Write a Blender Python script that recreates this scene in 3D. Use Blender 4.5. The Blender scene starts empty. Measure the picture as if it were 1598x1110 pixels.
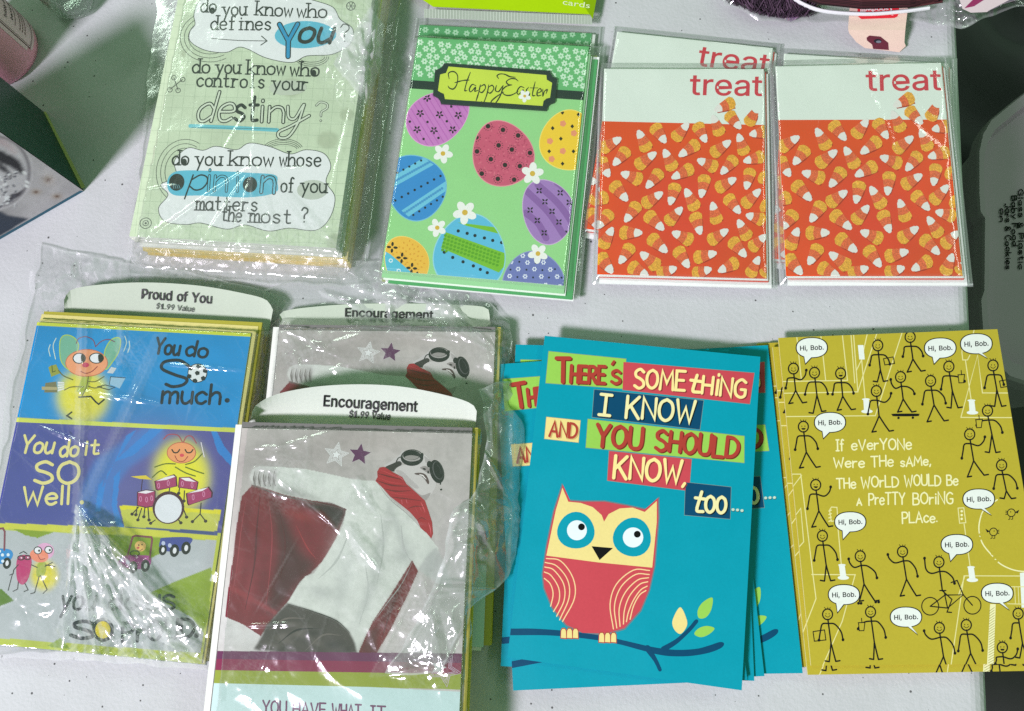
import bpy, math, random
import numpy as np
from mathutils import Vector, Matrix, noise as mnoise

SC = bpy.context.scene
COL = SC.collection
rad = math.radians

# ------------------------------------------------------------------ camera
HC, FPX = 0.48, 1250.0                      # camera height over the table (m), focal length in photo pixels
TILT, ROLL, YAW = rad(13.84), rad(20.19), 0.40
def rotz(v, a):
    c, s = math.cos(a), math.sin(a)
    return Vector((c*v[0]-s*v[1], s*v[0]+c*v[1], v[2]))
_R = Vector((1, 0, 0)); _U = Vector((0, math.cos(TILT), math.sin(TILT))); _F = Vector((0, math.sin(TILT), -math.cos(TILT)))
_c, _s = math.cos(ROLL), math.sin(ROLL)
CR = rotz(_c*_R - _s*_U, YAW); CU = rotz(_s*_R + _c*_U, YAW); CF = rotz(_F, YAW)
CAMP = Vector((0, 0, HC))
cam = bpy.data.cameras.new('camera'); camo = bpy.data.objects.new('camera', cam); COL.objects.link(camo)
M = Matrix.Identity(4)
for i in range(3):
    M[i][0], M[i][1], M[i][2], M[i][3] = CR[i], CU[i], -CF[i], CAMP[i]
camo.matrix_world = M
cam.sensor_fit = 'HORIZONTAL'; cam.sensor_width = 36; cam.lens = 36*FPX/1598
cam.clip_start = 0.01; cam.clip_end = 50
SC.camera = camo
def at(px, py, z=0.0):
    d = CF*FPX + CR*(px-799) + CU*(555-py)
    return CAMP + d*((z-HC)/d.z)
def to_px(p):
    d = Vector(p)-CAMP; w = d.dot(CF)
    return (799+FPX*d.dot(CR)/w, 555-FPX*d.dot(CU)/w)

# ------------------------------------------------------------------ light
w = bpy.data.worlds.new('World'); SC.world = w; w.use_nodes = True
bg = w.node_tree.nodes['Background']
bg.inputs[0].default_value = (0.42, 0.97, 0.44, 1); bg.inputs[1].default_value = 0.235
def area(name, pos, target, sx, sy, power, col):
    l = bpy.data.lights.new(name, 'AREA'); l.shape = 'RECTANGLE'; l.size = sx; l.size_y = sy
    l.energy = power; l.color = col
    o = bpy.data.objects.new(name, l); COL.objects.link(o)
    o.location = pos; o.rotation_euler = (Vector(target)-Vector(pos)).to_track_quat('-Z', 'Y').to_euler()
    return o
_ld = (at(500, 860, 0)-at(1100, 330, 0)).normalized()      # horizontal direction towards the key lamp
LAMP_FROM = _ld
area('ceiling_lamp_key', _ld*2.7 + Vector((0, 0, 2.7)), (0, 0, 0), 0.60, 0.60, 196, (1.0, 0.90, 1.05))
_px = Vector((-_ld.y, _ld.x, 0))
area('fill_lamp_far', _px*1.6 - _ld*0.9 + Vector((0, 0, 2.1)), (0, 0, 0), 1.2, 0.16, 5, (0.78, 1.0, 0.80))  # added fill strip: weak green light and glints on the film
area('fill_lamp_side', -_px*2.8 + _ld*0.1 + Vector((0, 0, 2.15)), (0, 0, 0), 1.2, 0.22, 11, (0.80, 1.0, 0.82))  # also added, placed to throw glints onto the wrinkled bags
area('fill_lamp_back', -_ld*2.2 + _px*0.2 + Vector((0, 0, 2.0)), (0, 0, 0), 1.2, 0.16, 5, (0.82, 1.0, 0.86))  # third added strip, fills from opposite the key lamp
vs = SC.view_settings
vs.view_transform = 'Standard'; vs.look = 'None'; vs.exposure = 0.0; vs.gamma = 1.0; vs.use_curve_mapping = False
SC.render.engine = 'CYCLES'
SC.cycles.max_bounces = 14; SC.cycles.transparent_max_bounces = 40; SC.cycles.diffuse_bounces = 3
SC.cycles.glossy_bounces = 4; SC.cycles.transmission_bounces = 8
SC.cycles.caustics_reflective = False; SC.cycles.caustics_refractive = False
SC.cycles.use_denoising = False

# ------------------------------------------------------------------ colours and materials
def lin(c): return c/12.92 if c <= .04045 else ((c+.055)/1.055)**2.4
def S(r, g, b): return (lin(r/255), lin(g/255), lin(b/255))
def new_mat(name):
    m = bpy.data.materials.new(name); m.use_nodes = True
    nt = m.node_tree; b = nt.nodes['Principled BSDF']
    return m, nt, b
def nd(nt, t, **kw):
    n = nt.nodes.new(t)
    for k, v in kw.items():
        if k.startswith('i_'): n.inputs[k[2:].replace('_', ' ')].default_value = v
        else: setattr(n, k, v)
    return n
def ink_mat(name, rough, grain=0.05, bump=0.05, scale=900, coat=0.0, spec=0.5, glitter=False):
    m, nt, b = new_mat(name); L = nt.links.new
    a = nd(nt, 'ShaderNodeAttribute', attribute_name='ink')
    tc = nd(nt, 'ShaderNodeTexCoord')
    n1 = nd(nt, 'ShaderNodeTexNoise', i_Scale=scale, i_Detail=4.0); L(tc.outputs['Object'], n1.inputs['Vector'])
    n2 = nd(nt, 'ShaderNodeTexNoise', i_Scale=45.0, i_Detail=3.0); L(tc.outputs['Object'], n2.inputs['Vector'])
    mr = nd(nt, 'ShaderNodeMapRange'); mr.inputs[3].default_value = 1-grain*1.6; mr.inputs[4].default_value = 1+grain*1.6
    L(n1.outputs[0], mr.inputs[0])
    mr2 = nd(nt, 'ShaderNodeMapRange'); mr2.inputs[3].default_value = 1-grain; mr2.inputs[4].default_value = 1+grain
    L(n2.outputs[0], mr2.inputs[0])
    mu = nd(nt, 'ShaderNodeMath', operation='MULTIPLY'); L(mr.outputs[0], mu.inputs[0]); L(mr2.outputs[0], mu.inputs[1])
    vm = nd(nt, 'ShaderNodeVectorMath', operation='SCALE'); L(a.outputs['Color'], vm.inputs[0]); L(mu.outputs[0], vm.inputs['Scale'])
    out = vm.outputs[0]
    if glitter:
        vo = nd(nt, 'ShaderNodeTexVoronoi', i_Scale=1500.0); L(tc.outputs['Object'], vo.inputs['Vector'])
        g = nd(nt, 'ShaderNodeMapRange'); g.inputs[1].default_value = 0.0; g.inputs[2].default_value = 1.0
        g.inputs[3].default_value = 0.84; g.inputs[4].default_value = 1.25
        sx = nd(nt, 'ShaderNodeSeparateXYZ'); L(vo.outputs['Color'], sx.inputs[0]); L(sx.outputs[0], g.inputs[0])
        v2 = nd(nt, 'ShaderNodeVectorMath', operation='SCALE'); L(out, v2.inputs[0]); L(g.outputs[0], v2.inputs['Scale'])
        out = v2.outputs[0]
        nm = nd(nt, 'ShaderNodeBump', i_Strength=0.9, i_Distance=0.0006)
        L(sx.outputs[1], nm.inputs['Height']); L(nm.outputs[0], b.inputs['Normal'])
    else:
        wvn = nd(nt, 'ShaderNodeTexNoise', i_Scale=14.0, i_Detail=1.0); L(tc.outputs['Object'], wvn.inputs['Vector'])
        wb = nd(nt, 'ShaderNodeBump', i_Strength=0.25, i_Distance=0.006); L(wvn.outputs[0], wb.inputs['Height'])
        nm = nd(nt, 'ShaderNodeBump', i_Strength=bump, i_Distance=0.0004); L(wb.outputs[0], nm.inputs['Normal'])
        L(n1.outputs[0], nm.inputs['Height']); L(nm.outputs[0], b.inputs['Normal'])
    L(out, b.inputs['Base Color'])
    rr = nd(nt, 'ShaderNodeMapRange'); rr.inputs[3].default_value = rough-.06; rr.inputs[4].default_value = rough+.08
    L(n2.outputs[0], rr.inputs[0]); L(rr.outputs[0], b.inputs['Roughness'])
    b.inputs['Coat Weight'].default_value = coat; b.inputs['Coat Roughness'].default_value = 0.25
    b.inputs['Specular IOR Level'].default_value = spec
    return m
M_INK = ink_mat('printed card stock', 0.42, grain=0.045, spec=0.22)
M_MATTE = ink_mat('uncoated paper', 0.75, grain=0.05, bump=0.15, spec=0.2)
M_GLIT = ink_mat('glitter print', 0.35, grain=0.05, glitter=True)
M_PHOTO = ink_mat('photo print', 0.4, grain=0.07)

def plain_mat(name, col, rough, bump=0.0, bscale=300.0, var=0.08, vscale=20.0, spec=0.5, metal=0.0):
    m, nt, b = new_mat(name); L = nt.links.new
    tc = nd(nt, 'ShaderNodeTexCoord')
    n = nd(nt, 'ShaderNodeTexNoise', i_Scale=vscale, i_Detail=5.0); L(tc.outputs['Object'], n.inputs['Vector'])
    mr = nd(nt, 'ShaderNodeMapRange'); mr.inputs[3].default_value = 1-var*1.5; mr.inputs[4].default_value = 1+var*1.5
    L(n.outputs[0], mr.inputs[0])
    vm = nd(nt, 'ShaderNodeVectorMath', operation='SCALE'); vm.inputs[0].default_value = col
    L(mr.outputs[0], vm.inputs['Scale']); L(vm.outputs[0], b.inputs['Base Color'])
    b.inputs['Roughness'].default_value = rough; b.inputs['Specular IOR Level'].default_value = spec; b.inputs['Metallic'].default_value = metal
    if bump:
        n2 = nd(nt, 'ShaderNodeTexNoise', i_Scale=bscale, i_Detail=3.0); L(tc.outputs['Object'], n2.inputs['Vector'])
        bm_ = nd(nt, 'ShaderNodeBump', i_Strength=bump, i_Distance=0.001); L(n2.outputs[0], bm_.inputs['Height']); L(bm_.outputs[0], b.inputs['Normal'])
    return m

def film_mat(name, haze=0.045, refl=0.11, rough=0.13, tint=(0.98, 0.99, 0.985)):
    m = bpy.data.materials.new(name); m.use_nodes = True; nt = m.node_tree; nt.nodes.clear(); L = nt.links.new
    out = nd(nt, 'ShaderNodeOutputMaterial')
    tr = nd(nt, 'ShaderNodeBsdfTransparent'); tr.inputs[0].default_value = (*tint, 1)
    gl = nd(nt, 'ShaderNodeBsdfGlossy', i_Roughness=rough); gl.inputs[0].default_value = (1, 1, 1, 1)
    df = nd(nt, 'ShaderNodeBsdfDiffuse'); df.inputs[0].default_value = (0.85, 0.87, 0.87, 1)
    tl = nd(nt, 'ShaderNodeBsdfTranslucent'); tl.inputs[0].default_value = (0.85, 0.87, 0.87, 1)
    md = nd(nt, 'ShaderNodeMixShader'); md.inputs[0].default_value = 0.4; L(df.outputs[0], md.inputs[1]); L(tl.outputs[0], md.inputs[2])
    lw = nd(nt, 'ShaderNodeLayerWeight', i_Blend=0.5)
    p = nd(nt, 'ShaderNodeMath', operation='POWER'); L(lw.outputs['Facing'], p.inputs[0]); p.inputs[1].default_value = 4.0
    f = nd(nt, 'ShaderNodeMath', operation='MULTIPLY_ADD'); L(p.outputs[0], f.inputs[0]); f.inputs[1].default_value = 0.8; f.inputs[2].default_value = refl
    # fine crinkle in the film itself
    tc = nd(nt, 'ShaderNodeTexCoord'); nz = nd(nt, 'ShaderNodeTexNoise', i_Scale=160.0, i_Detail=3.0); L(tc.outputs['Object'], nz.inputs['Vector'])
    bp = nd(nt, 'ShaderNodeBump', i_Strength=0.12, i_Distance=0.0012); L(nz.outputs[0], bp.inputs['Height']); L(bp.outputs[0], gl.inputs['Normal'])
    at_ = nd(nt, 'ShaderNodeAttribute', attribute_name='haze')
    h = nd(nt, 'ShaderNodeMath', operation='ADD'); h.use_clamp = True; L(at_.outputs['Fac'], h.inputs[0]); h.inputs[1].default_value = haze
    m1 = nd(nt, 'ShaderNodeMixShader'); L(h.outputs[0], m1.inputs[0]); L(tr.outputs[0], m1.inputs[1]); L(md.outputs[0], m1.inputs[2])
    m2 = nd(nt, 'ShaderNodeMixShader'); L(f.outputs[0], m2.inputs[0]); L(m1.outputs[0], m2.inputs[1]); L(gl.outputs[0], m2.inputs[2])
    L(m2.outputs[0], out.inputs[0])
    return m
M_FILM = film_mat('thin clear film')
M_SLEEVE = film_mat('clear sleeve', haze=0.025, refl=0.075, rough=0.10)
M_CLEAR = film_mat('clear plastic', haze=0.09, refl=0.06, rough=0.05, tint=(0.93, 0.96, 0.94))

# ------------------------------------------------------------------ objects
def tag(o, label=None, cat=None, group=None, kind=None):
    if label: o['label'] = label
    if cat: o['category'] = cat
    if group: o['group'] = group
    if kind: o['kind'] = kind
    return o
def empty(name, loc=(0, 0, 0), rz=0.0):
    o = bpy.data.objects.new(name, None); COL.objects.link(o); o.location = loc; o.rotation_euler = (0, 0, rz)
    o.empty_display_size = 0.01
    return o
def mesh_obj(name, verts, faces, mats, parent=None, cols=None, mi=None, smooth=False, loc=None, rz=None, haze=None):
    me = bpy.data.meshes.new(name)
    me.from_pydata([tuple(v) for v in verts], [], faces)
    for m in (mats if isinstance(mats, (list, tuple)) else [mats]): me.materials.append(m)
    if mi is not None: me.polygons.foreach_set('material_index', mi)
    if smooth: me.polygons.foreach_set('use_smooth', [True]*len(me.polygons))
    if cols is not None:
        a = me.color_attributes.new('ink', 'FLOAT_COLOR', 'CORNER')
        a.data.foreach_set('color', np.asarray(cols, dtype=np.float32).ravel())
    if haze is not None:
        a = me.attributes.new('haze', 'FLOAT', 'POINT'); a.data.foreach_set('value', np.asarray(haze, dtype=np.float32))
    me.update()
    o = bpy.data.objects.new(name, me); COL.objects.link(o)
    if parent: o.parent = parent
    if loc is not None: o.location = loc
    if rz is not None: o.rotation_euler = (0, 0, rz)
    return o
class MB:
    """collects faces with a colour and a material slot each, links them as ONE mesh object"""
    def __init__(self): self.v, self.f, self.c, self.m = [], [], [], []
    def face(self, pts, col, mat=0):
        n = len(self.v); self.v += [tuple(p) for p in pts]; self.f.append(list(range(n, n+len(pts))))
        if len(col) == 3 and not hasattr(col[0], '__len__'): self.c += [(*col, 1.0)]*len(pts)
        else: self.c += [(*q, 1.0) for q in col]
        self.m.append(mat)
    def grid(self, P, cols, mat=0):
        """P: (ny,nx,3) points; cols (ny,nx,3)"""
        ny, nx = P.shape[:2]; n = len(self.v)
        self.v += [tuple(p) for p in P.reshape(-1, 3)]
        cc = cols.reshape(-1, 3)
        for j in range(ny-1):
            for i in range(nx-1):
                a = j*nx+i; q = (a, a+nx, a+nx+1, a+1)
                self.f.append([n+k for k in q]); self.c += [(*cc[k], 1.0) for k in q]; self.m.append(mat)
    def box(self, x0, x1, y0, y1, z0, z1, col, mat=0, top=True, bottom=True):
        p = [(x0, y0), (x1, y0), (x1, y1), (x0, y1)]
        if top: self.face([(x, y, z1) for x, y in p], col, mat)
        if bottom: self.face([(x, y, z0) for x, y in reversed(p)], col, mat)
        for i in range(4):
            a, b = p[i], p[(i+1) % 4]
            self.face([(*a, z0), (*b, z0), (*b, z1), (*a, z1)], col, mat)
    def build(self, name, mats, parent=None, loc=None, rz=None, smooth=False):
        return mesh_obj(name, self.v, self.f, mats, parent, self.c, self.m, smooth, loc, rz)

def rectfit(quad, z):
    P = [at(x, y, z) for x, y in quad]; TL, TR, BR, BL = P
    c = (TL+TR+BR+BL)/4
    ex = ((TR-TL)+(BR-BL))/2; ey = ((TL-BL)+(TR-BR))/2
    ang = (math.atan2(ex.y, ex.x)*1.0 + math.atan2(-ey.x, ey.y))/2
    return c, ang, ex.length, ey.length
def homog(src, dst):
    A, b = [], []
    for (x, y), (u, v) in zip(src, dst):
        A += [[x, y, 1, 0, 0, 0, -u*x, -u*y], [0, 0, 0, x, y, 1, -v*x, -v*y]]; b += [u, v]
    return np.append(np.linalg.solve(np.array(A, float), np.array(b, float)), 1).reshape(3, 3)
def happly(H, P):
    P = np.asarray(P, float); q = np.c_[P, np.ones(len(P))] @ H.T
    return q[:, :2]/q[:, 2:3]
def smooth_pts(P, closed=False, n=6):
    P = np.asarray(P, float)
    if len(P) < 3: return P
    if closed: Q = np.vstack([P[-1], P, P[0], P[1]])
    else: Q = np.vstack([2*P[0]-P[1], P, 2*P[-1]-P[-2]])
    out = []
    t = np.linspace(0, 1, n, endpoint=False)[:, None]
    for i in range(1, len(Q)-2):
        a, b, c, d = Q[i-1], Q[i], Q[i+1], Q[i+2]
        out.append(.5*((2*b)+(-a+c)*t+(2*a-5*b+4*c-d)*t*t+(-a+3*b-3*c+d)*t**3))
    out = np.vstack(out)
    if not closed: out = np.vstack([out, P[-1]])
    return out
def clip_rect(poly, x0, x1, y0, y1):
    P = [tuple(p) for p in poly]
    for ax, lim, sg in ((0, x0, 1), (0, x1, -1), (1, y0, 1), (1, y1, -1)):
        if not P: return []
        out = []
        for i in range(len(P)):
            a, b = P[i-1], P[i]
            da, db = sg*(a[ax]-lim), sg*(b[ax]-lim)
            if (da >= 0) != (db >= 0):
                t = da/(da-db); out.append((a[0]+t*(b[0]-a[0]), a[1]+t*(b[1]-a[1])))
            if db >= 0: out.append(b)
        P = out
    return P

def clip_convex(poly, K):
    P = [tuple(p) for p in poly]
    for i in range(len(K)):
        a, b = K[i-1], K[i]; out = []
        f = lambda p: (b[0]-a[0])*(p[1]-a[1])-(b[1]-a[1])*(p[0]-a[0])
        for k in range(len(P)):
            p, q = P[k-1], P[k]; dp, dq = f(p), f(q)
            if (dp >= 0) != (dq >= 0): t = dp/(dp-dq); out.append((p[0]+t*(q[0]-p[0]), p[1]+t*(q[1]-p[1])))
            if dq >= 0: out.append(q)
        P = out
        if len(P) < 3: return []
    return P

class Art(MB):
    """flat printed artwork on a rectangle w x h (local metres, centred), traced in photo pixels"""
    LZ = 14e-6
    def __init__(self, quad, w, h, z0, rect=None):
        super().__init__()
        self.H = homog(quad, [(-w/2, h/2), (w/2, h/2), (w/2, -h/2), (-w/2, -h/2)])
        self.w, self.h, self.z0 = w, h, z0
        self.lim = (-w/2, w/2, -h/2, h/2)
        self.o, self.s = (0, 0), 1.0; self.clip = None
        self.n = 0
    def space(self, ox, oy, s): self.o, self.s = (ox, oy), s; return self
    def loc(self, P):
        P = np.asarray(P, float); return happly(self.H, P/self.s + np.array(self.o))
    def z(self, L):
        self.n += 1
        return self.z0 + L*self.LZ + (self.n % 9)*1e-6
    def emit(self, Q, z, col, mat):
        Q = np.asarray(Q)
        if self.clip is not None:
            Q = clip_convex(Q, self.clip)
            if len(Q) < 3: return
            Q = np.asarray(Q)
        x0, x1, y0, y1 = self.lim
        if Q[:, 0].min() < x0 or Q[:, 0].max() > x1 or Q[:, 1].min() < y0 or Q[:, 1].max() > y1:
            Q = clip_rect(Q, *self.lim)
            if len(Q) < 3: return
        Q = np.asarray(Q)
        A = np.sum(Q[:, 0]*np.roll(Q[:, 1], -1)-Q[:, 1]*np.roll(Q[:, 0], -1))
        if abs(A) < 1e-11: return
        if A < 0: Q = Q[::-1]
        self.face([(x, y, z) for x, y in Q], col, mat)
    def poly(self, P, col, L=1, smooth=False, mat=0, n=6):
        if smooth: P = smooth_pts(P, True, n)
        self.emit(self.loc(P), self.z(L), col, mat)
    def ell(self, cx, cy, rx, ry=None, col=(0, 0, 0), L=1, rot=0.0, mat=0, n=28, wob=0.0):
        ry = ry or rx; t = np.linspace(0, 2*np.pi, n, endpoint=False)
        k = 1 + wob*np.sin(3*t+cx)
        x, y = rx*np.cos(t)*k, ry*np.sin(t)*k; c, s = math.cos(rot), math.sin(rot)
        self.poly(np.c_[cx+c*x-s*y, cy+s*x+c*y], col, L, mat=mat)
    def ring(self, cx, cy, rx, ry, wd, col, L=1, rot=0.0, t0=0, t1=360, n=32):
        t = np.radians(np.linspace(t0, t1, n)); c, s = math.cos(rot), math.sin(rot)
        x, y = rx*np.cos(t), ry*np.sin(t)
        self.stroke(np.c_[cx+c*x-s*y, cy+s*x+c*y], wd, col, L, smooth=False, caps=(t1-t0 < 359))
    def stroke(self, P, wd, col, L=1, smooth=True, taper=None, mat=0, caps=True, n=5):
        P = np.asarray(P, float)
        if smooth and len(P) > 2: P = smooth_pts(P, False, n)
        k = np.r_[True, np.abs(np.diff(P, axis=0)).sum(1) > 1e-6]; P = P[k]
        if len(P) < 2: return
        d = np.diff(P, axis=0); d /= np.linalg.norm(d, axis=1)[:, None]
        nn = np.c_[-d[:, 1], d[:, 0]]
        N = np.vstack([nn[0], nn[:-1]+nn[1:], nn[-1]])
        ln = np.linalg.norm(N, axis=1)[:, None]; N = N/np.maximum(ln, 1e-6)
        if len(P) > 2:
            cs = np.clip(np.r_[1, (nn[:-1]*N[1:-1]).sum(1), 1], .5, 1)[:, None]; N = N/cs
        r = np.full(len(P), wd/2.0)
        if taper is not None: r = r*np.interp(np.linspace(0, 1, len(P)), np.linspace(0, 1, len(taper)), taper)
        A = self.loc(P+N*r[:, None]); B = self.loc(P-N*r[:, None])
        z = self.z(L); dz = min(4e-6/len(P), 3e-7)
        for i in range(len(P)-1):
            self.emit([A[i], A[i+1], B[i+1], B[i]], z+i*dz, col, mat)
        if caps:
            for e, sg in ((0, -1), (len(P)-1, 1)):
                dd = d[0] if e == 0 else d[-1]; nv = np.array([-dd[1], dd[0]])
                t = np.linspace(-np.pi/2, np.pi/2, 6)
                C = P[e]+r[e]*(np.cos(t)[:, None]*dd*sg+np.sin(t)[:, None]*nv)
                self.emit(self.loc(C), z+e*dz, col, mat)
    # lettering made of strokes
    def text(self, s, p0, p1, cap, col, wd, L=3, style='', shear=0.0, gap=16, jitter=0.0, seed=1, second=None):
        rng = random.Random(seed); x = 0; items = []
        for ch in s:
            if ch == ' ': x += 60 if style == 'type' else 34; continue
            g = GLYPH.get(ch)
            if g is None: continue
            if style == 'type': q_ = min(1, 50/g[0]); items.append((x+(46-g[0]*q_)/2, (g[0], [(sm_, [(u_*q_, v_) for u_, v_ in pt_]) for sm_, pt_ in g[1]]))); x += 60; continue
            items.append((x, g)); x += g[0]+gap
        W = max(x-gap, 1); p0, p1 = np.array(p0, float), np.array(p1, float)
        ux = (p1-p0)/W; dv = (p1-p0)/np.linalg.norm(p1-p0); uy = np.array([dv[1], -dv[0]])*cap/100.0
        for gx, g in items:
            jy = rng.uniform(-1, 1)*jitter*10; js = 1+rng.uniform(-1, 1)*jitter*.12
            for sm, pts in g[1]:
                Q = np.array(pts, float)
                Q = np.c_[gx+Q[:, 0]+shear*Q[:, 1]*np.linalg.norm(uy)/np.linalg.norm(ux), Q[:, 1]*js+jy]
                X = p0+Q[:, :1]*ux+Q[:, 1:]*uy
                self.stroke(X, wd, col, L, smooth=sm, n=5)
                if second: self.stroke(X, second[0], second[1], L+1, smooth=sm, n=5)
                if style == 'type' and not sm:
                    for e in (0, -1):
                        v = Q[e]; hw = 13
                        if v[1] in (0, 60, 100) and abs(Q[0, 0]-Q[-1, 0]) < 30 and abs(Q[0, 1]-Q[-1, 1]) > 25:
                            a, b = p0+(v[0]-hw)*ux+v[1]*uy, p0+(v[0]+hw)*ux+v[1]*uy
                            self.stroke([a, b], wd*.8, col, L, smooth=False)
    # lettering in Blender's own typeface
    def type(self, s, p0, p1, cap, col, L=3, bold=0.0):
        V, Fc = font_mesh(s, bold)
        W = V[:, 0].max()-V[:, 0].min(); p0, p1 = np.array(p0, float), np.array(p1, float)
        dv = (p1-p0)/np.linalg.norm(p1-p0); uy = np.array([dv[1], -dv[0]])*cap
        X = p0+((V[:, :1]-V[:, 0].min())/W)*(p1-p0)+V[:, 1:2]*uy
        Q = self.loc(X); z = self.z(L)
        for i, f in enumerate(Fc): self.emit(Q[list(f)], z+(i % 17)*3.5e-7, col, 0)
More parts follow.
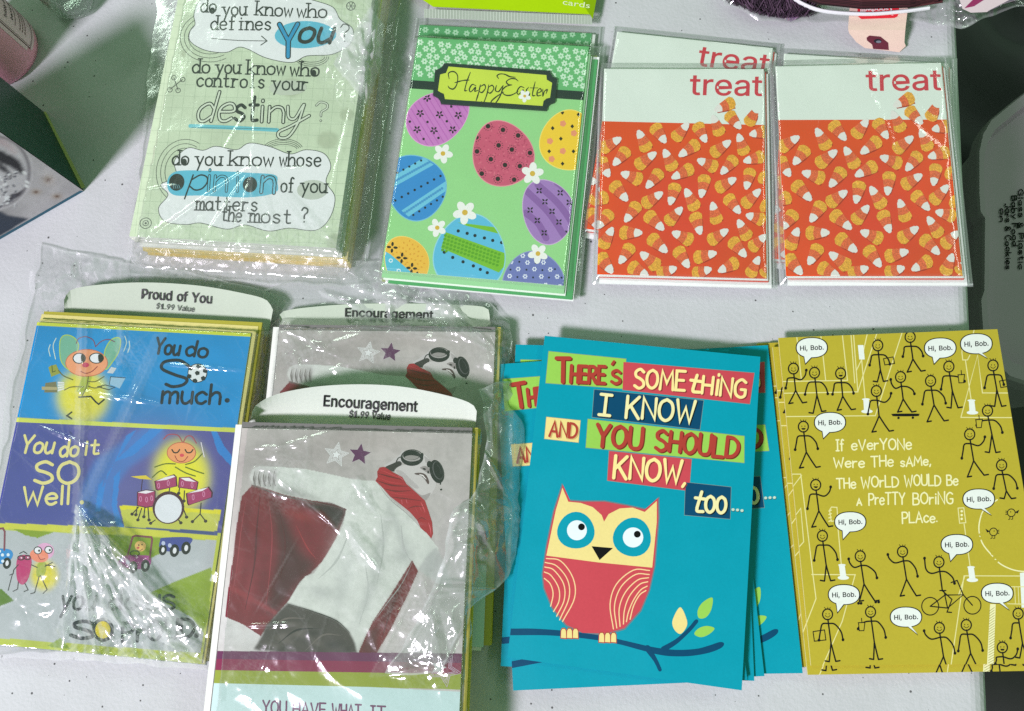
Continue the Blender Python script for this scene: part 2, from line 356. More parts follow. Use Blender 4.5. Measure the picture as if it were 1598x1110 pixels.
# lettering outlines: advance, points, triangles (thousandths of an em)
T0 = {'t':(227,'-1,386 211,386 211,320 -1,320 58,92 58,478 133,478 133,98 135,78 141,66 152,59 171,57 176,57 184,58 193,59 207,62 221,-3 205,-8 193,-10 180,-11 168,-11 122,-4 87,16 65,49','4,6,5 4,7,6 3,1,0 3,2,1 4,8,7 23,8,4 23,9,8 23,10,9 14,16,15 23,11,10 13,16,14 12,16,13 11,16,12 23,16,11 22,16,23 21,16,22 21,17,16 20,17,21 20,18,17 20,19,18'),
'r':(259,'121,-7 46,-7 46,386 119,386 119,328 111,328 124,351 149,373 179,387 213,392 221,392 230,391 238,391 250,390 250,314 238,316 229,317 218,318 207,319 183,316 162,308 145,296 132,280 124,260 121,237','8,10,9 8,11,10 8,12,11 8,13,12 8,14,13 7,14,8 1,3,2 1,5,3 5,4,3 6,14,7 5,17,6 17,16,6 16,15,6 15,14,6 1,23,5 23,22,5 22,21,5 21,20,5 20,19,5 19,18,5 18,17,5 1,24,23 1,0,24'),
'e':(404,'285,-2 251,-12 212,-15 159,-9 113,10 76,41 49,82 33,131 27,187 33,243 49,293 75,334 111,365 155,385 205,391 237,389 268,381 298,367 324,346 347,319 364,284 375,243 378,194 378,162 68,162 68,228 361,228 304,190 300,236 291,266 277,290 259,308 235,319 205,323 175,319 150,308 130,290 115,266 106,240 103,211 103,178 106,140 117,109 133,85 155,68 181,57 212,53 233,55 251,59 267,67 280,78 291,91 302,114 375,96 359,60 340,34 315,14','13,15,14 13,16,15 12,16,13 12,17,16 12,18,17 11,18,12 11,19,18 10,34,11 34,33,11 33,19,11 32,19,33 31,19,32 10,35,34 31,20,19 30,20,31 10,36,35 9,36,10 29,20,30 9,37,36 29,21,20 9,38,37 28,21,29 8,25,9 25,38,9 28,26,21 26,22,21 25,39,38 27,26,28 8,24,25 39,26,25 39,22,26 40,22,39 40,23,22 7,24,8 41,23,40 7,41,24 41,23,24 7,42,41 6,42,7 51,53,52 6,43,42 51,54,53 50,54,51 6,44,43 5,44,6 49,54,50 5,45,44 48,54,49 48,55,54 47,55,48 5,46,45 46,55,47 5,55,46 4,55,5 4,56,55 4,0,56 3,0,4 3,1,0 2,1,3'),
'a':(389,'218,-6 191,-13 160,-16 124,-12 91,-1 63,16 42,41 28,72 23,108 27,139 37,165 53,184 74,199 98,210 124,217 150,223 177,227 208,231 233,234 250,237 261,241 267,246 269,255 269,256 266,277 260,293 251,306 237,316 218,322 196,324 172,322 152,316 136,307 123,296 113,284 104,265 31,287 51,326 74,351 101,370 131,382 162,389 194,391 216,390 241,386 266,379 290,366 311,348 329,323 340,291 344,252 344,-7 270,-7 270,45 276,45 270,34 257,19 240,6 132,59 150,54 170,52 200,56 224,65 244,79 257,97 266,117 269,138 269,176 273,179 262,175 248,172 233,169 217,166 201,164 187,163 177,161 156,157 137,152 121,144 109,135 101,122 99,105 101,89 108,76 118,66','41,43,42 41,44,43 40,44,41 40,45,44 39,45,40 39,46,45 38,46,39 38,47,46 37,47,38 37,48,47 36,30,37 30,29,37 29,48,37 28,48,29 28,49,48 36,31,30 27,49,28 36,32,31 26,49,27 36,33,32 25,49,26 36,34,33 24,49,25 24,50,49 35,34,36 23,50,24 22,50,23 21,50,22 21,51,50 20,51,21 19,68,20 68,51,20 18,68,19 17,68,18 16,68,17 15,68,16 14,68,15 13,68,14 12,68,13 11,68,12 10,68,11 10,69,68 67,51,68 66,51,67 10,70,69 10,71,70 10,72,71 10,73,72 9,75,10 75,74,10 74,73,10 9,76,75 9,77,76 9,78,77 9,79,78 8,79,9 65,51,66 8,80,79 8,81,80 64,51,65 7,81,8 7,82,81 63,51,64 7,83,82 62,54,63 54,51,63 7,84,83 6,84,7 6,58,84 61,54,62 6,59,58 60,54,61 6,60,59 6,53,60 53,54,60 6,56,53 56,52,53 55,51,54 5,56,6 56,51,55 5,57,56 52,51,56 4,57,5 4,0,57 3,0,4 3,1,0 2,1,3'),
'H':(517,'132,-7 53,-7 53,516 132,516 132,296 385,296 385,516 464,516 464,-7 385,-7 385,225 132,225','1,3,2 1,4,3 5,7,6 5,8,7 1,11,4 11,5,4 11,10,5 10,8,5 1,0,11 9,8,10'),
'V':(480,'283,-7 199,-7 6,516 89,516 199,209 209,178 222,140 237,91 257,24 225,24 245,92 260,140 273,179 283,208 390,516 473,516','1,3,2 1,4,3 13,15,14 13,0,15 1,5,4 12,0,13 11,0,12 1,6,5 10,0,11 1,7,6 9,8,10 8,0,10 1,8,7 1,0,8'),
'l':(189,'163,-8 151,-9 139,-9 98,-3 69,15 51,45 46,84 46,516 121,516 121,99 122,78 126,66 133,61 147,59 154,59 159,60 164,60 175,63 189,-3 173,-6','6,8,7 6,9,8 6,10,9 5,10,6 5,11,10 5,12,11 16,18,17 5,13,12 15,18,16 14,18,15 13,18,14 5,18,13 4,18,5 3,18,4 3,19,18 2,19,3 2,0,19 2,1,0'),
'$':(447,'251,-81 195,-81 195,590 251,590 326,4 279,-11 224,-16 171,-11 125,3 87,25 58,56 39,93 30,144 110,144 117,112 129,92 146,77 169,65 195,58 224,56 255,59 283,67 306,79 324,96 335,116 338,139 335,159 327,174 312,187 293,198 269,207 243,216 181,233 124,254 81,284 54,323 45,372 51,415 69,452 98,482 135,504 178,518 227,523 276,518 319,504 355,482 383,453 401,418 409,371 332,371 320,408 298,432 265,446 225,451 196,449 170,441 150,429 134,414 125,396 122,376 126,355 136,338 152,325 172,315 194,306 214,300 266,286 289,279 314,270 339,258 363,243 384,224 401,201 412,172 415,139 410,97 392,60 364,28','1,54,2 54,3,2 54,42,3 42,31,3 31,0,3 41,54,42 54,53,42 53,31,42 31,52,42 52,43,42 40,54,41 52,44,43 39,54,40 52,45,44 38,54,39 52,46,45 52,47,46 37,54,38 31,52,53 37,55,54 51,47,52 37,56,55 50,47,51 37,57,56 50,48,47 36,57,37 36,58,57 49,48,50 36,59,58 36,60,59 35,60,36 35,61,60 35,62,61 35,63,62 34,63,35 34,64,63 34,65,64 34,66,65 34,67,66 33,67,34 33,68,67 33,69,68 33,70,69 32,70,33 32,71,70 31,71,32 31,72,71 0,20,31 20,30,31 20,29,30 20,28,29 20,27,28 20,26,27 20,25,26 11,13,12 11,14,13 20,24,25 20,23,24 11,15,14 20,22,23 10,15,11 10,16,15 20,21,22 10,17,16 10,18,17 19,0,20 10,19,18 10,6,19 6,0,19 9,6,10 8,6,9 7,6,8'),
'1':(453,'398,-7 69,-7 69,62 398,62 196,516 283,516 283,-7 205,-7 205,441 212,441 79,344 79,430','11,5,4 11,8,5 8,9,5 9,6,5 11,7,8 10,6,9 10,7,11 7,6,10 1,3,2 1,0,3'),
'.':(188,'133,4 116,-8 95,-12 75,-8 58,4 46,21 42,41 46,61 58,78 75,90 95,94 116,90 133,78 144,61 148,41 144,21','9,11,10 9,12,11 8,12,9 7,12,8 7,13,12 6,13,7 6,14,13 6,15,14 5,15,6 5,0,15 4,0,5 4,1,0 3,1,4 2,1,3'),
'9':(453,'139,501 180,517 226,523 273,517 314,500 348,473 374,438 390,395 396,347 392,308 379,267 356,221 321,164 204,-7 117,-7 298,255 320,255 305,230 292,216 277,204 259,195 239,189 218,188 173,193 134,208 101,233 77,265 62,306 56,352 62,398 79,440 105,474 275,440 252,450 226,453 200,450 178,440 159,424 145,404 135,379 132,352 135,323 145,299 159,279 178,263 200,254 226,250 252,254 275,263 294,278 308,298 317,323 320,350 317,379 308,404 294,424','1,3,2 0,3,1 0,4,3 31,4,0 31,5,4 30,5,31 30,34,5 34,6,5 30,35,34 33,6,34 30,36,35 32,6,33 55,6,32 30,37,36 29,37,30 55,7,6 29,38,37 54,7,55 29,39,38 53,7,54 28,39,29 53,8,7 28,40,39 52,8,53 27,40,28 27,41,40 51,8,52 51,9,8 27,42,41 50,9,51 50,10,9 26,42,27 26,43,42 49,10,50 26,44,43 48,10,49 48,16,10 16,11,10 25,44,26 25,45,44 47,15,48 15,16,48 17,11,16 47,21,15 21,14,15 25,46,45 46,21,47 25,21,46 24,21,25 18,11,17 18,12,11 19,12,18 23,21,24 20,12,19 21,12,20 22,21,23 14,12,21 14,13,12'),
'u':(410,'261,11 224,-6 182,-12 145,-8 111,5 84,26 63,56 50,93 46,139 46,386 121,386 121,145 126,107 142,80 167,63 200,57 224,60 246,68 263,82 277,100 286,124 289,153 289,386 364,386 364,-7 291,-7 291,99 318,99 292,43','8,10,9 8,11,10 21,23,22 21,27,23 27,24,23 20,27,21 8,12,11 7,12,8 19,27,20 7,13,12 18,26,19 26,27,19 18,25,26 28,24,27 6,13,7 17,25,18 6,14,13 16,25,17 6,15,14 15,25,16 6,0,15 0,25,15 5,0,6 0,24,28 4,0,5 4,1,0 25,24,0 3,1,4 3,2,1'),
'o':(415,'302,10 258,-9 207,-15 157,-9 113,10 77,41 50,82 33,131 27,187 33,245 50,294 77,335 113,366 157,385 207,391 258,385 302,366 339,335 366,294 382,245 388,187 382,131 366,82 339,41 149,72 175,58 207,54 240,58 266,72 286,93 301,120 309,152 312,187 309,223 301,256 286,283 266,305 240,318 207,323 175,318 149,305 129,283 115,256 106,223 103,187 106,152 115,120 129,93','13,15,14 13,16,15 12,16,13 12,17,16 11,17,12 11,38,17 38,37,17 37,18,17 10,39,11 39,38,11 10,40,39 36,18,37 10,41,40 35,18,36 9,41,10 35,19,18 9,42,41 34,19,35 9,43,42 33,19,34 8,43,9 33,20,19 8,44,43 32,20,33 8,45,44 31,20,32 31,21,20 7,45,8 7,46,45 30,21,31 30,22,21 6,46,7 29,22,30 6,47,46 28,22,29 6,24,47 28,23,22 5,24,6 27,23,28 5,25,24 26,23,27 5,26,25 5,23,26 4,23,5 4,0,23 3,0,4 3,1,0 2,1,3')}
T1 = {'$':(447,'260,-90 186,-90 186,599 260,599 330,-4 281,-20 224,-25 169,-20 121,-6 81,18 51,51 31,90 19,153 117,153 125,116 136,98 152,84 172,74 197,67 224,65 254,68 280,75 301,87 317,102 326,119 329,139 327,156 319,169 307,180 289,190 266,199 240,207 179,224 120,246 75,278 45,320 36,372 42,418 62,457 92,489 131,512 177,527 227,532 278,527 323,512 361,489 390,458 410,421 420,362 326,362 312,404 293,424 263,438 225,442 197,440 174,433 155,422 142,409 134,393 131,376 134,358 143,344 157,333 176,323 197,315 217,309 269,295 292,288 318,278 344,266 368,250 391,230 409,205 421,175 424,138 418,94 400,55 370,21','1,54,2 54,42,2 42,3,2 42,20,3 20,0,3 41,54,42 54,53,42 53,20,42 20,52,42 52,43,42 40,54,41 52,44,43 39,54,40 52,45,44 38,54,39 52,46,45 52,47,46 37,54,38 20,52,53 37,55,54 51,47,52 37,56,55 50,47,51 37,57,56 50,48,47 36,57,37 36,58,57 49,48,50 36,59,58 36,60,59 35,60,36 35,61,60 35,62,61 35,63,62 35,64,63 34,64,35 34,65,64 34,66,65 34,67,66 34,68,67 34,69,68 33,69,34 33,70,69 33,71,70 32,71,33 32,72,71 31,72,32 30,72,31 30,73,72 29,73,30 28,73,29 27,73,28 27,74,73 26,74,27 25,74,26 11,13,12 11,14,13 24,74,25 24,75,74 23,75,24 11,15,14 22,75,23 11,16,15 22,76,75 10,16,11 21,76,22 10,17,16 20,76,21 10,18,17 19,0,20 0,5,20 5,76,20 10,19,18 10,6,19 6,0,19 5,77,76 9,6,10 5,4,77 8,6,9 7,6,8 6,0,5'),
',':(188,'97,-135 19,-135 54,87 158,87','1,3,2 1,0,3'),
'.':(188,'139,-3 119,-16 95,-21 72,-16 52,-3 38,17 33,41 38,65 52,85 72,98 95,103 119,99 139,85 153,65 157,41 153,17','9,11,10 9,12,11 8,12,9 7,12,8 7,13,12 6,13,7 6,14,13 6,15,14 5,15,6 5,0,15 4,0,5 4,1,0 3,1,4 2,1,3'),
'1':(453,'407,-16 60,-16 60,71 407,71 193,525 292,525 292,-16 196,-16 196,432 215,432 70,326 70,435','11,5,4 11,9,5 9,6,5 10,8,11 8,9,11 10,7,8 10,6,9 7,6,10 1,3,2 1,0,3'),
'9':(453,'135,508 178,526 226,532 275,526 318,508 355,480 382,442 399,397 405,347 401,306 388,264 364,216 329,160 209,-16 100,-16 293,264 336,264 312,224 298,209 282,197 263,187 241,181 218,179 171,184 129,200 95,226 69,261 53,303 47,352 53,401 71,444 98,481 270,432 250,441 226,444 203,441 183,432 166,418 153,400 144,377 141,352 144,325 153,303 165,285 182,271 203,262 226,260 250,262 270,271 287,285 300,303 308,325 311,350 308,377 300,400 287,418','1,3,2 0,3,1 0,4,3 31,4,0 31,5,4 30,5,31 30,34,5 34,6,5 29,35,30 35,34,30 33,6,34 33,7,6 29,36,35 32,7,33 55,7,32 29,37,36 54,7,55 29,38,37 28,38,29 28,39,38 53,7,54 53,8,7 28,40,39 52,8,53 27,40,28 27,41,40 51,8,52 51,9,8 27,42,41 50,9,51 50,10,9 26,42,27 26,43,42 49,10,50 26,44,43 48,10,49 26,45,44 47,15,48 15,10,48 15,16,10 16,11,10 17,11,16 47,22,15 22,14,15 26,46,45 46,22,47 25,46,26 25,22,46 24,22,25 18,11,17 18,12,11 19,12,18 23,22,24 20,12,19 21,12,20 22,12,21 14,12,22 14,13,12'),
'B':(456,'247,-16 44,-16 44,525 242,525 293,520 336,505 370,481 395,450 409,414 414,374 411,341 401,313 385,290 366,273 343,260 331,256 331,275 344,272 372,259 397,238 417,211 430,177 434,136 429,96 414,58 388,27 351,3 304,-11 141,215 141,73 244,73 291,78 319,92 334,112 339,137 337,157 329,175 316,191 298,204 276,212 247,215 141,436 141,301 237,301 261,304 281,311 297,321 310,335 317,352 320,372 315,397 301,417 277,431 239,436','1,41,2 41,3,2 41,4,3 41,5,4 41,6,5 41,7,6 41,53,7 53,8,7 1,42,41 52,8,53 51,8,52 50,8,51 50,9,8 49,9,50 49,10,9 48,10,49 47,10,48 47,11,10 46,11,47 45,11,46 45,12,11 44,12,45 43,12,44 1,28,42 28,43,42 28,16,43 16,12,43 16,13,12 28,15,16 17,13,16 17,14,13 14,18,17 15,18,14 15,19,18 28,19,15 28,40,19 40,20,19 1,29,28 39,20,40 38,20,39 38,21,20 37,21,38 36,21,37 36,22,21 35,22,36 34,22,35 33,22,34 33,23,22 32,23,33 32,24,23 31,24,32 30,24,31 1,30,29 1,24,30 1,25,24 1,26,25 1,27,26 1,0,27'),
'E':(419,'391,-16 44,-16 44,525 388,525 388,436 141,436 141,302 371,302 371,213 141,213 141,73 391,73','1,5,2 5,3,2 5,4,3 1,6,5 1,9,6 9,7,6 9,8,7 1,10,9 1,11,10 1,0,11'),
'H':(517,'141,-16 44,-16 44,525 141,525 141,305 376,305 376,525 473,525 473,-16 376,-16 376,216 141,216','1,3,2 1,4,3 5,7,6 5,8,7 1,11,4 11,5,4 11,10,5 10,8,5 1,0,11 9,8,10'),
'P':(445,'141,-16 44,-16 44,525 236,525 292,519 340,502 377,474 404,437 420,395 425,348 420,301 404,258 377,221 340,193 293,175 236,170 93,170 93,258 232,258 265,262 289,270 307,283 319,301 326,322 328,348 326,373 319,394 307,411 289,424 265,433 231,436 141,436','1,17,2 17,31,2 31,3,2 31,4,3 31,5,4 31,6,5 31,7,6 31,30,7 30,29,7 29,8,7 17,0,31 28,8,29 27,8,28 26,8,27 26,9,8 25,9,26 24,9,25 23,9,24 23,10,9 22,10,23 21,10,22 21,11,10 20,11,21 19,11,20 18,11,19 1,16,17 0,18,17 0,15,18 15,11,18 15,12,11 15,13,12 15,14,13 1,15,16 1,0,15'),
'V':(480,'289,-16 193,-16 -7,525 96,525 207,212 218,181 231,142 246,94 269,15 213,15 237,95 252,143 264,181 274,211 383,525 486,525','1,3,2 1,4,3 13,15,14 13,0,15 1,5,4 12,0,13 11,0,12 1,6,5 10,7,11 7,0,11 1,10,6 10,7,6 1,9,10 8,0,7 1,8,9 1,0,8'),
'Y':(472,'284,-16 187,-16 187,204 -12,525 100,525 206,353 222,326 236,299 250,271 273,214 200,214 223,271 237,300 251,326 267,353 372,525 484,525 284,204','2,4,3 2,5,4 14,16,15 14,17,16 2,6,5 13,17,14 12,17,13 2,7,6 11,8,12 8,17,12 2,11,7 11,8,7 2,10,11 9,17,8 2,9,10 2,17,9 1,17,2 1,0,17'),
'a':(389,'221,-14 193,-22 160,-25 122,-21 88,-10 57,9 34,36 19,69 14,108 18,142 29,169 47,191 69,207 95,218 122,226 149,232 176,236 207,240 231,243 248,245 256,249 258,251 260,256 260,256 258,275 252,289 244,299 233,307 217,313 196,315 174,313 155,307 141,299 129,290 121,279 108,255 18,281 44,331 68,358 97,378 128,391 161,398 194,400 217,399 243,395 269,387 295,374 318,354 337,328 349,293 353,252 353,-16 261,-16 261,36 281,36 277,29 263,13 245,-2 136,67 152,63 170,61 198,64 220,73 237,86 249,101 257,119 260,139 260,159 277,171 264,167 250,163 234,160 218,157 202,155 189,154 178,152 158,149 140,144 126,137 116,129 110,119 108,105 110,92 115,82 123,74','41,43,42 41,44,43 40,44,41 40,45,44 39,45,40 39,46,45 38,46,39 38,47,46 37,47,38 37,48,47 36,30,37 30,48,37 30,29,48 29,28,48 28,49,48 36,31,30 27,49,28 26,49,27 36,32,31 25,49,26 36,33,32 25,50,49 36,34,33 24,50,25 35,34,36 23,22,24 22,50,24 21,50,22 21,51,50 20,51,21 19,51,20 18,68,19 68,51,19 17,68,18 16,68,17 15,68,16 14,68,15 13,68,14 12,68,13 11,68,12 10,68,11 10,69,68 67,51,68 9,69,10 9,70,69 9,71,70 9,72,71 66,51,67 9,73,72 9,74,73 9,75,74 9,76,75 9,77,76 9,78,77 8,78,9 65,51,66 8,79,78 8,80,79 64,51,65 8,81,80 7,81,8 7,82,81 63,51,64 7,83,82 62,54,63 54,51,63 7,84,83 7,58,84 61,54,62 6,58,7 6,59,58 60,54,61 6,60,59 6,53,60 53,54,60 6,57,53 57,52,53 55,51,54 5,57,6 56,51,55 57,51,56 4,57,5 4,0,57 52,51,57 3,0,4 3,1,0 2,1,3'),
'b':(424,'322,3 279,-18 230,-24 194,-21 165,-11 143,4 126,21 114,37 110,43 128,43 128,-16 37,-16 37,525 130,525 130,335 110,335 114,341 125,356 142,373 164,387 193,397 229,401 278,394 322,374 358,342 384,299 401,248 406,189 401,130 385,78 358,35 171,78 193,67 220,63 248,67 270,78 287,97 301,122 309,154 312,189 309,225 301,255 288,280 270,298 248,310 220,314 193,310 171,299 153,281 140,257 132,226 129,189 132,152 140,121 154,96','11,13,12 11,15,13 15,16,13 16,17,13 17,14,13 20,22,21 19,22,20 19,23,22 18,23,19 18,24,23 17,24,18 14,24,17 14,25,24 11,14,15 11,49,14 49,48,14 48,47,14 47,46,14 46,45,14 45,25,14 44,25,45 43,25,44 43,26,25 42,26,43 41,26,42 11,50,49 40,26,41 40,27,26 11,51,50 39,27,40 11,52,51 38,27,39 38,28,27 37,28,38 11,53,52 37,29,28 36,29,37 11,54,53 35,29,36 11,8,54 8,31,54 34,29,35 8,32,31 34,30,29 33,30,34 8,33,32 8,9,33 9,30,33 11,7,8 10,5,9 5,30,9 11,6,7 5,0,30 11,5,6 11,10,5 4,0,5 4,1,0 3,1,4 3,2,1'),
'c':(396,'265,-16 237,-22 207,-24 155,-18 108,3 70,35 42,78 24,129 18,187 24,246 42,298 70,341 108,374 155,394 207,400 237,398 265,392 290,383 314,369 335,352 353,331 367,308 383,266 293,243 283,270 277,280 269,290 260,298 250,305 237,310 223,313 208,314 178,309 155,297 137,278 123,252 115,222 112,187 115,154 123,123 137,98 155,79 178,67 208,63 223,64 238,67 250,72 261,79 270,87 278,97 284,109 294,136 384,114 368,71 354,47 337,26 316,8 292,-6','13,15,14 13,16,15 12,16,13 12,17,16 12,18,17 11,18,12 11,19,18 11,20,19 10,20,11 10,31,20 31,21,20 10,32,31 30,21,31 29,21,30 28,21,29 10,33,32 28,22,21 27,22,28 9,33,10 26,22,27 9,34,33 25,22,26 24,22,25 9,35,34 23,22,24 9,36,35 8,36,9 8,37,36 8,38,37 7,38,8 7,39,38 50,52,51 6,39,7 6,40,39 50,53,52 49,53,50 6,41,40 48,53,49 47,53,48 46,53,47 6,42,41 5,42,6 45,53,46 45,54,53 44,54,45 5,43,42 43,54,44 5,54,43 5,55,54 4,55,5 4,56,55 4,57,56 3,57,4 3,0,57 3,1,0 2,1,3'),
'd':(424,'259,-11 231,-21 195,-24 146,-18 103,3 67,35 40,78 23,129 18,189 24,248 40,299 67,342 103,374 146,394 195,401 231,397 260,387 282,373 299,356 311,341 315,335 295,335 295,525 388,525 388,-16 297,-16 297,43 315,43 311,37 299,21 282,4 155,79 177,67 205,63 232,67 253,78 271,96 284,121 293,152 296,189 293,226 285,257 272,281 254,299 232,310 205,314 176,310 154,298 137,280 123,255 115,225 112,189 115,154 124,122 137,97','21,18,22 18,23,22 18,19,23 19,20,23 20,24,23 13,15,14 13,16,15 12,16,13 12,17,16 11,17,12 11,18,17 11,21,18 10,21,11 10,20,21 10,45,20 45,44,20 44,43,20 43,42,20 42,41,20 41,24,20 10,46,45 10,47,46 9,47,10 9,48,47 9,49,48 40,24,41 9,50,49 8,50,9 39,24,40 8,51,50 38,24,39 8,52,51 7,52,8 7,53,52 37,24,38 6,53,7 6,54,53 36,24,37 6,31,54 35,27,36 27,24,36 6,32,31 34,27,35 5,32,6 5,33,32 33,27,34 5,26,33 26,27,33 5,30,26 30,25,26 28,24,27 29,24,28 4,30,5 30,24,29 4,0,30 25,24,30 3,0,4 3,1,0 2,1,3'),
'e':(404,'288,-11 252,-21 212,-24 156,-18 109,3 70,35 41,78 24,129 18,187 24,245 41,297 69,340 106,373 152,394 205,401 239,398 271,389 302,374 330,352 354,324 372,287 383,244 387,195 387,153 59,153 59,237 391,237 296,174 291,235 283,262 270,284 253,300 232,311 205,314 178,310 155,300 137,284 123,262 115,238 112,210 112,178 115,142 125,113 140,91 159,75 183,66 213,62 232,64 248,68 262,75 274,84 283,96 297,124 387,102 367,55 347,28 320,6','13,15,14 13,16,15 12,16,13 12,17,16 12,18,17 11,18,12 11,19,18 10,33,11 33,19,11 33,32,19 32,20,19 10,34,33 31,20,32 10,35,34 30,20,31 10,36,35 9,36,10 30,21,20 29,21,30 9,37,36 9,38,37 28,21,29 8,25,9 25,38,9 28,22,21 25,39,38 8,24,25 39,28,25 28,26,25 28,27,26 39,22,28 40,22,39 40,23,22 7,24,8 41,23,40 7,41,24 41,23,24 7,42,41 6,42,7 51,53,52 6,43,42 51,54,53 50,54,51 6,44,43 49,54,50 5,44,6 5,45,44 48,54,49 47,54,48 5,46,45 46,54,47 5,54,46 5,55,54 4,55,5 4,56,55 4,0,56 3,0,4 3,1,0 2,1,3'),
'f':(254,'-10,395 244,395 244,311 -10,311 158,-16 65,-16 65,433 69,466 82,495 103,517 128,533 157,543 187,546 208,545 225,543 239,539 262,531 238,448 218,455 212,456 204,457 195,458 176,455 166,449 160,438 158,418','11,13,12 11,14,13 10,14,11 10,15,14 10,16,15 9,16,10 9,17,16 8,18,9 18,17,9 7,20,8 20,19,8 19,18,8 6,22,7 22,21,7 21,20,7 6,23,22 6,24,23 6,25,24 5,25,6 5,4,25 3,1,0 3,2,1'),
'g':(425,'297,-151 254,-163 207,-167 165,-164 129,-155 97,-141 72,-122 51,-100 28,-64 106,-20 123,-43 133,-55 145,-65 160,-73 181,-79 206,-81 244,-76 272,-62 289,-40 295,-4 295,52 315,52 311,46 298,31 282,15 259,1 230,-8 195,-11 147,-5 104,13 68,43 41,83 24,133 18,191 24,249 40,300 67,342 104,374 147,394 196,401 231,397 260,387 283,373 300,357 312,341 316,335 297,335 297,395 388,395 388,-10 383,-58 364,-99 334,-130 155,89 177,79 205,75 233,79 255,89 272,105 285,127 293,157 296,193 293,228 285,258 272,282 254,299 232,310 205,314 177,310 155,298 137,280 123,256 115,227 112,193 115,158 124,129 137,106','38,40,39 38,41,40 46,43,47 43,48,47 43,44,48 44,45,48 45,49,48 37,41,38 37,42,41 36,42,37 36,43,42 36,46,43 35,46,36 35,45,46 35,67,45 67,66,45 66,65,45 65,64,45 64,63,45 63,49,45 35,68,67 35,69,68 34,69,35 34,70,69 34,71,70 62,49,63 34,72,71 33,72,34 61,49,62 33,73,72 60,49,61 33,74,73 32,74,33 32,75,74 59,49,60 31,75,32 31,76,75 58,49,59 31,53,76 57,21,58 21,49,58 31,54,53 56,21,57 30,54,31 30,55,54 55,21,56 30,20,55 20,21,55 30,24,20 24,19,20 22,49,21 23,49,22 29,24,30 24,49,23 29,25,24 19,49,24 28,25,29 28,26,25 18,49,19 27,26,28 18,50,49 8,10,9 17,50,18 8,11,10 8,12,11 17,51,50 16,51,17 7,12,8 7,13,12 7,14,13 15,51,16 7,15,14 7,51,15 7,52,51 6,52,7 5,52,6 5,0,52 4,0,5 4,1,0 3,1,4 3,2,1'),
'i':(167,'125,443 106,431 84,427 61,431 43,443 29,461 25,483 29,505 43,524 61,536 84,540 106,536 125,524 138,505 143,483 138,461 130,-16 37,-16 37,395 130,395','17,19,18 17,16,19 9,11,10 9,12,11 8,12,9 8,13,12 7,13,8 6,13,7 6,14,13 5,14,6 5,15,14 4,15,5 4,0,15 3,0,4 3,1,0 2,1,3'),
'l':(189,'164,-17 152,-18 138,-18 95,-12 62,9 43,42 37,83 37,525 130,525 130,99 131,80 134,72 137,70 147,68 153,68 158,68 162,69 182,73 200,-9 175,-15','6,8,7 6,9,8 6,10,9 5,10,6 5,11,10 16,18,17 5,12,11 5,13,12 15,18,16 14,18,15 13,18,14 5,18,13 4,18,5 3,18,4 3,19,18 2,19,3 2,0,19 2,1,0'),
'm':(610,'130,-16 37,-16 37,395 128,395 128,279 85,279 103,330 120,356 141,376 165,391 192,399 220,402 263,395 298,373 323,339 343,279 289,279 308,328 325,354 347,374 374,390 404,399 437,402 472,398 505,386 533,365 555,336 569,299 573,256 573,-16 480,-16 480,252 475,283 462,300 442,311 418,314 399,312 382,306 369,296 360,283 353,266 351,246 351,-16 258,-16 258,258 254,282 242,299 223,310 199,314 182,312 165,306 151,296 140,281 132,262 130,237','10,12,11 21,23,22 9,12,10 20,23,21 20,24,23 1,5,2 5,6,2 6,3,2 6,7,3 7,4,3 9,13,12 8,13,9 19,24,20 19,25,24 7,13,8 18,25,19 7,14,13 18,26,25 4,50,7 50,49,7 49,14,7 17,26,18 49,17,14 17,15,14 17,27,26 49,48,17 48,47,17 47,16,17 15,37,17 37,36,17 36,35,17 35,27,17 34,27,35 33,27,34 46,16,47 4,51,50 15,38,37 32,27,33 32,28,27 45,16,46 15,39,38 4,52,51 31,28,32 15,40,39 44,16,45 4,53,52 1,4,5 1,53,4 44,15,16 44,40,15 44,41,40 1,54,53 43,41,44 31,29,28 30,29,31 43,42,41 1,0,54'),
'n':(410,'141,275 133,254 130,226 130,-16 37,-16 37,395 128,395 128,271 77,271 110,341 143,375 182,394 227,401 267,396 303,383 333,360 355,328 369,288 373,241 373,-16 280,-16 280,234 275,269 261,293 240,308 209,313 188,311 169,303 153,291','11,13,12 11,14,13 4,8,5 8,6,5 8,9,6 9,7,6 10,14,11 10,15,14 9,15,10 9,16,15 7,28,9 28,27,9 27,26,9 26,25,9 25,16,9 25,17,16 24,17,25 23,17,24 22,17,23 7,0,28 22,18,17 7,1,0 4,7,8 4,1,7 21,18,22 4,2,1 21,19,18 20,19,21 4,3,2'),
'o':(415,'307,3 260,-18 207,-24 155,-18 108,3 70,35 42,78 24,129 18,187 24,246 42,298 70,341 108,374 155,394 207,401 260,394 307,374 345,341 374,298 391,246 397,187 391,129 374,78 345,35 155,79 178,67 207,63 237,67 260,79 279,98 292,123 300,154 303,187 300,221 292,252 279,278 260,297 237,309 207,314 178,309 155,297 137,278 123,252 115,222 112,187 115,154 123,123 137,98','13,15,14 13,16,15 12,16,13 12,17,16 11,17,12 11,18,17 10,38,11 38,18,11 10,39,38 37,18,38 10,40,39 36,18,37 9,40,10 36,19,18 9,41,40 35,19,36 9,42,41 34,19,35 9,43,42 33,19,34 8,43,9 33,20,19 8,44,43 32,20,33 8,45,44 31,20,32 31,21,20 7,45,8 7,46,45 30,21,31 30,22,21 6,46,7 29,22,30 6,47,46 28,22,29 6,24,47 27,22,28 6,25,24 27,23,22 5,25,6 26,23,27 5,26,25 5,23,26 4,23,5 4,0,23 3,0,4 3,1,0 2,1,3'),
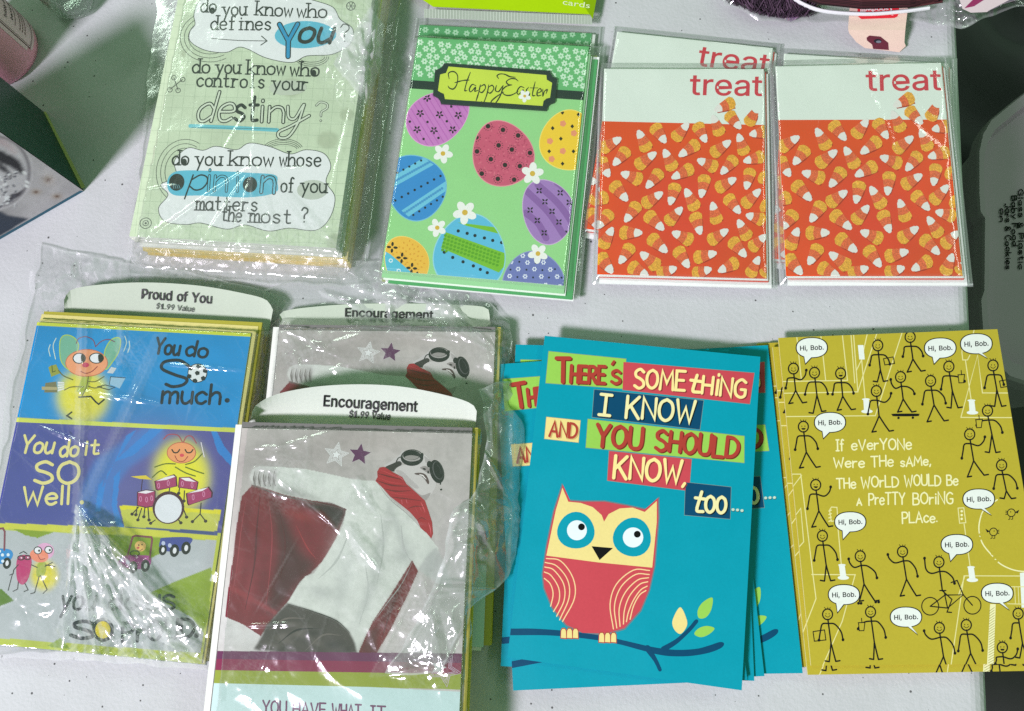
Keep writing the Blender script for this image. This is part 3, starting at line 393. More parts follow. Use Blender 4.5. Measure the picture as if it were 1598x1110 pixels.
'r':(259,'130,-16 37,-16 37,395 128,395 128,337 106,337 117,357 144,381 176,396 212,401 221,401 230,400 238,400 259,399 259,303 236,307 228,308 218,309 208,310 185,307 167,300 151,289 140,275 132,258 130,236','8,10,9 8,11,10 8,12,11 8,13,12 8,14,13 7,14,8 1,5,2 5,3,2 5,6,3 6,4,3 6,14,7 4,14,6 1,4,5 1,23,4 23,22,4 22,21,4 21,20,4 20,19,4 19,18,4 18,17,4 17,16,4 16,15,4 15,14,4 1,24,23 1,0,24'),
't':(227,'-10,395 220,395 220,311 -10,311 49,92 49,487 142,487 142,99 144,81 148,72 155,68 171,66 176,66 183,67 191,68 214,72 232,-10 206,-17 194,-19 181,-20 167,-20 119,-13 81,9 56,46','4,6,5 4,7,6 3,1,0 3,2,1 4,8,7 23,8,4 23,9,8 23,10,9 14,16,15 13,16,14 23,11,10 12,16,13 11,16,12 23,16,11 22,16,23 21,16,22 21,17,16 20,17,21 20,18,17 20,19,18'),
'u':(410,'267,4 227,-15 183,-21 143,-17 107,-3 77,19 55,51 41,91 37,138 37,395 130,395 130,145 135,110 149,86 170,72 201,66 222,69 241,76 257,88 269,104 277,126 280,153 280,395 373,395 373,-16 282,-16 282,108 333,108 299,37','8,10,9 8,11,10 21,23,22 21,27,23 27,24,23 20,27,21 8,12,11 7,12,8 19,26,20 26,27,20 7,13,12 19,25,26 28,24,27 18,25,19 6,13,7 17,25,18 6,14,13 16,25,17 6,15,14 15,0,16 0,25,16 6,0,15 5,0,6 0,24,28 4,0,5 4,1,0 25,24,0 3,1,4 3,2,1')}

def _unpack(T): return {k: (a, np.array([tuple(map(float, p.split(','))) for p in v.split()]), [tuple(map(int, q.split(','))) for q in f.split()]) for k, (a, v, f) in T.items()}
T0, T1 = _unpack(T0), _unpack(T1)
_FC = {}
def font_mesh(s, bold=0.0):
    k = (s, bold)
    if k in _FC: return _FC[k]
    T = T1 if bold > 0 else T0
    if all(c == ' ' or c in T for c in s):
        V, F_, x, n = [], [], 0.0, 0
        for c in s:
            if c == ' ': x += 260; continue
            a_, v, f = T[c]; V.append(v+np.array([x, 0])); F_ += [tuple(i+n for i in q) for q in f]; n += len(v); x += a_
        V = np.vstack(V)/T0['H'][1][:, 1].max(); lab = np.arange(len(V))
        for _ in range(40):
            for f in F_: m = lab[list(f)].min(); lab[list(f)] = m
        _FC[k] = (np.c_[V, (np.unique(lab, return_inverse=True)[1] % 7)*1.6e-6], F_)
    else:
        def raw(t):
            cu = bpy.data.curves.new('lettering', 'FONT'); cu.body = t; cu.offset = bold; cu.resolution_u = 4
            o = bpy.data.objects.new('lettering', cu); COL.objects.link(o)
            dg = bpy.context.evaluated_depsgraph_get(); dg.update()
            me = o.evaluated_get(dg).to_mesh()
            V = np.array([v.co[:2] for v in me.vertices]); F_ = [tuple(p.vertices) for p in me.polygons]
            o.evaluated_get(dg).to_mesh_clear(); bpy.data.objects.remove(o); bpy.data.curves.remove(cu)
            return V, F_
        if 'cap' not in _FC: _FC['cap'] = raw('H')[0][:, 1].max()
        V, F_ = raw(s); _FC[k] = (np.c_[V/_FC['cap'], np.zeros(len(V))], F_)
    return _FC[k]

# stroke alphabet: width, strokes ('~' curved); baseline 0, x-height 60, capitals 100
_G = {
'A': '60|0,0 30,100 60,0|10,34 50,34', 'B': '50|0,0 0,100|~0,100 34,97 44,78 34,57 2,53|~2,53 40,50 52,27 40,4 0,0',
'C': '54|~52,86 30,100 8,82 1,50 8,17 30,0 54,15', 'D': '54|0,0 0,100|~0,100 30,95 53,70 53,32 32,5 0,0',
'E': '48|46,100 0,100 0,0 48,0|0,52 40,52', 'F': '46|46,100 0,100 0,0|0,52 38,52',
'G': '56|~52,86 30,100 7,80 1,48 9,14 32,0 52,12 54,44|54,44 32,44', 'H': '52|0,0 0,100|52,0 52,100|0,50 52,50',
'I': '30|15,0 15,100|0,100 30,100|0,0 30,0', 'J': '40|~36,100 36,25 20,0 0,12', 'K': '54|0,0 0,100|50,100 2,42|16,56 54,0',
'L': '46|0,100 0,0 46,0', 'M': '72|0,0 8,100 36,34 64,100 72,0', 'N': '54|0,0 0,100 54,0 54,100',
'O': '60|~30,100 8,84 0,50 8,16 30,0 52,16 60,50 52,84 30,100', 'P': '50|0,0 0,100|~0,100 36,98 50,74 36,50 0,46',
'R': '54|0,0 0,100|~0,100 36,98 50,76 36,54 0,50|18,50 54,0', 'S': '52|~49,86 28,100 5,85 8,62 30,51 49,36 51,14 28,0 2,13',
'T': '56|0,100 56,100|28,100 28,0', 'U': '54|~0,100 0,34 8,7 27,0 46,7 54,34 54,100', 'V': '56|0,100 28,0 56,100',
'W': '76|0,100 18,0 38,68 58,0 76,100', 'Y': '56|0,100 28,48 56,100|28,48 28,0', 'X': '50|0,0 50,100|0,100 50,0',
'a': '46|~44,46 26,60 6,48 1,26 10,4 26,2 44,20|44,58 46,0', 'b': '46|0,100 0,0|~0,40 20,60 40,52 46,30 38,6 20,0 0,16',
'c': '42|~42,48 24,60 4,46 0,28 8,6 26,0 42,12', 'd': '46|~44,42 26,60 6,48 0,28 8,5 24,0 44,18|45,100 45,0',
'e': '44|~2,32 42,34 38,54 22,60 4,48 0,26 10,4 26,0 42,10', 'f': '36|~36,92 24,100 14,88 14,60|14,62 14,0|0,60 30,60',
'g': '46|~44,46 26,60 6,48 1,28 10,8 26,6 44,22|~44,58 44,-14 30,-32 4,-24', 'h': '44|0,100 0,0|~0,36 18,58 36,56 43,38|43,38 43,0',
'i': '10|5,60 5,0|5,84 5,80', 'j': '20|~14,60 14,-20 0,-30|14,84 14,80', 'k': '42|0,100 0,0|38,60 2,24|14,34 42,0', 'l': '10|5,100 5,0',
'm': '66|0,60 0,0|~0,38 16,58 30,54 33,36|33,36 33,0|~33,38 48,58 62,54 66,36|66,36 66,0',
'n': '44|0,60 0,0|~0,38 18,58 36,56 43,38|43,38 43,0', 'o': '46|~23,60 5,50 0,30 6,8 23,0 40,8 46,30 41,50 23,60',
'p': '46|0,60 0,-36|~0,40 20,60 40,52 46,30 38,6 20,0 0,16', 'r': '32|0,60 0,0|~0,34 12,54 32,56', 's': '38|~36,50 20,60 4,50 8,36 28,28 37,14 22,0 2,10',
't': '36|14,90 14,16|~14,20 18,3 36,4|0,60 32,60', 'u': '44|~0,60 0,24 8,3 22,0 40,16|43,60 43,0', 'v': '44|0,60 22,0 44,60',
'w': '62|0,60 15,0 31,50 47,0 62,60', 'y': '44|0,60 22,4|44,60 22,4 8,-34', '.': '6|2,3 4,3', ',': '10|7,8 0,-16', "'": '6|4,100 0,74',
'?': '40|~0,82 14,100 36,92 38,70 20,50 19,28|19,4 20,4', '$': '44|~42,82 22,94 4,80 22,52 40,34 22,8 0,20|22,104 22,-4',
'1': '20|0,84 14,100 14,0', '9': '40|~38,72 20,100 2,74 20,52 38,74 30,0', '&': '50|~48,0 8,70 20,98 34,80 4,26 20,0 48,40',
'*': '20|0,40 20,60|20,40 0,60'}
GLYPH = {}
for _k, _v in _G.items():
    p = _v.split('|')
    GLYPH[_k] = (float(p[0]), [(q[0] == '~', [tuple(map(float, c.split(','))) for c in q.lstrip('~').split()]) for q in p[1:]])
BK = S(20, 20, 24)

# raster painting: numpy pictures that become finely divided printed sheets
class Raster:
    def __init__(self, art, quad_rect, nx, ny):
        self.art = art; self.nx, self.ny = nx, ny
        x0, x1, y0, y1 = quad_rect                       # local metres
        self.X, self.Y = np.meshgrid(np.linspace(x0, x1, nx), np.linspace(y1, y0, ny))
        Hi = np.linalg.inv(art.H); p = happly(Hi, np.c_[self.X.ravel(), self.Y.ravel()])
        p = (p-np.array(art.o))*art.s
        self.px = p[:, 0].reshape(ny, nx); self.py = p[:, 1].reshape(ny, nx)
        self.C = np.zeros((ny, nx, 3))
    def space(self, ox, oy, s):
        P = np.c_[self.px.ravel(), self.py.ravel()]/self.art.s + np.array(self.art.o)
        self.art.space(ox, oy, s); P = (P-np.array((ox, oy)))*s
        self.px = P[:, 0].reshape(self.ny, self.nx); self.py = P[:, 1].reshape(self.ny, self.nx); return self
    def fill(self, col): self.C[:] = col
    def mask(self, P, blur=0, smooth=False):
        P = smooth_pts(P, True) if smooth else np.asarray(P, float)
        x, y = self.px, self.py; ins = np.zeros(x.shape, bool)
        for i in range(len(P)):
            (x1, y1), (x2, y2) = P[i-1], P[i]
            if y1 == y2: continue
            c = ((y1 > y) != (y2 > y)) & (x < (x2-x1)*(y-y1)/(y2-y1)+x1); ins ^= c
        m = ins.astype(float)
        return self.blur(m, 0 if blur < 2 else int(blur*.8))
    def blur(self, m, k):
        for _ in range(2):
            for ax in (0, 1):
                if k < 1: continue
                k2 = int(k); pad = [(0, 0), (0, 0)]; pad[ax] = (k2, k2)
                q = np.cumsum(np.pad(m, pad, mode='edge'), axis=ax)
                q = np.insert(q, 0, 0, axis=ax); n = m.shape[ax]
                m = (np.take(q, range(2*k2+1, 2*k2+1+n), axis=ax)-np.take(q, range(0, n), axis=ax))/(2*k2+1)
        return m
    def mix(self, m, col, a=1.0):
        m = (m*a)[..., None]; self.C = self.C*(1-m)+np.array(col)*m
    def poly(self, P, col, blur=0, a=1.0, smooth=False): self.mix(self.mask(P, blur, smooth), col, a)
    def blob(self, cx, cy, rx, ry, col, a=1.0, p=2.0, rot=0.0):
        c, s = math.cos(rot), math.sin(rot); dx, dy = self.px-cx, self.py-cy
        d = ((c*dx+s*dy)/rx)**2+((-s*dx+c*dy)/ry)**2; self.mix(np.exp(-d**(p/2)), col, a)
    def noise(self, sc, amp, seed=0, m=None):
        rng = np.random.RandomState(seed); N = np.zeros(self.px.shape)
        for o in range(3):
            g = rng.rand(40, 40); f = sc*2**o
            u = np.mod(self.px/f+7*o, 39); v = np.mod(self.py/f+5*o, 39); i, j = u.astype(int), v.astype(int); a, b = u-i, v-j
            a, b = a*a*(3-2*a), b*b*(3-2*b)
            N += ((g[j, i]*(1-a)+g[j, i+1]*a)*(1-b)+(g[j+1, i]*(1-a)+g[j+1, i+1]*a)*b-.5)*(1 if o else .6)
        k = 1+amp*N*(1 if m is None else m); self.C *= k[..., None]
    def put(self, L=1, mat=0):
        z = self.art.z0+L*self.art.LZ
        self.art.grid(np.dstack([self.X, self.Y, np.full(self.X.shape, z)]), np.clip(self.C, 0, 1), mat)
# ------------------------------------------------------------------ floor and table
fl = MB(); fl.face([(-2.5, -2.5, -.74), (3, -2.5, -.74), (3, 3, -.74), (-2.5, 3, -.74)], S(40, 42, 44))
tag(fl.build('floor', plain_mat('dark floor', S(46, 42, 46), .6, var=.2)), kind='structure')

def table_mat():
    m, nt, b = new_mat('white moulded plastic'); L = nt.links.new
    tc = nd(nt, 'ShaderNodeTexCoord')
    n = nd(nt, 'ShaderNodeTexNoise', i_Scale=14.0, i_Detail=5.0); L(tc.outputs['Object'], n.inputs['Vector'])
    n1 = nd(nt, 'ShaderNodeTexNoise', i_Scale=430.0, i_Detail=2.5, i_Roughness=.55); L(tc.outputs['Object'], n1.inputs['Vector'])
    n2 = nd(nt, 'ShaderNodeTexNoise', i_Scale=120.0, i_Detail=3.0); L(tc.outputs['Object'], n2.inputs['Vector'])
    r = nd(nt, 'ShaderNodeValToRGB'); L(n.outputs[0], r.inputs[0])
    r.color_ramp.elements[0].position = .3; r.color_ramp.elements[0].color = (*S(186, 188, 189), 1)
    r.color_ramp.elements[1].position = .7; r.color_ramp.elements[1].color = (*S(199, 201, 203), 1)
    # specks of dirt, thinly scattered
    vo = nd(nt, 'ShaderNodeTexVoronoi', voronoi_dimensions='2D', i_Scale=88.0); L(tc.outputs['Object'], vo.inputs['Vector'])
    sp = nd(nt, 'ShaderNodeSeparateXYZ'); L(vo.outputs['Color'], sp.inputs[0])
    sz = nd(nt, 'ShaderNodeMapRange'); sz.inputs[1].default_value = .62; sz.inputs[2].default_value = 1.0; sz.inputs[3].default_value = 0.0; sz.inputs[4].default_value = .066
    L(sp.outputs[0], sz.inputs[0])
    lt = nd(nt, 'ShaderNodeMath', operation='LESS_THAN'); L(vo.outputs['Distance'], lt.inputs[0]); L(sz.outputs[0], lt.inputs[1])
    ml = nd(nt, 'ShaderNodeMath', operation='MULTIPLY'); L(lt.outputs[0], ml.inputs[0]); ml.inputs[1].default_value = .8
    # faint scuffs
    sc = nd(nt, 'ShaderNodeTexNoise', i_Scale=38.0, i_Detail=8.0, i_Roughness=.75, i_Distortion=1.2); L(tc.outputs['Object'], sc.inputs['Vector'])
    s2 = nd(nt, 'ShaderNodeMapRange'); s2.inputs[1].default_value = .60; s2.inputs[2].default_value = .78; s2.inputs[3].default_value = 0; s2.inputs[4].default_value = .30
    L(sc.outputs[0], s2.inputs[0])
    mx = nd(nt, 'ShaderNodeMixRGB'); L(s2.outputs[0], mx.inputs[0]); L(r.outputs[0], mx.inputs[1]); mx.inputs[2].default_value = (*S(150, 150, 148), 1)
    m2 = nd(nt, 'ShaderNodeMixRGB'); L(ml.outputs[0], m2.inputs[0]); L(mx.outputs[0], m2.inputs[1]); m2.inputs[2].default_value = (*S(35, 32, 30), 1)
    L(m2.outputs[0], b.inputs['Base Color'])
    ad = nd(nt, 'ShaderNodeMath', operation='MULTIPLY_ADD'); L(n2.outputs[0], ad.inputs[0]); ad.inputs[1].default_value = .7; L(n1.outputs[0], ad.inputs[2])
    bp = nd(nt, 'ShaderNodeBump', i_Strength=.26, i_Distance=.0011); L(ad.outputs[0], bp.inputs['Height']); L(bp.outputs[0], b.inputs['Normal'])
    b.inputs['Roughness'].default_value = .6; b.inputs['Specular IOR Level'].default_value = .12
    return m
M_TABLE = table_mat()
e0, e1 = at(1502, 40), at(1551, 1080)
ed = (e1-e0).normalized(); en = Vector((-ed.y, ed.x, 0))        # along the right edge, and outwards
if en.dot(CR) < 0: en = -en
def tb(a, n, z): p = e0+ed*a+en*n; return (p.x, p.y, z)
A0, A1 = -.45, .85
prof = [(-.012, 0)] + [(-.012+.012*math.sin(t), -.012+.012*math.cos(t)) for t in np.linspace(.2, math.pi/2, 6)] + [(0, -.034), (-.006, -.046), (-.03, -.046)]
tv, tf = [], []
inn = -.78
for a in (A0, A1):
    tv.append(tb(a, inn, 0))
    for n, z in prof: tv.append(tb(a, n, z))
    tv.append(tb(a, inn, -.046))
k = len(prof)+2
for i in range(k): tf.append([i, (i+1) % k, k+(i+1) % k, k+i])
tf.append(list(range(k))[::-1]); tf.append(list(range(k, 2*k)))
tbl = empty('folding_table', tb(.2, -.35, -.74))
top = mesh_obj('tabletop', tv, tf, M_TABLE); top.parent = tbl; top.matrix_parent_inverse = Matrix.Translation(-Vector(tbl.location))
M_LEG = plain_mat('grey table steel', S(90, 92, 95), .45)
for a, n in ((-.3, -.1), (.7, -.1), (-.3, -.68), (.7, -.68)):
    p = tb(a, n, 0); t = np.linspace(0, 2*np.pi, 12, endpoint=False)
    vv = [(p[0]+.014*math.cos(q), p[1]+.014*math.sin(q), z) for z in (-.74, -.046) for q in t]
    o = mesh_obj('leg', vv, [[i, (i+1) % 12, 12+(i+1) % 12, 12+i] for i in range(12)]+[list(range(12))[::-1], list(range(12, 24))], M_LEG)
    o.parent = tbl; o.matrix_parent_inverse = Matrix.Translation(-Vector(tbl.location))
tag(tbl, 'white moulded plastic folding table with pebbled top holding all the greeting cards', 'table')

# ------------------------------------------------------------------ solid helpers
def lathe(prof, n=48, a0=0.0, a1=2*math.pi):
    full = abs(a1-a0-2*math.pi) < 1e-6; m = n if full else n+1
    V, F_ = [], []
    for r, z in prof:
        for i in range(m):
            t = a0+(a1-a0)*i/n; V.append((r*math.cos(t), r*math.sin(t), z))
    for j in range(len(prof)-1):
        for i in range(n if full else n):
            a, b = j*m+i, j*m+(i+1) % m; F_.append([a, b, b+m, a+m])
    return V, F_

# ------------------------------------------------------------------ boxed ornament, left
za = 0.104
qa, qb = at(130, 297), at(70, 176)
vx = (qa-qb); wb = vx.length; vx.normalize()
vy = Vector((-vx.y, vx.x, 0))
if vy.dot(at(0, 365)-qa) < 0: vy = -vy
wf = .115
bx = empty('ornament_box', tuple((qa-vx*wb*.5+vy*wf*.5)), 0)
def bxp(a, b_, z): p = qa-vx*a+vy*b_; return Vector((p.x, p.y, z))
I_ = Matrix.Translation(-Vector(bx.location))
def put(o, root):
    o.parent = root; o.matrix_parent_inverse = Matrix.Translation(-Vector(root.location)); return o
g = MB(); gc = S(10, 66, 58)
def quadf(mb, a, b_, c, d, col): mb.face([a, b_, c, d], col)
quadf(g, bxp(0, 0, 0), bxp(wb, 0, 0), bxp(wb, 0, za), bxp(0, 0, za), gc)
quadf(g, bxp(wb, wf, 0), bxp(0, wf, 0), bxp(0, wf, za), bxp(wb, wf, za), gc)
quadf(g, bxp(wb, 0, 0), bxp(wb, wf, 0), bxp(wb, wf, za), bxp(wb, 0, za), gc)
quadf(g, bxp(0, 0, za), bxp(wb, 0, za), bxp(wb, wf, za), bxp(0, wf, za), gc)
put(g.build('carton', plain_mat('green carton', S(8, 64, 54), .42, bump=.05, var=.1)), bx)
fv = MB()                                       # bottom flap, its pale cut edge showing along the green side
for a0_, a1_ in ((.001, wb),):
    p = [bxp(a0_, -.0022, .0004), bxp(a1_, -.0012, .0004), bxp(a1_, 0.0, .0009), bxp(a0_, 0.0, .0009)]
    fv.face(p, S(176, 180, 120)); fv.face([p[3], p[2], bxp(a1_, -.0001, .002), bxp(a0_, -.0001, .002)], S(150, 160, 100))
put(fv.build('flap', M_MATTE), bx)
# printed front: local frame x along +vy, y up; photo pixels of its corners by projection
front_q = [to_px(bxp(0, wf, za)), to_px(bxp(0, 0, za)), to_px(bxp(0, 0, 0)), to_px(bxp(0, wf, 0))]
fa = Art(front_q, wf, za, 0.0006); fa.space(0, 150, 4.826)
R_ = Raster(fa, (-wf/2, wf/2, -za/2, za/2), 150, 210)
R_.fill(S(176, 172, 176)); R_.noise(70, .25, 3)
R_.poly([(-200, 900), (0, 860), (60, 890), (215, 915), (-200, 1160)], S(22, 42, 62), 2)
R_.blob(180, 560, 300, 160, S(196, 190, 196), .6)
for cx, cy, rx, ry in ((360, 625, 34, 26), (268, 715, 30, 16), (425, 748, 30, 16)):
    R_.blob(cx, cy, rx*1.3, ry*1.4, S(170, 150, 130), .7); R_.blob(cx, cy, rx*.55, ry*.6, S(96, 62, 46), .9)
for k in range(26):
    a = k*.55; R_.poly([(360, 600), (360+70*math.cos(a)+6, 590+75*math.sin(a)), (360+70*math.cos(a)-6, 590+75*math.sin(a)+5)], S(205, 198, 204), 1, .35)
R_.blob(-40, 560, 285, 290, S(205, 200, 206), 1, 40)
R_.blob(-40, 560, 272, 276, S(70, 62, 72), .75, 40); R_.blob(-50, 565, 256, 262, S(196, 192, 198), 1, 40)
R_.poly([(-40, 380), (40, 420), (100, 450), (150, 490), (180, 555), (165, 590), (110, 545), (60, 520), (-40, 480)], S(30, 28, 36), 2)
R_.poly([(-20, 480), (40, 520), (85, 590), (80, 625), (40, 570), (-20, 540)], S(42, 40, 48), 2)
R_.poly([(30, 800), (80, 730), (130, 720), (180, 690), (150, 740), (90, 775)], S(52, 48, 58), 2)
R_.poly([(-20, 300), (50, 340), (130, 420), (110, 430), (40, 370), (-20, 345)], S(190, 150, 158), 3, .7)
for k in range(60):
    rr = random.Random(k); R_.blob(rr.uniform(-60, 120), rr.uniform(560, 830), rr.uniform(6, 22), rr.uniform(4, 10), S(240, 240, 246) if k % 2 else S(80, 80, 92), .8, 4, rr.uniform(0, 3))
for x, y in ((180, 570), (200, 640), (195, 670)): R_.blob(x, y, 20, 12, S(244, 244, 248), .9, 4, .6)
R_.noise(18, .10, 9); R_.put(1)
fa.space(0, 150, 4.826)
fa.poly([(-300, 1220), (600, 704), (640, 712), (640, 760), (-300, 1300)], S(28, 92, 116), 4)
fo = fa.build('printed_front', M_PHOTO); fo.parent = bx
XL = Matrix.Identity(4); ax_, ay_, az_ = -vy, Vector((0, 0, 1)), (-vy).cross(Vector((0, 0, 1)))
if az_.dot(vx) < 0: az_ = -az_
oc = bxp(-.0003, wf/2, za/2)-Vector(bx.location)
for i in range(3): XL[i][0], XL[i][1], XL[i][2], XL[i][3] = ax_[i], ay_[i], az_[i], oc[i]
fo.matrix_parent_inverse = Matrix.Identity(4); fo.matrix_basis = XL
tag(bx, 'dark green carton printed with a silver glass ornament, standing at the left edge', 'box')

# ------------------------------------------------------------------ pink bottle
pc = at(4, 84); pr = .0292
pb = empty('pink_bottle', (pc.x, pc.y, 0))
M_PINK = plain_mat('pink plastic', S(252, 172, 200), .35, bump=.02, var=.04, spec=.5)
V, F_ = lathe([(0, .001), (pr*.8, 0), (pr*.94, .0012), (pr, .006), (pr, .125), (pr*.9, .140), (pr*.45, .150), (pr*.42, .158), (0, .158)], 56)
put(mesh_obj('bottle_body', V, F_, M_PINK, smooth=True, loc=pb.location), pb).matrix_parent_inverse = Matrix.Translation(-Vector(pb.location))
V, F_ = lathe([(pr*.46, .1585), (pr*.5, .159), (pr*.5, .182), (pr*.44, .186), (0, .186)], 32)
put(mesh_obj('cap', V, F_, plain_mat('white cap', S(225, 220, 222), .4), smooth=True, loc=pb.location), pb)
# label wrapped round the side facing the cards
la = math.atan2((at(72, 92, .008)-pc).y, (at(72, 92, .008)-pc).x)
lb = MB(); lr = pr+.00025; LW = 1.9; z0l, z1l = .0085, .112
def lp(s, t, d=0): a = la+.02+s*LW; return (lr+d) and ((lr+d)*math.cos(a), (lr+d)*math.sin(a), z0l+(z1l-z0l)*t)
def lab_rect(s0, s1, t0, t1, col, d):
    n = max(2, int(abs(s1-s0)*40)+1); S_ = np.linspace(s0, s1, n)
    for i in range(n-1): lb.face([lp(S_[i], t0, d), lp(S_[i+1], t0, d), lp(S_[i+1], t1, d), lp(S_[i], t1, d)], col)
PKL = S(250, 212, 228); DK = S(84, 50, 52)
lab_rect(.05, .95, 0, 1, PKL, 0); lab_rect(0, .05, .04, .96, PKL, 0); lab_rect(.95, 1, .04, .96, PKL, 0)
for o_, wd in ((.05, .012), (.075, .006)):
    to = o_*.38
    lab_rect(o_, 1-o_, to, to+wd*.34, DK, .00008); lab_rect(o_, 1-o_, 1-to-wd*.34, 1-to, DK, .00008)
    lab_rect(o_, o_+wd, to, 1-to, DK, .00008); lab_rect(1-o_-wd, 1-o_, to, 1-to, DK, .00008)
def lab_text(s, t, cap, s0, s1, bold):
    Vt, Ft = font_mesh(s, bold); W_ = Vt[:, 0].max()
    for f in Ft: lb.face([lp(s0+(s1-s0)*Vt[i, 0]/W_, t+cap*Vt[i, 1], .0001) for i in f], S(28, 20, 24))
lab_text('CHAMPAGNE', .50, .055, .14, .86, .02); lab_text('TOAST', .41, .055, .30, .70, .02)
lab_text('bubbly champagne', .27, .028, .16, .66, .01); lab_text('berry & tangerine', .21, .028, .2, .8, .01)
lab_rect(.16, .66, .185, .190, DK, .0001)
for k, t in enumerate((.135, .11, .085)):
    for q in range(14): lab_rect(.16+q*.045, .16+q*.045+.036, t, t+.010, S(150, 116, 122), .0001)
put(lb.build('label', M_MATTE, loc=pb.location), pb)
tag(pb, 'pink round lotion bottle with bordered label, standing behind the green carton', 'bottle')

# ------------------------------------------------------------------ clear containers at the top left
cj = at(120, 4); cup = empty('clear_jar', (cj.x, cj.y, 0)); r0 = .0182
V, F_ = lathe([(0, .0006), (r0*.55, .0002), (r0*.85, .002), (r0, .007), (r0*1.02, .055), (r0*.96, .055), (r0*.93, .009), (r0*.8, .0045), (r0*.5, .003), (0, .0032)], 48)
put(mesh_obj('jar_wall', V, F_, M_CLEAR, smooth=True, loc=cup.location), cup)
V, F_ = lathe([(r0*.97, .006), (r0*.97, .03)], 24, math.pi*.95, math.pi*1.3)
put(mesh_obj('label', V, F_, plain_mat('pale pink sticker', S(188, 160, 158), .5), smooth=True, loc=cup.location), cup)
tag(cup, 'small clear plastic jar with rounded bottom beside the pink bottle', 'jar')
cd = at(215, -78); dish = empty('clear_dish', (cd.x, cd.y, 0)); r1 = .0385
V, F_ = lathe([(0, .012), (r1*.8, .012), (r1*.9, .010), (r1*.94, .002), (r1, .001), (r1, .0004), (r1*.93, .0004), (r1*.88, .009), (r1*.78, .011), (0, .011)], 64)
put(mesh_obj('dish_shell', V, F_, M_CLEAR, smooth=True, loc=dish.location), dish)
tag(dish, 'round clear plastic dish lying at the top edge left of the tall card pack', 'dish')

# ------------------------------------------------------------------ grey storage tote below the table edge, and dark bag
tz = -.30
out = [(1529, 330), (1527, 300), (1527, 235), (1533, 208), (1546, 186), (1580, 158), (1606, 138), (1700, 100), (1850, 120), (1900, 300), (1880, 520), (1760, 640), (1640, 612), (1575, 590), (1545, 560), (1533, 520), (1530, 470), (1535, 455), (1536, 340)]
P0 = [at(x, y, tz) for x, y in out]
cc = sum(P0, Vector())/len(P0)
tote = empty('storage_tote', (cc.x, cc.y, -.74))
TG = S(150, 158, 160)
def loop(k, z): return [Vector((cc.x+(p.x-cc.x)*k, cc.y+(p.y-cc.y)*k, z)) for p in P0]
def rings(mb, L_, col, cap=True):
    for a, b_ in zip(L_[:-1], L_[1:]):
        for i in range(len(a)): j = (i+1) % len(a); mb.face([a[i], a[j], b_[j], b_[i]], col)
    if cap: mb.face(L_[-1], col)
M_TOTE = plain_mat('cloudy grey plastic', S(192, 166, 190), .5, var=.15, vscale=6)
tb_ = MB(); rings(tb_, [loop(.72, -.735), loop(.78, -.6), loop(.9, tz-.03)], TG)
put(tb_.build('bin', M_TOTE), tote)
tl_ = MB(); rings(tl_, [loop(.93, tz-.03), loop(1, tz-.022), loop(1, tz-.004), loop(.985, tz), loop(.90, tz), loop(.87, tz-.012)], TG)
put(tl_.build('lid', M_TOTE), tote)
hw = MB()
def hand(s, x, y0, y1, cap):
    a = Art([(1500, 100), (1700, 100), (1700, 600), (1500, 600)], 1, 1, 0)
    a.lim = (-1e5, 1e5, -1e5, 1e5)
    a.H = np.eye(3); a.text(s, (x, y0), (x+1, y1), cap, S(14, 14, 16), 1.7, 1, jitter=.8, seed=len(s))
    for f, c_ in zip(a.f, range(9999)):
        hw.face([at(a.v[i][0], a.v[i][1], tz-.0108+(a.v[i][2]-a.z0)*3) for i in f], S(14, 14, 16))
hand('Glass & Plastic', 1589, 296, 420, 8); hand('Baby Food', 1579, 306, 384, 8); hand('Jars & Cookies', 1569, 318, 420, 8); hand('on', 1560, 326, 346, 7)
put(hw.build('marker_writing', M_MATTE), tote)
tag(tote, 'grey plastic storage tote with black handwriting, on the floor right of the table', 'storage bin')

dz = -.52
bagP = [at(x, y, dz) for x, y in ((1380, -160), (1640, -200), (1800, -40), (1650, 60), (1590, 130), (1515, 260), (1440, 240))]
bc = sum(bagP, Vector())/7
dbag = empty('dark_bag', (bc.x, bc.y, -.74))
ny, nx = 26, 40; V = []
for j in range(ny):
    for i in range(nx):
        a = 2*math.pi*i/nx; k = j/(ny-1); m_ = math.sin(k*math.pi/2)
        r = .24*(m_ if k < 1 else 1)*(1+.12*math.sin(3*a+1)+.1*mnoise.noise(Vector((math.cos(a)*2, math.sin(a)*2, k))))
        z = -.46-.28*k**2.2+.03*mnoise.noise(Vector((math.cos(a)*r*14, math.sin(a)*r*14, 3)))+.02*math.sin(9*r*math.cos(a-.9)*6)
        V.append((bc.x+r*math.cos(a), bc.y+r*math.sin(a), max(z, -.739)))
F_ = [[j*nx+i, (j+1)*nx+i, (j+1)*nx+(i+1) % nx, j*nx+(i+1) % nx] for j in range(ny-1) for i in range(nx)]
put(mesh_obj('fabric_body', V, F_, plain_mat('charcoal cloth', S(86, 80, 90), .85, bump=.3, bscale=500), smooth=True), dbag)
tag(dbag, 'dark charcoal cloth bag slumped on the floor beyond the table corner', 'bag')
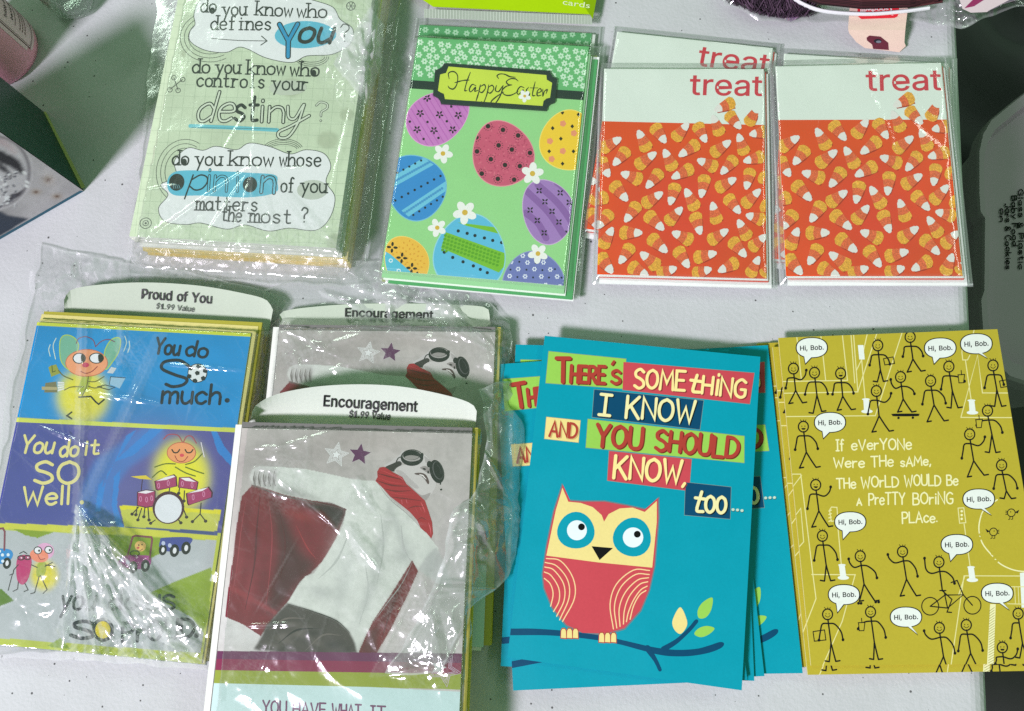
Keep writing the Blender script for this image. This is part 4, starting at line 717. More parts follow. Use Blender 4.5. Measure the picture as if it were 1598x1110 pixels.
# ------------------------------------------------------------------ loose greeting cards
WHITE = S(232, 236, 230)
RECTS = []            # (centre, angle, w, h, top z): what films drape over
def leaf_parts(root, art, w, h, t, edge, name='front_panel'):
    """folded card: front leaf with the print, back leaf, fold along the left side; art faces lie on the front leaf"""
    art.box(-w/2, w/2, -h/2, h/2, t-.00032, t, edge, 1)
    art.box(-w/2, -w/2+.0003, -h/2, h/2, .0003, t-.00033, edge, 1)
    art.build(name, [M_INK, M_MATTE], root)
    b_ = MB(); b_.box(-w/2+.00005, w/2-.0002, -h/2+.0001, h/2-.0001, 0, .00029, edge)
    b_.build('back_panel', M_MATTE, root)
def copy_tree(o, parent=None):
    c = o.copy(); COL.objects.link(c); c.parent = parent
    for ch in list(o.children): copy_tree(ch, c)
    return c

# ---- turquoise owl card
T_OWL = .0016
q = [(850, 522.5), (1185.5, 558.5), (1158.6, 1076.6), (792, 1027)]
oc_, oa, ow, oh = rectfit(q, .0140)
TEAL = S(0, 150, 170); RED = S(197, 72, 82); CRM = S(232, 214, 138); GRN = S(150, 202, 84); NVY = S(4, 70, 104); BRICK = S(172, 62, 52)
a = Art(q, ow, oh, T_OWL)
a.poly([(0, 0)], TEAL) if 0 else a.emit(np.array([(-ow/2, -oh/2), (ow/2, -oh/2), (ow/2, oh/2), (-ow/2, oh/2)]), a.z0+1e-6, TEAL, 0)
a.space(760, 500, 3.196)
GREYL = S(120, 140, 130)
def block(P, col):
    c = np.mean(P, 0); a.poly([tuple(c+(np.array(p)-c)*1.0+np.sign(np.array(p)-c)*2.2) for p in P], GREYL, 1); a.poly(P, col, 2)
block([(308, 150), (695, 192), (682, 340), (293, 308)], GRN); block([(682, 207), (1330, 268), (1308, 420), (678, 345)], RED)
block([(537, 343), (1080, 402), (1062, 545), (527, 480)], NVY); block([(297, 478), (468, 497), (458, 607), (287, 587)], CRM)
block([(505, 490), (1282, 580), (1282, 712), (495, 632)], GRN); block([(612, 650), (1022, 693), (1010, 850), (603, 797)], RED)
block([(993, 808), (1217, 833), (1213, 990), (988, 970)], NVY)
def ow_text(s, p0, p1, cap, col, sh, wd, **k):
    a.text(s, (p0[0]+6, p0[1]+5), (p1[0]+6, p1[1]+5), cap, sh, wd*1.15, 3, **k); a.text(s, p0, p1, cap, col, wd*1.2, 4, **k)
DR = S(110, 40, 30)
ow_text('T', (345, 303), (412, 304), 118, BRICK, DR, 17); ow_text('HERE', (418, 304), (588, 313), 82, BRICK, DR, 14, jitter=.3)
ow_text("'", (622, 258), (634, 259), 55, BRICK, DR, 11); ow_text('S', (620, 312), (662, 316), 66, BRICK, DR, 13)
LC = S(246, 226, 150); LD = S(130, 48, 52)
ow_text('SOME', (735, 334), (985, 352), 92, LC, LD, 12, jitter=.4); ow_text('t', (1000, 355), (1058, 364), 95, LC, LD, 13, shear=.15)
ow_text('H', (1072, 365), (1120, 370), 84, LC, LD, 12); ow_text('i', (1136, 372), (1152, 374), 120, LC, LD, 12); ow_text('NG', (1162, 376), (1285, 390), 88, LC, LD, 12)
NW = S(236, 228, 168); ND = S(6, 26, 36)
ow_text('I', (560, 468), (614, 474), 102, NW, ND, 13); ow_text('KNOW', (695, 482), (1030, 513), 105, NW, ND, 13, jitter=.3)
ow_text('AND', (312, 572), (446, 585), 72, BRICK, S(200, 170, 110), 10, jitter=.3)
ow_text('YOU', (545, 622), (770, 642), 105, BRICK, DR, 16, jitter=.3); ow_text('SHOULD', (840, 645), (1245, 688), 98, BRICK, DR, 15, jitter=.3)
ow_text('KNOW', (635, 782), (965, 812), 108, LC, LD, 14, jitter=.3); ow_text(',', (978, 818), (992, 819), 70, LC, LD, 12)
ow_text('t', (1022, 950), (1078, 958), 112, NW, ND, 13, shear=.15); ow_text('OO', (1090, 956), (1190, 962), 80, NW, ND, 13)
for x, y in ((1228, 944), (1250, 946), (1272, 949)): a.ell(x+1, y+2, 9, 8, S(10, 60, 60), 3); a.ell(x, y, 8, 7, S(190, 214, 196), 4)
# the owl, in the lower zoom
a.space(760, 780, 3.196)
OUT = S(104, 122, 128)
body = [(380, -78), (418, 4), (480, 8), (590, 8), (700, 28), (790, 48), (856, -10), (858, 90), (838, 330), (812, 450), (770, 550), (690, 640), (600, 668), (480, 665), (400, 625), (330, 540), (288, 440), (280, 370), (300, 230), (335, 60)]
bc_ = np.mean(body, 0)
a.poly([tuple(bc_+(np.array(p)-bc_)*1.022) for p in body], OUT, 1); a.poly(body, RED, 2)
a.poly([(378, -62), (408, 8), (470, 14), (530, 35), (575, 75), (587, 108), (610, 70), (665, 42), (730, 38), (790, 60), (850, 5), (850, 110), (828, 338), (560, 312), (298, 278), (318, 180), (345, 50)], CRM, 3)
a.ell(446, 153, 94, 92, TEAL, 4, wob=.03); a.ell(728, 187, 95, 97, TEAL, 4, wob=.03)
a.ell(451, 151, 50, 50, S(226, 236, 240), 5); a.ell(732, 187, 51, 50, S(226, 236, 240), 5)
a.ell(474, 134, 17, 17, S(8, 8, 10), 6); a.ell(753, 171, 17, 17, S(8, 8, 10), 6)
a.poly([(525, 231), (632, 240), (565, 300)], S(10, 10, 12), 5)
for P in ([(298, 292), (370, 305), (432, 390), (440, 490), (380, 608)], [(292, 312), (350, 330), (405, 400), (412, 490), (365, 600)], [(290, 335), (335, 350), (385, 420), (388, 500), (350, 582)],
          [(288, 360), (322, 378), (360, 440), (362, 505), (335, 558)], [(288, 392), (318, 420), (332, 470), (320, 532)],
          [(815, 352), (735, 350), (650, 420), (618, 520), (635, 645)], [(813, 372), (745, 372), (672, 435), (640, 530), (652, 640)], [(810, 388), (755, 400), (695, 460), (664, 540), (668, 632)],
          [(806, 408), (765, 422), (715, 480), (690, 550), (685, 620)], [(803, 430), (770, 450), (735, 500), (710, 560), (700, 608)], [(797, 452), (765, 475), (735, 530), (718, 596)]):
    a.stroke(P, 5.5, S(240, 206, 150), 4)
a.poly([(60, 643), (120, 645), (240, 645), (400, 656), (560, 676), (700, 705), (800, 728), (880, 742), (960, 748), (1050, 742), (1110, 726), (1165, 708), (1186, 716), (1170, 738), (1110, 762), (1020, 778), (930, 780), (860, 772), (780, 752), (640, 716), (480, 692), (300, 678), (60, 676)], NVY, 2, smooth=True)
a.stroke([(885, 745), (950, 705), (1010, 650), (1048, 605)], 22, NVY, 3, taper=[1.3, .9, .9]); a.stroke([(805, 740), (845, 800), (868, 848)], 22, NVY, 3, taper=[1.4, .9, .8])
for P, c in (([(967, 535), (998, 590), (1000, 630), (970, 668), (938, 645), (930, 600)], CRM), ([(1127, 487), (1122, 545), (1095, 585), (1060, 588), (1055, 550), (1080, 510)], GRN), ([(1138, 640), (1110, 670), (1070, 684), (1038, 668), (1060, 640), (1100, 628)], GRN)):
    a.poly(P, c, 4, smooth=True)
for fx in (415, 606):
    fy = 672 if fx < 500 else 692
    for k, dx in enumerate((-30, 0, 30)): a.poly([(fx+dx-17, fy+22), (fx+dx-15, fy-20), (fx+dx-8, fy-32), (fx+dx+8, fy-32), (fx+dx+15, fy-20), (fx+dx+17, fy+25)], S(170, 66, 60), 4); a.poly([(fx+dx-13, fy+18), (fx+dx-12, fy-16), (fx+dx-6, fy-27), (fx+dx+6, fy-27), (fx+dx+12, fy-16), (fx+dx+13, fy+20)], CRM, 5)
owl = empty('greeting_card', (oc_.x, oc_.y, .0140-T_OWL), oa)
leaf_parts(owl, a, ow, oh, T_OWL, S(150, 204, 208))
GO = 'turquoise owl cards fanned in one pile'
tag(owl, 'turquoise owl card on top of the fanned pile, its whole picture showing', 'greeting card', GO)
for (quad, z, lab) in (
    ([(771, 566), (1111, 543), (1168, 1061), (797, 1083.5)], .0114, 'turquoise card under the top owl card, its lower left corner sticking out below'),
    ([(802, 537.5), (1142, 549), (1147, 1058), (777, 1041)], .0098, 'turquoise card peeking out behind the upper left corner of the top owl card'),
    ([(826, 546), (1152, 552), (1178, 1057), (812, 1050)], .0082, 'turquoise card whose narrow right edge shows second below the top owl card'),
    ([(800, 565), (1137, 545), (1194, 1055), (832, 1068)], .0066, 'turquoise card whose lower right corner shows third along the bottom of the owl pile'),
    ([(864, 549), (1203, 536), (1253, 1051.6), (885, 1068)], .0035, 'lowest turquoise owl card, its right side with leaves lying beside the mustard cards')):
    c, ang, w_, h_ = rectfit(quad, z); o = copy_tree(owl); o.location = (c.x, c.y, z-T_OWL); o.rotation_euler = (0, 0, ang)
    if z < .004: o.rotation_mode = 'XYZ'; o.rotation_euler = (0, -.026, ang)      # its right edge rests on the mustard cards
    tag(o, lab)

# ---- mustard stick figure card
T_Y = .0016
q = [(1214.6, 526), (1556.5, 515.4), (1642, 1034), (1266, 1040.7)]
yc, ya, yw, yh = rectfit(q, .0095)
a = Art(q, yw, yh, T_Y); YEL = S(183, 169, 52); CW = S(236, 232, 178); CW2 = S(228, 234, 226)
a.emit(np.array([(-yw/2, -yh/2), (yw/2, -yh/2), (yw/2, yh/2), (-yw/2, yh/2)]), a.z0+1e-6, YEL, 0)
a.space(1180, 500, 3.70)
def wl(P, wd=5.8): a.stroke(P, wd, S(224, 217, 150), 1, smooth=False)
for P in ([(235, 90), (262, 342)], [(375, 85), (403, 342)], [(500, 80), (530, 345), (120, 350)], [(565, 78), (590, 412), (130, 418)], [(550, 78), (572, 360)], [(590, 410), (700, 75)], [(583, 285), (610, 230), (645, 75)],
          [(692, 548), (848, 65)], [(692, 550), (150, 553)], [(612, 225), (632, 450)], [(1260, 60), (1250, 100)], [(1185, 562), (1280, 205), (1308, 422), (1500, 424)], [(1185, 562), (1520, 565)], [(1210, 232), (1243, 460)], [(1195, 120), (1190, 190), (1195, 232), (1222, 232)], [(1222, 232), (1236, 205)],
          [(205, 887), (258, 887), (330, 1480)], [(205, 887), (212, 960), (262, 895)], [(232, 1120), (258, 1085), (275, 1280), (248, 1310)], [(330, 1480), (347, 1610), (265, 1820)], [(322, 1470), (575, 1470), (500, 1740), (360, 2060)]): wl(P)
for P in ([(590, 142), (622, 142), (630, 225), (598, 225)],): a.poly(P, CW2, 2)
for x, y in ((640, 525), (1248, 535)):
    a.ell(x+3, y, 33, 11, CW2, 2); a.poly([(x-14, y), (x-18, y-65), (x+14, y-67), (x+22, y)], CW2, 3); a.ell(x-3, y-70, 23, 6, CW2, 2)
a.space(1200, 780, 3.70)
for P in ([(352, 60), (363, 42), (395, 44), (400, 120), (362, 125), (352, 60)], [(398, 130), (420, 375)], [(1130, 140), (1165, 385)], [(1095, 48), (1128, 46), (1140, 132), (1104, 135), (1095, 48)], [(1130, 438), (1480, 438)], [(1130, 438), (1055, 960)], [(1135, 438), (1100, 545)]): wl(P)
for k in range(4): wl([(348, 65+k*20), (362, 60+k*20)], 7)
for k in range(3): a.ell(1116, 66+k*22, 7, 7, CW, 2)
for x, y in ((432, 452), (1178, 462)):
    a.ell(x, y, 33, 12, CW2, 2); a.poly([(x-17, y), (x-26, y-70), (x+8, y-72), (x+18, y)], CW2, 3); a.ell(x-8, y-74, 22, 6, CW2, 2)
a.stroke([(1320, 0), (1250, 50), (1225, 100), (1215, 170), (1235, 250), (1290, 320), (1340, 370), (1420, 405), (1520, 415)], 7, CW, 1)
for k in range(14):
    t = k/14; a.ell(1220+3*k*(k > 6)*2.2+abs(7-k)*3, 90+k*22, 11, 9, YEL, 2)
a.poly([(1280, 600), (1312, 600), (1300, 960), (1262, 960)], CW, 1)
for k in range(22): a.stroke([(1270+k*.3, 955-k*15), (1306-k*.1, 935-k*15)], 2.5, S(140, 138, 70), 3, smooth=False)
a.poly([(1450, 420), (1500, 415), (1500, 620), (1460, 620)], CW2, 1); wl([(1400, 500), (1480, 500)], 5); wl([(1380, 598), (1480, 600)], 5)
for x in (1420, 1440, 1458): wl([(x, 500), (x+5, 598)], 4)
def figure(hd, hip, fl_, fr_, hl, hr, L=4, happy=False):
    hx, hy = hd; r = 29; wd = 8.4
    a.ring(hx, hy, r, r+2, 7.6, BK, L)
    for dx in (-9, 3, 12): a.stroke([(hx+dx, hy-r-1), (hx+dx*1.6-4, hy-r-11)], 3.5, BK, L, smooth=False)
    a.ell(hx-9, hy-3, 2.8, 3.2, BK, L); a.ell(hx+9, hy-3, 2.8, 3.2, BK, L)
    if happy: a.poly([(hx-13, hy+8), (hx+14, hy+8), (hx+8, hy+18), (hx-6, hy+18)], BK, L)
    else: a.stroke([(hx-14, hy+7), (hx-4, hy+15), (hx+6, hy+15), (hx+15, hy+6)], 3.2, BK, L)
    a.stroke([(hx+2, hy+r), ((hx*.45+hip[0]*.55)+1, (hy+r)*.45+hip[1]*.55), hip], wd, BK, L)
    sx, sy = hx*.72+hip[0]*.28, hy+r+24
    for H, sg in ((hl, -1), (hr, 1)):
        if H is None: continue
        if H[1] > sy+10: mid = [(sx+sg*36, sy+4), (H[0]*.86+sx*.14, (sy+H[1])*.5)]
        else: mid = [(sx*.45+H[0]*.55, sy+12), (H[0]*.9+sx*.1, sy-12)]
        a.stroke([(sx, sy)]+mid+[H], wd, BK, L+1); a.ell(H[0], H[1], 8, 9, BK, L+2)
    for Fp, sg in ((fl_, -1), (fr_, 1)):
        if Fp is None: continue
        a.stroke([hip, ((hip[0]+Fp[0])/2, (hip[1]+Fp[1])/2+2), Fp], wd, BK, L+(sg > 0)*1)
        a.stroke([Fp, (Fp[0]+24*(1 if sg > 0 or abs(fl_[0]-hip[0]) > 25 else -1), Fp[1]-4)], wd, BK, L+3, smooth=False)
def cup_(x, y): a.poly([(x-17, y-22), (x+18, y-24), (x+13, y+22), (x-11, y+23)], YEL, 8); a.stroke([(x-19, y-22), (x+20, y-24), (x+14, y+23), (x-12, y+24), (x-17, y-22)], 5, BK, 9, smooth=False); a.stroke([(x+3, y-22), (x, y-48)], 4.5, BK, 9, smooth=False)
def paper_(x0, y0, x1, y1): a.stroke([(x0, y0+10), (x1-8, y0), (x1, y1-8), (x0+8, y1), (x0, y0+10)], 5, BK, 8, smooth=False)
a.space(1180, 500, 3.70)
for f in (((215, 275), (228, 402), (188, 478), (268, 474), (170, 388), (290, 285)), ((338, 300), (352, 430), (330, 535), (380, 525), (283, 425), (415, 422)), ((490, 305), (502, 437), (470, 518), (552, 515), (443, 425), (565, 420)),
          ((705, 145), (720, 285), (703, 355), (738, 353), (658, 258), (775, 253)), ((892, 98), (908, 225), (875, 300), (955, 295), (850, 210), (967, 208)), ((697, 408), (713, 552), (672, 645), (772, 640), (648, 540), (782, 422)),
          ((837, 328), (852, 455), (820, 530), (902, 530), (780, 342), (917, 425)), ((1010, 352), (1030, 490), (990, 587), (1088, 582), (963, 485), (1097, 480)), ((1115, 270), (1135, 410), (1128, 508), (1168, 507), (1070, 400), (1205, 355)),
          ((1368, 265), (1390, 405), (1378, 500), (1418, 500), (1320, 393), (1430, 375)), ((1337, 525), (1362, 660), (1348, 765), (1385, 765), (1275, 608), (1422, 650)), ((1235, 660), (1258, 812), (1222, 905), (1318, 895), (1190, 797), (1322, 675)),
          ((1418, 838), (1445, 985), (1433, 1030), (1475, 1030), (1373, 972), (1508, 970)), ((273, 612), (290, 760), (250, 852), (347, 848), (225, 745), (357, 740)), ((345, 950), (363, 1101), (322, 1195), (420, 1192), (297, 1088), (432, 962))):
    figure(*f, happy=f[0][0] in (490, 273, 345))
paper_(738, 212, 802, 258); paper_(1405, 345, 1470, 392); cup_(1185, 340); cup_(1287, 598)
a.poly([(795, 540), (935, 540), (942, 547), (930, 554), (802, 554), (790, 547)], BK, 8, smooth=True); a.ell(825, 564, 7, 7, BK, 8); a.ell(908, 563, 7, 7, BK, 8)
def bubble(cx, cy, tx, ty):
    b = [(cx+92*math.cos(t)*abs(math.cos(t))**-.12, cy+59*math.sin(t)*max(abs(math.sin(t)), .05)**-.12) for t in np.linspace(0, 2*np.pi, 44, endpoint=False)]
    s = -1 if tx < cx else 1
    tail = [(cx+s*34-13, cy+44), (tx, ty), (cx+s*8+12*(s < 0), cy+52)]
    a.poly([((p[0]-cx)*1.02+cx, (p[1]-cy)*1.02+cy) for p in b], BK, 9); a.stroke(tail, 6, BK, 9, smooth=False)
    a.poly([((p[0]-cx)*.955+cx, (p[1]-cy)*.94+cy) for p in b], CW2, 11)
    a.poly([(tail[0][0]+2, tail[0][1]), (tail[1][0], tail[1][1]-4), (tail[2][0]-2, tail[2][1]-2)], CW2, 10)
    a.type('Hi, Bob.', (cx-68, cy+16), (cx+70, cy+11), 27, BK, 12, bold=.018)
for b in ((322, 155, 285, 250), (1065, 163, 1030, 256), (1272, 140, 1335, 226), (428, 588, 390, 682), (1287, 1032, 1360, 1128)): bubble(*b)
for s, p0, p1, cap in (('If', (465, 752), (508, 751), 62), ('eVerYONe', (555, 750), (900, 742), 62), ('Were', (452, 852), (628, 847), 58), ('THe', (668, 846), (795, 842), 62), ('sAMe,', (838, 842), (1012, 838), 52),
                       ('THe', (468, 972), (578, 968), 58), ('WOrLD', (612, 967), (825, 960), 62), ('WOULD', (862, 958), (1068, 953), 62), ('Be', (1105, 952), (1168, 950), 58),
                       ('A', (585, 1067), (612, 1066), 38), ('PreTTY', (655, 1065), (862, 1063), 66), ('BOriNG', (910, 1062), (1140, 1060), 66)):
    a.text(s, p0, p1, cap, CW, 8.6, 4, jitter=.5, seed=len(s)+int(cap))
a.space(1200, 780, 3.70); a.text('PLAce.', (775, 135), (975, 128), 62, CW, 8.6, 4, jitter=.5)
for f in (((310, 210), (332, 380), (322, 472), (358, 470), (262, 352), (398, 347)), ((530, 327), (552, 488), (525, 588), (615, 586), (463, 343), (627, 452)), ((775, 300), (798, 460), (762, 557), (855, 555), (690, 317), (862, 442)),
          ((340, 665), (360, 830), (350, 940), (388, 938), (290, 815), (430, 812)), ((590, 650), (612, 825), (608, 925), (636, 925), (518, 748), (678, 797)), ((988, 740), (1012, 905), (965, 1010), (1045, 1000), (900, 757), (1078, 885)),
          ((1143, 722), (1168, 885), (1112, 1010), (1225, 1000), (1097, 872), (1237, 868)), ((1440, 655), (1465, 825), (1450, 910), (1495, 910), (1397, 795), None), ((1350, 850), (1362, 960), (1330, 1010), (1400, 1010), (1310, 945), (1438, 858)),
          ((985, 360), (1005, 525), None, None, (902, 338), (1075, 482))):
    figure(*f, happy=f[0][0] == 1350)
paper_(255, 756, 330, 822); cup_(537, 735)
for x in (520, 535, 620, 637): a.ell(x, 600 if x < 560 else 592, 8, 8, BK, 8)
for x, y in ((935, 615), (1178, 608)): a.ring(x, y, 49, 51, 6, BK, 4)
for P in ([(935, 615), (1020, 550), (1125, 548), (1035, 625), (935, 615)], [(1090, 465), (1125, 548), (1178, 608)], [(1035, 625), (1015, 530)], [(990, 524), (1025, 524)], [(1090, 465), (1055, 478)], [(1005, 525), (1060, 575), (1032, 648), (1058, 650)]): a.stroke(P, 6.5, BK, 7, smooth=False)
for x, y, s in ((1400, 75, 1), (1298, 185, -1)):
    a.ring(x, y, 22, 22, 5, BK, 4); a.ell(x-4*s, y-5, 3, 3, BK, 4); a.poly([(x+s*20, y-3), (x+s*46, y-18), (x+s*36, y+4)], BK, 5)
    for dx in (-8, 8): a.stroke([(x+dx, y+22), (x+dx, y+36), (x+dx-8, y+38)], 4, BK, 4, smooth=False)
    for k in (-1, 0, 1): a.stroke([(x-s*22, y+k*8), (x-s*32, y+k*10)], 4, BK, 4, smooth=False)
for b in ((472, 128, 430, 231), (1088, 258, 1052, 356), (435, 550, 398, 656), (795, 678, 862, 781), (1320, 538, 1388, 636)): bubble(*b)
yel = empty('greeting_card', (yc.x, yc.y, .0095-T_Y), ya)
leaf_parts(yel, a, yw, yh, T_Y, S(226, 216, 150))
tag(yel, 'mustard card of waving stick figures on top of its stack at the table edge', 'greeting card', 'mustard stick figure cards in one stack')
for quad, z, lab in (([(1204, 538), (1546, 526), (1636, 1047), (1262, 1057)], .0074, 'mustard card second in the stack, its bottom edge showing under the top one'),
                     ([(1196, 531), (1538, 522), (1622, 1036), (1251, 1045)], .0034, 'mustard card third in the stack, a thin strip of it showing at the left'),
                     ([(1171, 528), (1513, 524), (1612, 1032), (1243, 1040)], .0017, 'lowest mustard card, its upper left corner poking out behind the turquoise cards')):
    c, ang, w_, h_ = rectfit(quad, z); o = copy_tree(yel); o.location = (c.x, c.y, z-T_Y); o.rotation_euler = (0, 0, ang); tag(o, lab)
# ------------------------------------------------------------------ sealed packs: printed card, more cards and envelopes under it, film
def slab(root, name, w, h, z0, z1, col, dx=0, dy=0, rz=0.0, mat=None, label=None, flap=False):
    b_ = MB(); b_.box(-w/2, w/2, -h/2, h/2, z0, z1, col)
    c, s = math.cos(rz), math.sin(rz)
    b_.v = [(c*x-s*y+dx, s*x+c*y+dy, z) for x, y, z in b_.v]
    o = b_.build(name, mat or M_MATTE, root)
    if label: o['label'] = label
    return o
def pack(name, quad, z, label, cat, group=None):
    c, ang, w_, h_ = rectfit(quad, z); e = empty(name, (c.x, c.y, 0), ang); tag(e, label, cat, group)
    RECTS.append((c, ang, w_, h_, z)); return e, w_, h_
def card_plate(art, t=.0006, edge=WHITE):
    w_, h_, z = art.w, art.h, art.z0; art.box(-w_/2, w_/2, -h_/2, h_/2, z-t, z, edge, 1)
def base(art, col): art.emit(np.array([(-art.w/2, -art.h/2), (art.w/2, -art.h/2), (art.w/2, art.h/2), (-art.w/2, art.h/2)]), art.z0+1e-6, col, 0)
def stack(root, w, h, ztop, n, specs, seed=0, jit=.0012):
    """n slabs from the table up to ztop, colours and names cycling through specs"""
    rr = random.Random(seed); dz = ztop/n
    for i in range(n):
        nm, col, gw, gh, oy = specs[i % len(specs)]
        slab(root, nm, w+gw, h+gh, i*dz+.00003, (i+1)*dz-.00012, col, gw*.5+rr.uniform(-jit, jit)*.6, oy+rr.uniform(-jit, jit), rr.uniform(-.006, .006))

# ---- pale green "do you know" pack
q = [(285, -72), (588, -60), (525, 390), (210, 367)]
PK, w_, h_ = pack('card_pack', q, .027, 'thick pack of pale green lettered cards with yellow envelopes in crinkled clear film', 'card pack', 'film wrapped card packs')
a = Art(q, w_, h_, .027); card_plate(a)
R_ = Raster(a.space(200, 0, 2.5225), (-w_/2, w_/2, -h_/2, h_/2), 100, 140)
R_.fill(S(206, 222, 190)); R_.noise(90, .12, 5)
for x, y, r in ((785, 568, 42), (860, 470, 30), (640, 360, 46), (830, 5, 28), (820, 960, 40), (210, 218, 14)): R_.blob(x, y, r, r*.85, S(178, 190, 160), .8, 12)
R_.noise(6, .05, 8); R_.put(1)
PG = S(176, 194, 164)
for k in range(22): a.stroke([(60+k*42, -200), (-40+k*42, 960)], 1.2, PG, 2, smooth=False)
for k in range(26): a.stroke([(-60, -180+k*46), (960, -130+k*46)], 1.2, PG, 3, smooth=False)
CWH = S(236, 240, 238); LNE = S(70, 72, 70)
def cloud(P, extra=()):
    P = smooth_pts(P, True, 6); a.poly(P, CWH, 5); a.stroke(np.vstack([P, P[:1]]), 2.6, LNE, 6, smooth=False)
FG = S(214, 226, 202)
def arcs(cx, cy, rx, ry, t0, t1, n=3, st=16):
    for k in range(n): a.ring(cx, cy, rx+k*st, ry+k*st, 2.2, LNE, 4, t0=t0, t1=t1, n=24)
cloud([(250, 60), (270, 5), (340, -20), (420, 0), (480, -30), (560, 0), (640, -15), (720, 10), (800, 40), (830, 90), (880, 130), (870, 190), (800, 230), (700, 235), (640, 260), (540, 240), (470, 205), (430, 195), (380, 215), (300, 205), (240, 170), (235, 130), (255, 100)])
arcs(320, 150, 90, 70, 60, 250); arcs(720, 240, 50, 20, 0, 160, 3, 8); arcs(660, 10, 60, 30, 200, 340, 3, 8)
cloud([(200, 700), (190, 640), (240, 590), (300, 600), (350, 585), (430, 600), (480, 575), (560, 590), (640, 620), (700, 605), (770, 620), (798, 670), (780, 730), (815, 790), (795, 870), (740, 915), (640, 905), (560, 915), (470, 890), (400, 905), (300, 880), (240, 885), (160, 870), (135, 820), (170, 770), (140, 730)])
arcs(230, 680, 75, 90, 120, 300, 3, 17); arcs(610, 610, 60, 28, 190, 340, 4, 7)
BLU = S(96, 190, 214); INKC = S(34, 36, 38)
a.ell(692, 150, 122, 55, BLU, 7, wob=.02); a.poly([(165, 720), (200, 680), (330, 680), (480, 690), (580, 700), (592, 730), (585, 768), (480, 785), (300, 775), (190, 770)], BLU, 7, smooth=True)
a.ell(627, 360, 74, 30, S(196, 206, 186), 7); a.ell(728, 760, 60, 38, S(196, 204, 190), 7)
def ty(s, p0, p1, cap=56, wd=6.4): a.text(s, p0, p1, cap, INKC, wd, 8, style='type', gap=22)
ty('do', (276, 50), (332, 52)); ty('you', (366, 66), (452, 66)); ty('know', (495, 66), (632, 76)); ty('who', (660, 78), (770, 82))
ty('defines', (318, 122), (552, 128)); ty('do', (250, 294), (312, 296)); ty('you', (345, 298), (432, 300)); ty('know', (466, 303), (608, 308)); ty('who', (636, 312), (742, 316))
ty('controls', (268, 348), (530, 360)); ty('your', (568, 366), (702, 372)); ty('do', (182, 654), (240, 656)); ty('you', (276, 658), (368, 660)); ty('know', (404, 660), (566, 666)); ty('whose', (600, 666), (754, 670))
ty('of', (606, 766), (652, 768)); ty('you', (686, 768), (776, 772)); ty('matters', (282, 830), (512, 838)); ty('the', (378, 872), (450, 878)); ty('most', (490, 880), (642, 888)); ty('?', (684, 884), (706, 885))
a.stroke([(322, 158), (430, 168), (540, 172)], 3, LNE, 8); a.stroke([(520, 152), (542, 172), (518, 188)], 4, LNE, 8, smooth=False)
for x, y in ((322, 46), (727, 304), (228, 644)): a.ell(x, y, 11, 13, INKC, 9)
# display words
a.text('Y', (590, 236), (662, 236), 130, INKC, 22, 8, second=(13, S(40, 150, 196))); a.text('ou', (662, 178), (790, 184), 96, INKC, 15, 8, shear=.3)
a.text('?', (832, 182), (866, 182), 72, INKC, 4, 8)
a.text('de', (270, 486), (408, 488), 116, INKC, 15, 8, shear=.25, second=(7, FG)); a.text('st', (418, 488), (508, 490), 106, INKC, 13, 8, shear=.1); a.text('in', (520, 492), (612, 496), 100, INKC, 15, 8, second=(6.5, FG)); [(a.stroke(P_, 14, INKC, 8), a.stroke(P_, 7, FG, 9)) for P_ in ([(628, 434), (632, 476), (656, 482), (682, 440), (690, 428)], [(692, 428), (668, 500), (632, 552), (598, 556), (594, 534), (640, 512), (712, 472)])]; a.text('?', (735, 494), (780, 497), 76, INKC, 9, 8, second=(5, FG))
a.stroke([(248, 504), (420, 514), (588, 526)], 15, S(110, 196, 206), 7); a.stroke([(254, 510), (586, 522)], 2, S(60, 110, 118), 8, smooth=False)
a.ell(202, 722, 30, 33, INKC, 8); a.text('p', (246, 752), (310, 754), 96, INKC, 6, 8, shear=.3); a.text('in', (320, 756), (396, 760), 96, INKC, 12, 8, second=(6, BLU)); a.text('i', (432, 762), (444, 762), 90, INKC, 10, 8, second=(5, BLU)); a.ell(486, 736, 28, 30, INKC, 8); a.text('n', (530, 766), (580, 770), 100, INKC, 16, 8, second=(8, BLU))
for k in range(4): a.stroke([(186+k*8, 726+k*2), (192+k*8, 746)], 2, S(120, 170, 180), 9, smooth=False)
a.ring(872, 37, 17, 17, 3, LNE, 5)
for k in range(6): a.stroke([(872, 37), (872+16*math.cos(k*1.047), 37+16*math.sin(k*1.047))], 2.4, LNE, 5, smooth=False)
a.stroke([(178, 312), (196, 362)], 3, LNE, 5, smooth=False); a.stroke([(212, 320), (164, 358)], 3, LNE, 6, smooth=False)
for x, y in ((178, 312), (213, 320), (164, 360), (196, 363)): a.ring(x, y, 9, 9, 2.6, LNE, 6)
a.ring(87, 877, 22, 20, 2.6, LNE, 5); a.ring(87, 877, 11, 10, 2.4, LNE, 5); a.ell(87, 877, 4, 4, LNE, 5)
a.build('front_card', [M_INK, M_MATTE], PK)
stack(PK, w_, h_, .0262, 16, [('envelope', S(228, 208, 122), .003, .0025, -.0018), ('envelope', S(216, 194, 104), .0035, .003, -.0024), ('envelope', S(234, 218, 144), .003, .002, -.0014), ('envelope', S(222, 202, 116), .0032, .0026, -.002), ('envelope', S(230, 212, 130), .003, .0024, -.0016), ('envelope', S(214, 196, 110), .003, .0022, -.0018), ('envelope', S(232, 216, 138), .0026, .002, -.0012)]+[('card', S(226-4*(k % 3), 230-4*(k % 3), 218-4*(k % 3)), 0, 0, -.0004*(k % 2)) for k in range(9)], 3)
PK1 = (PK, w_, h_)

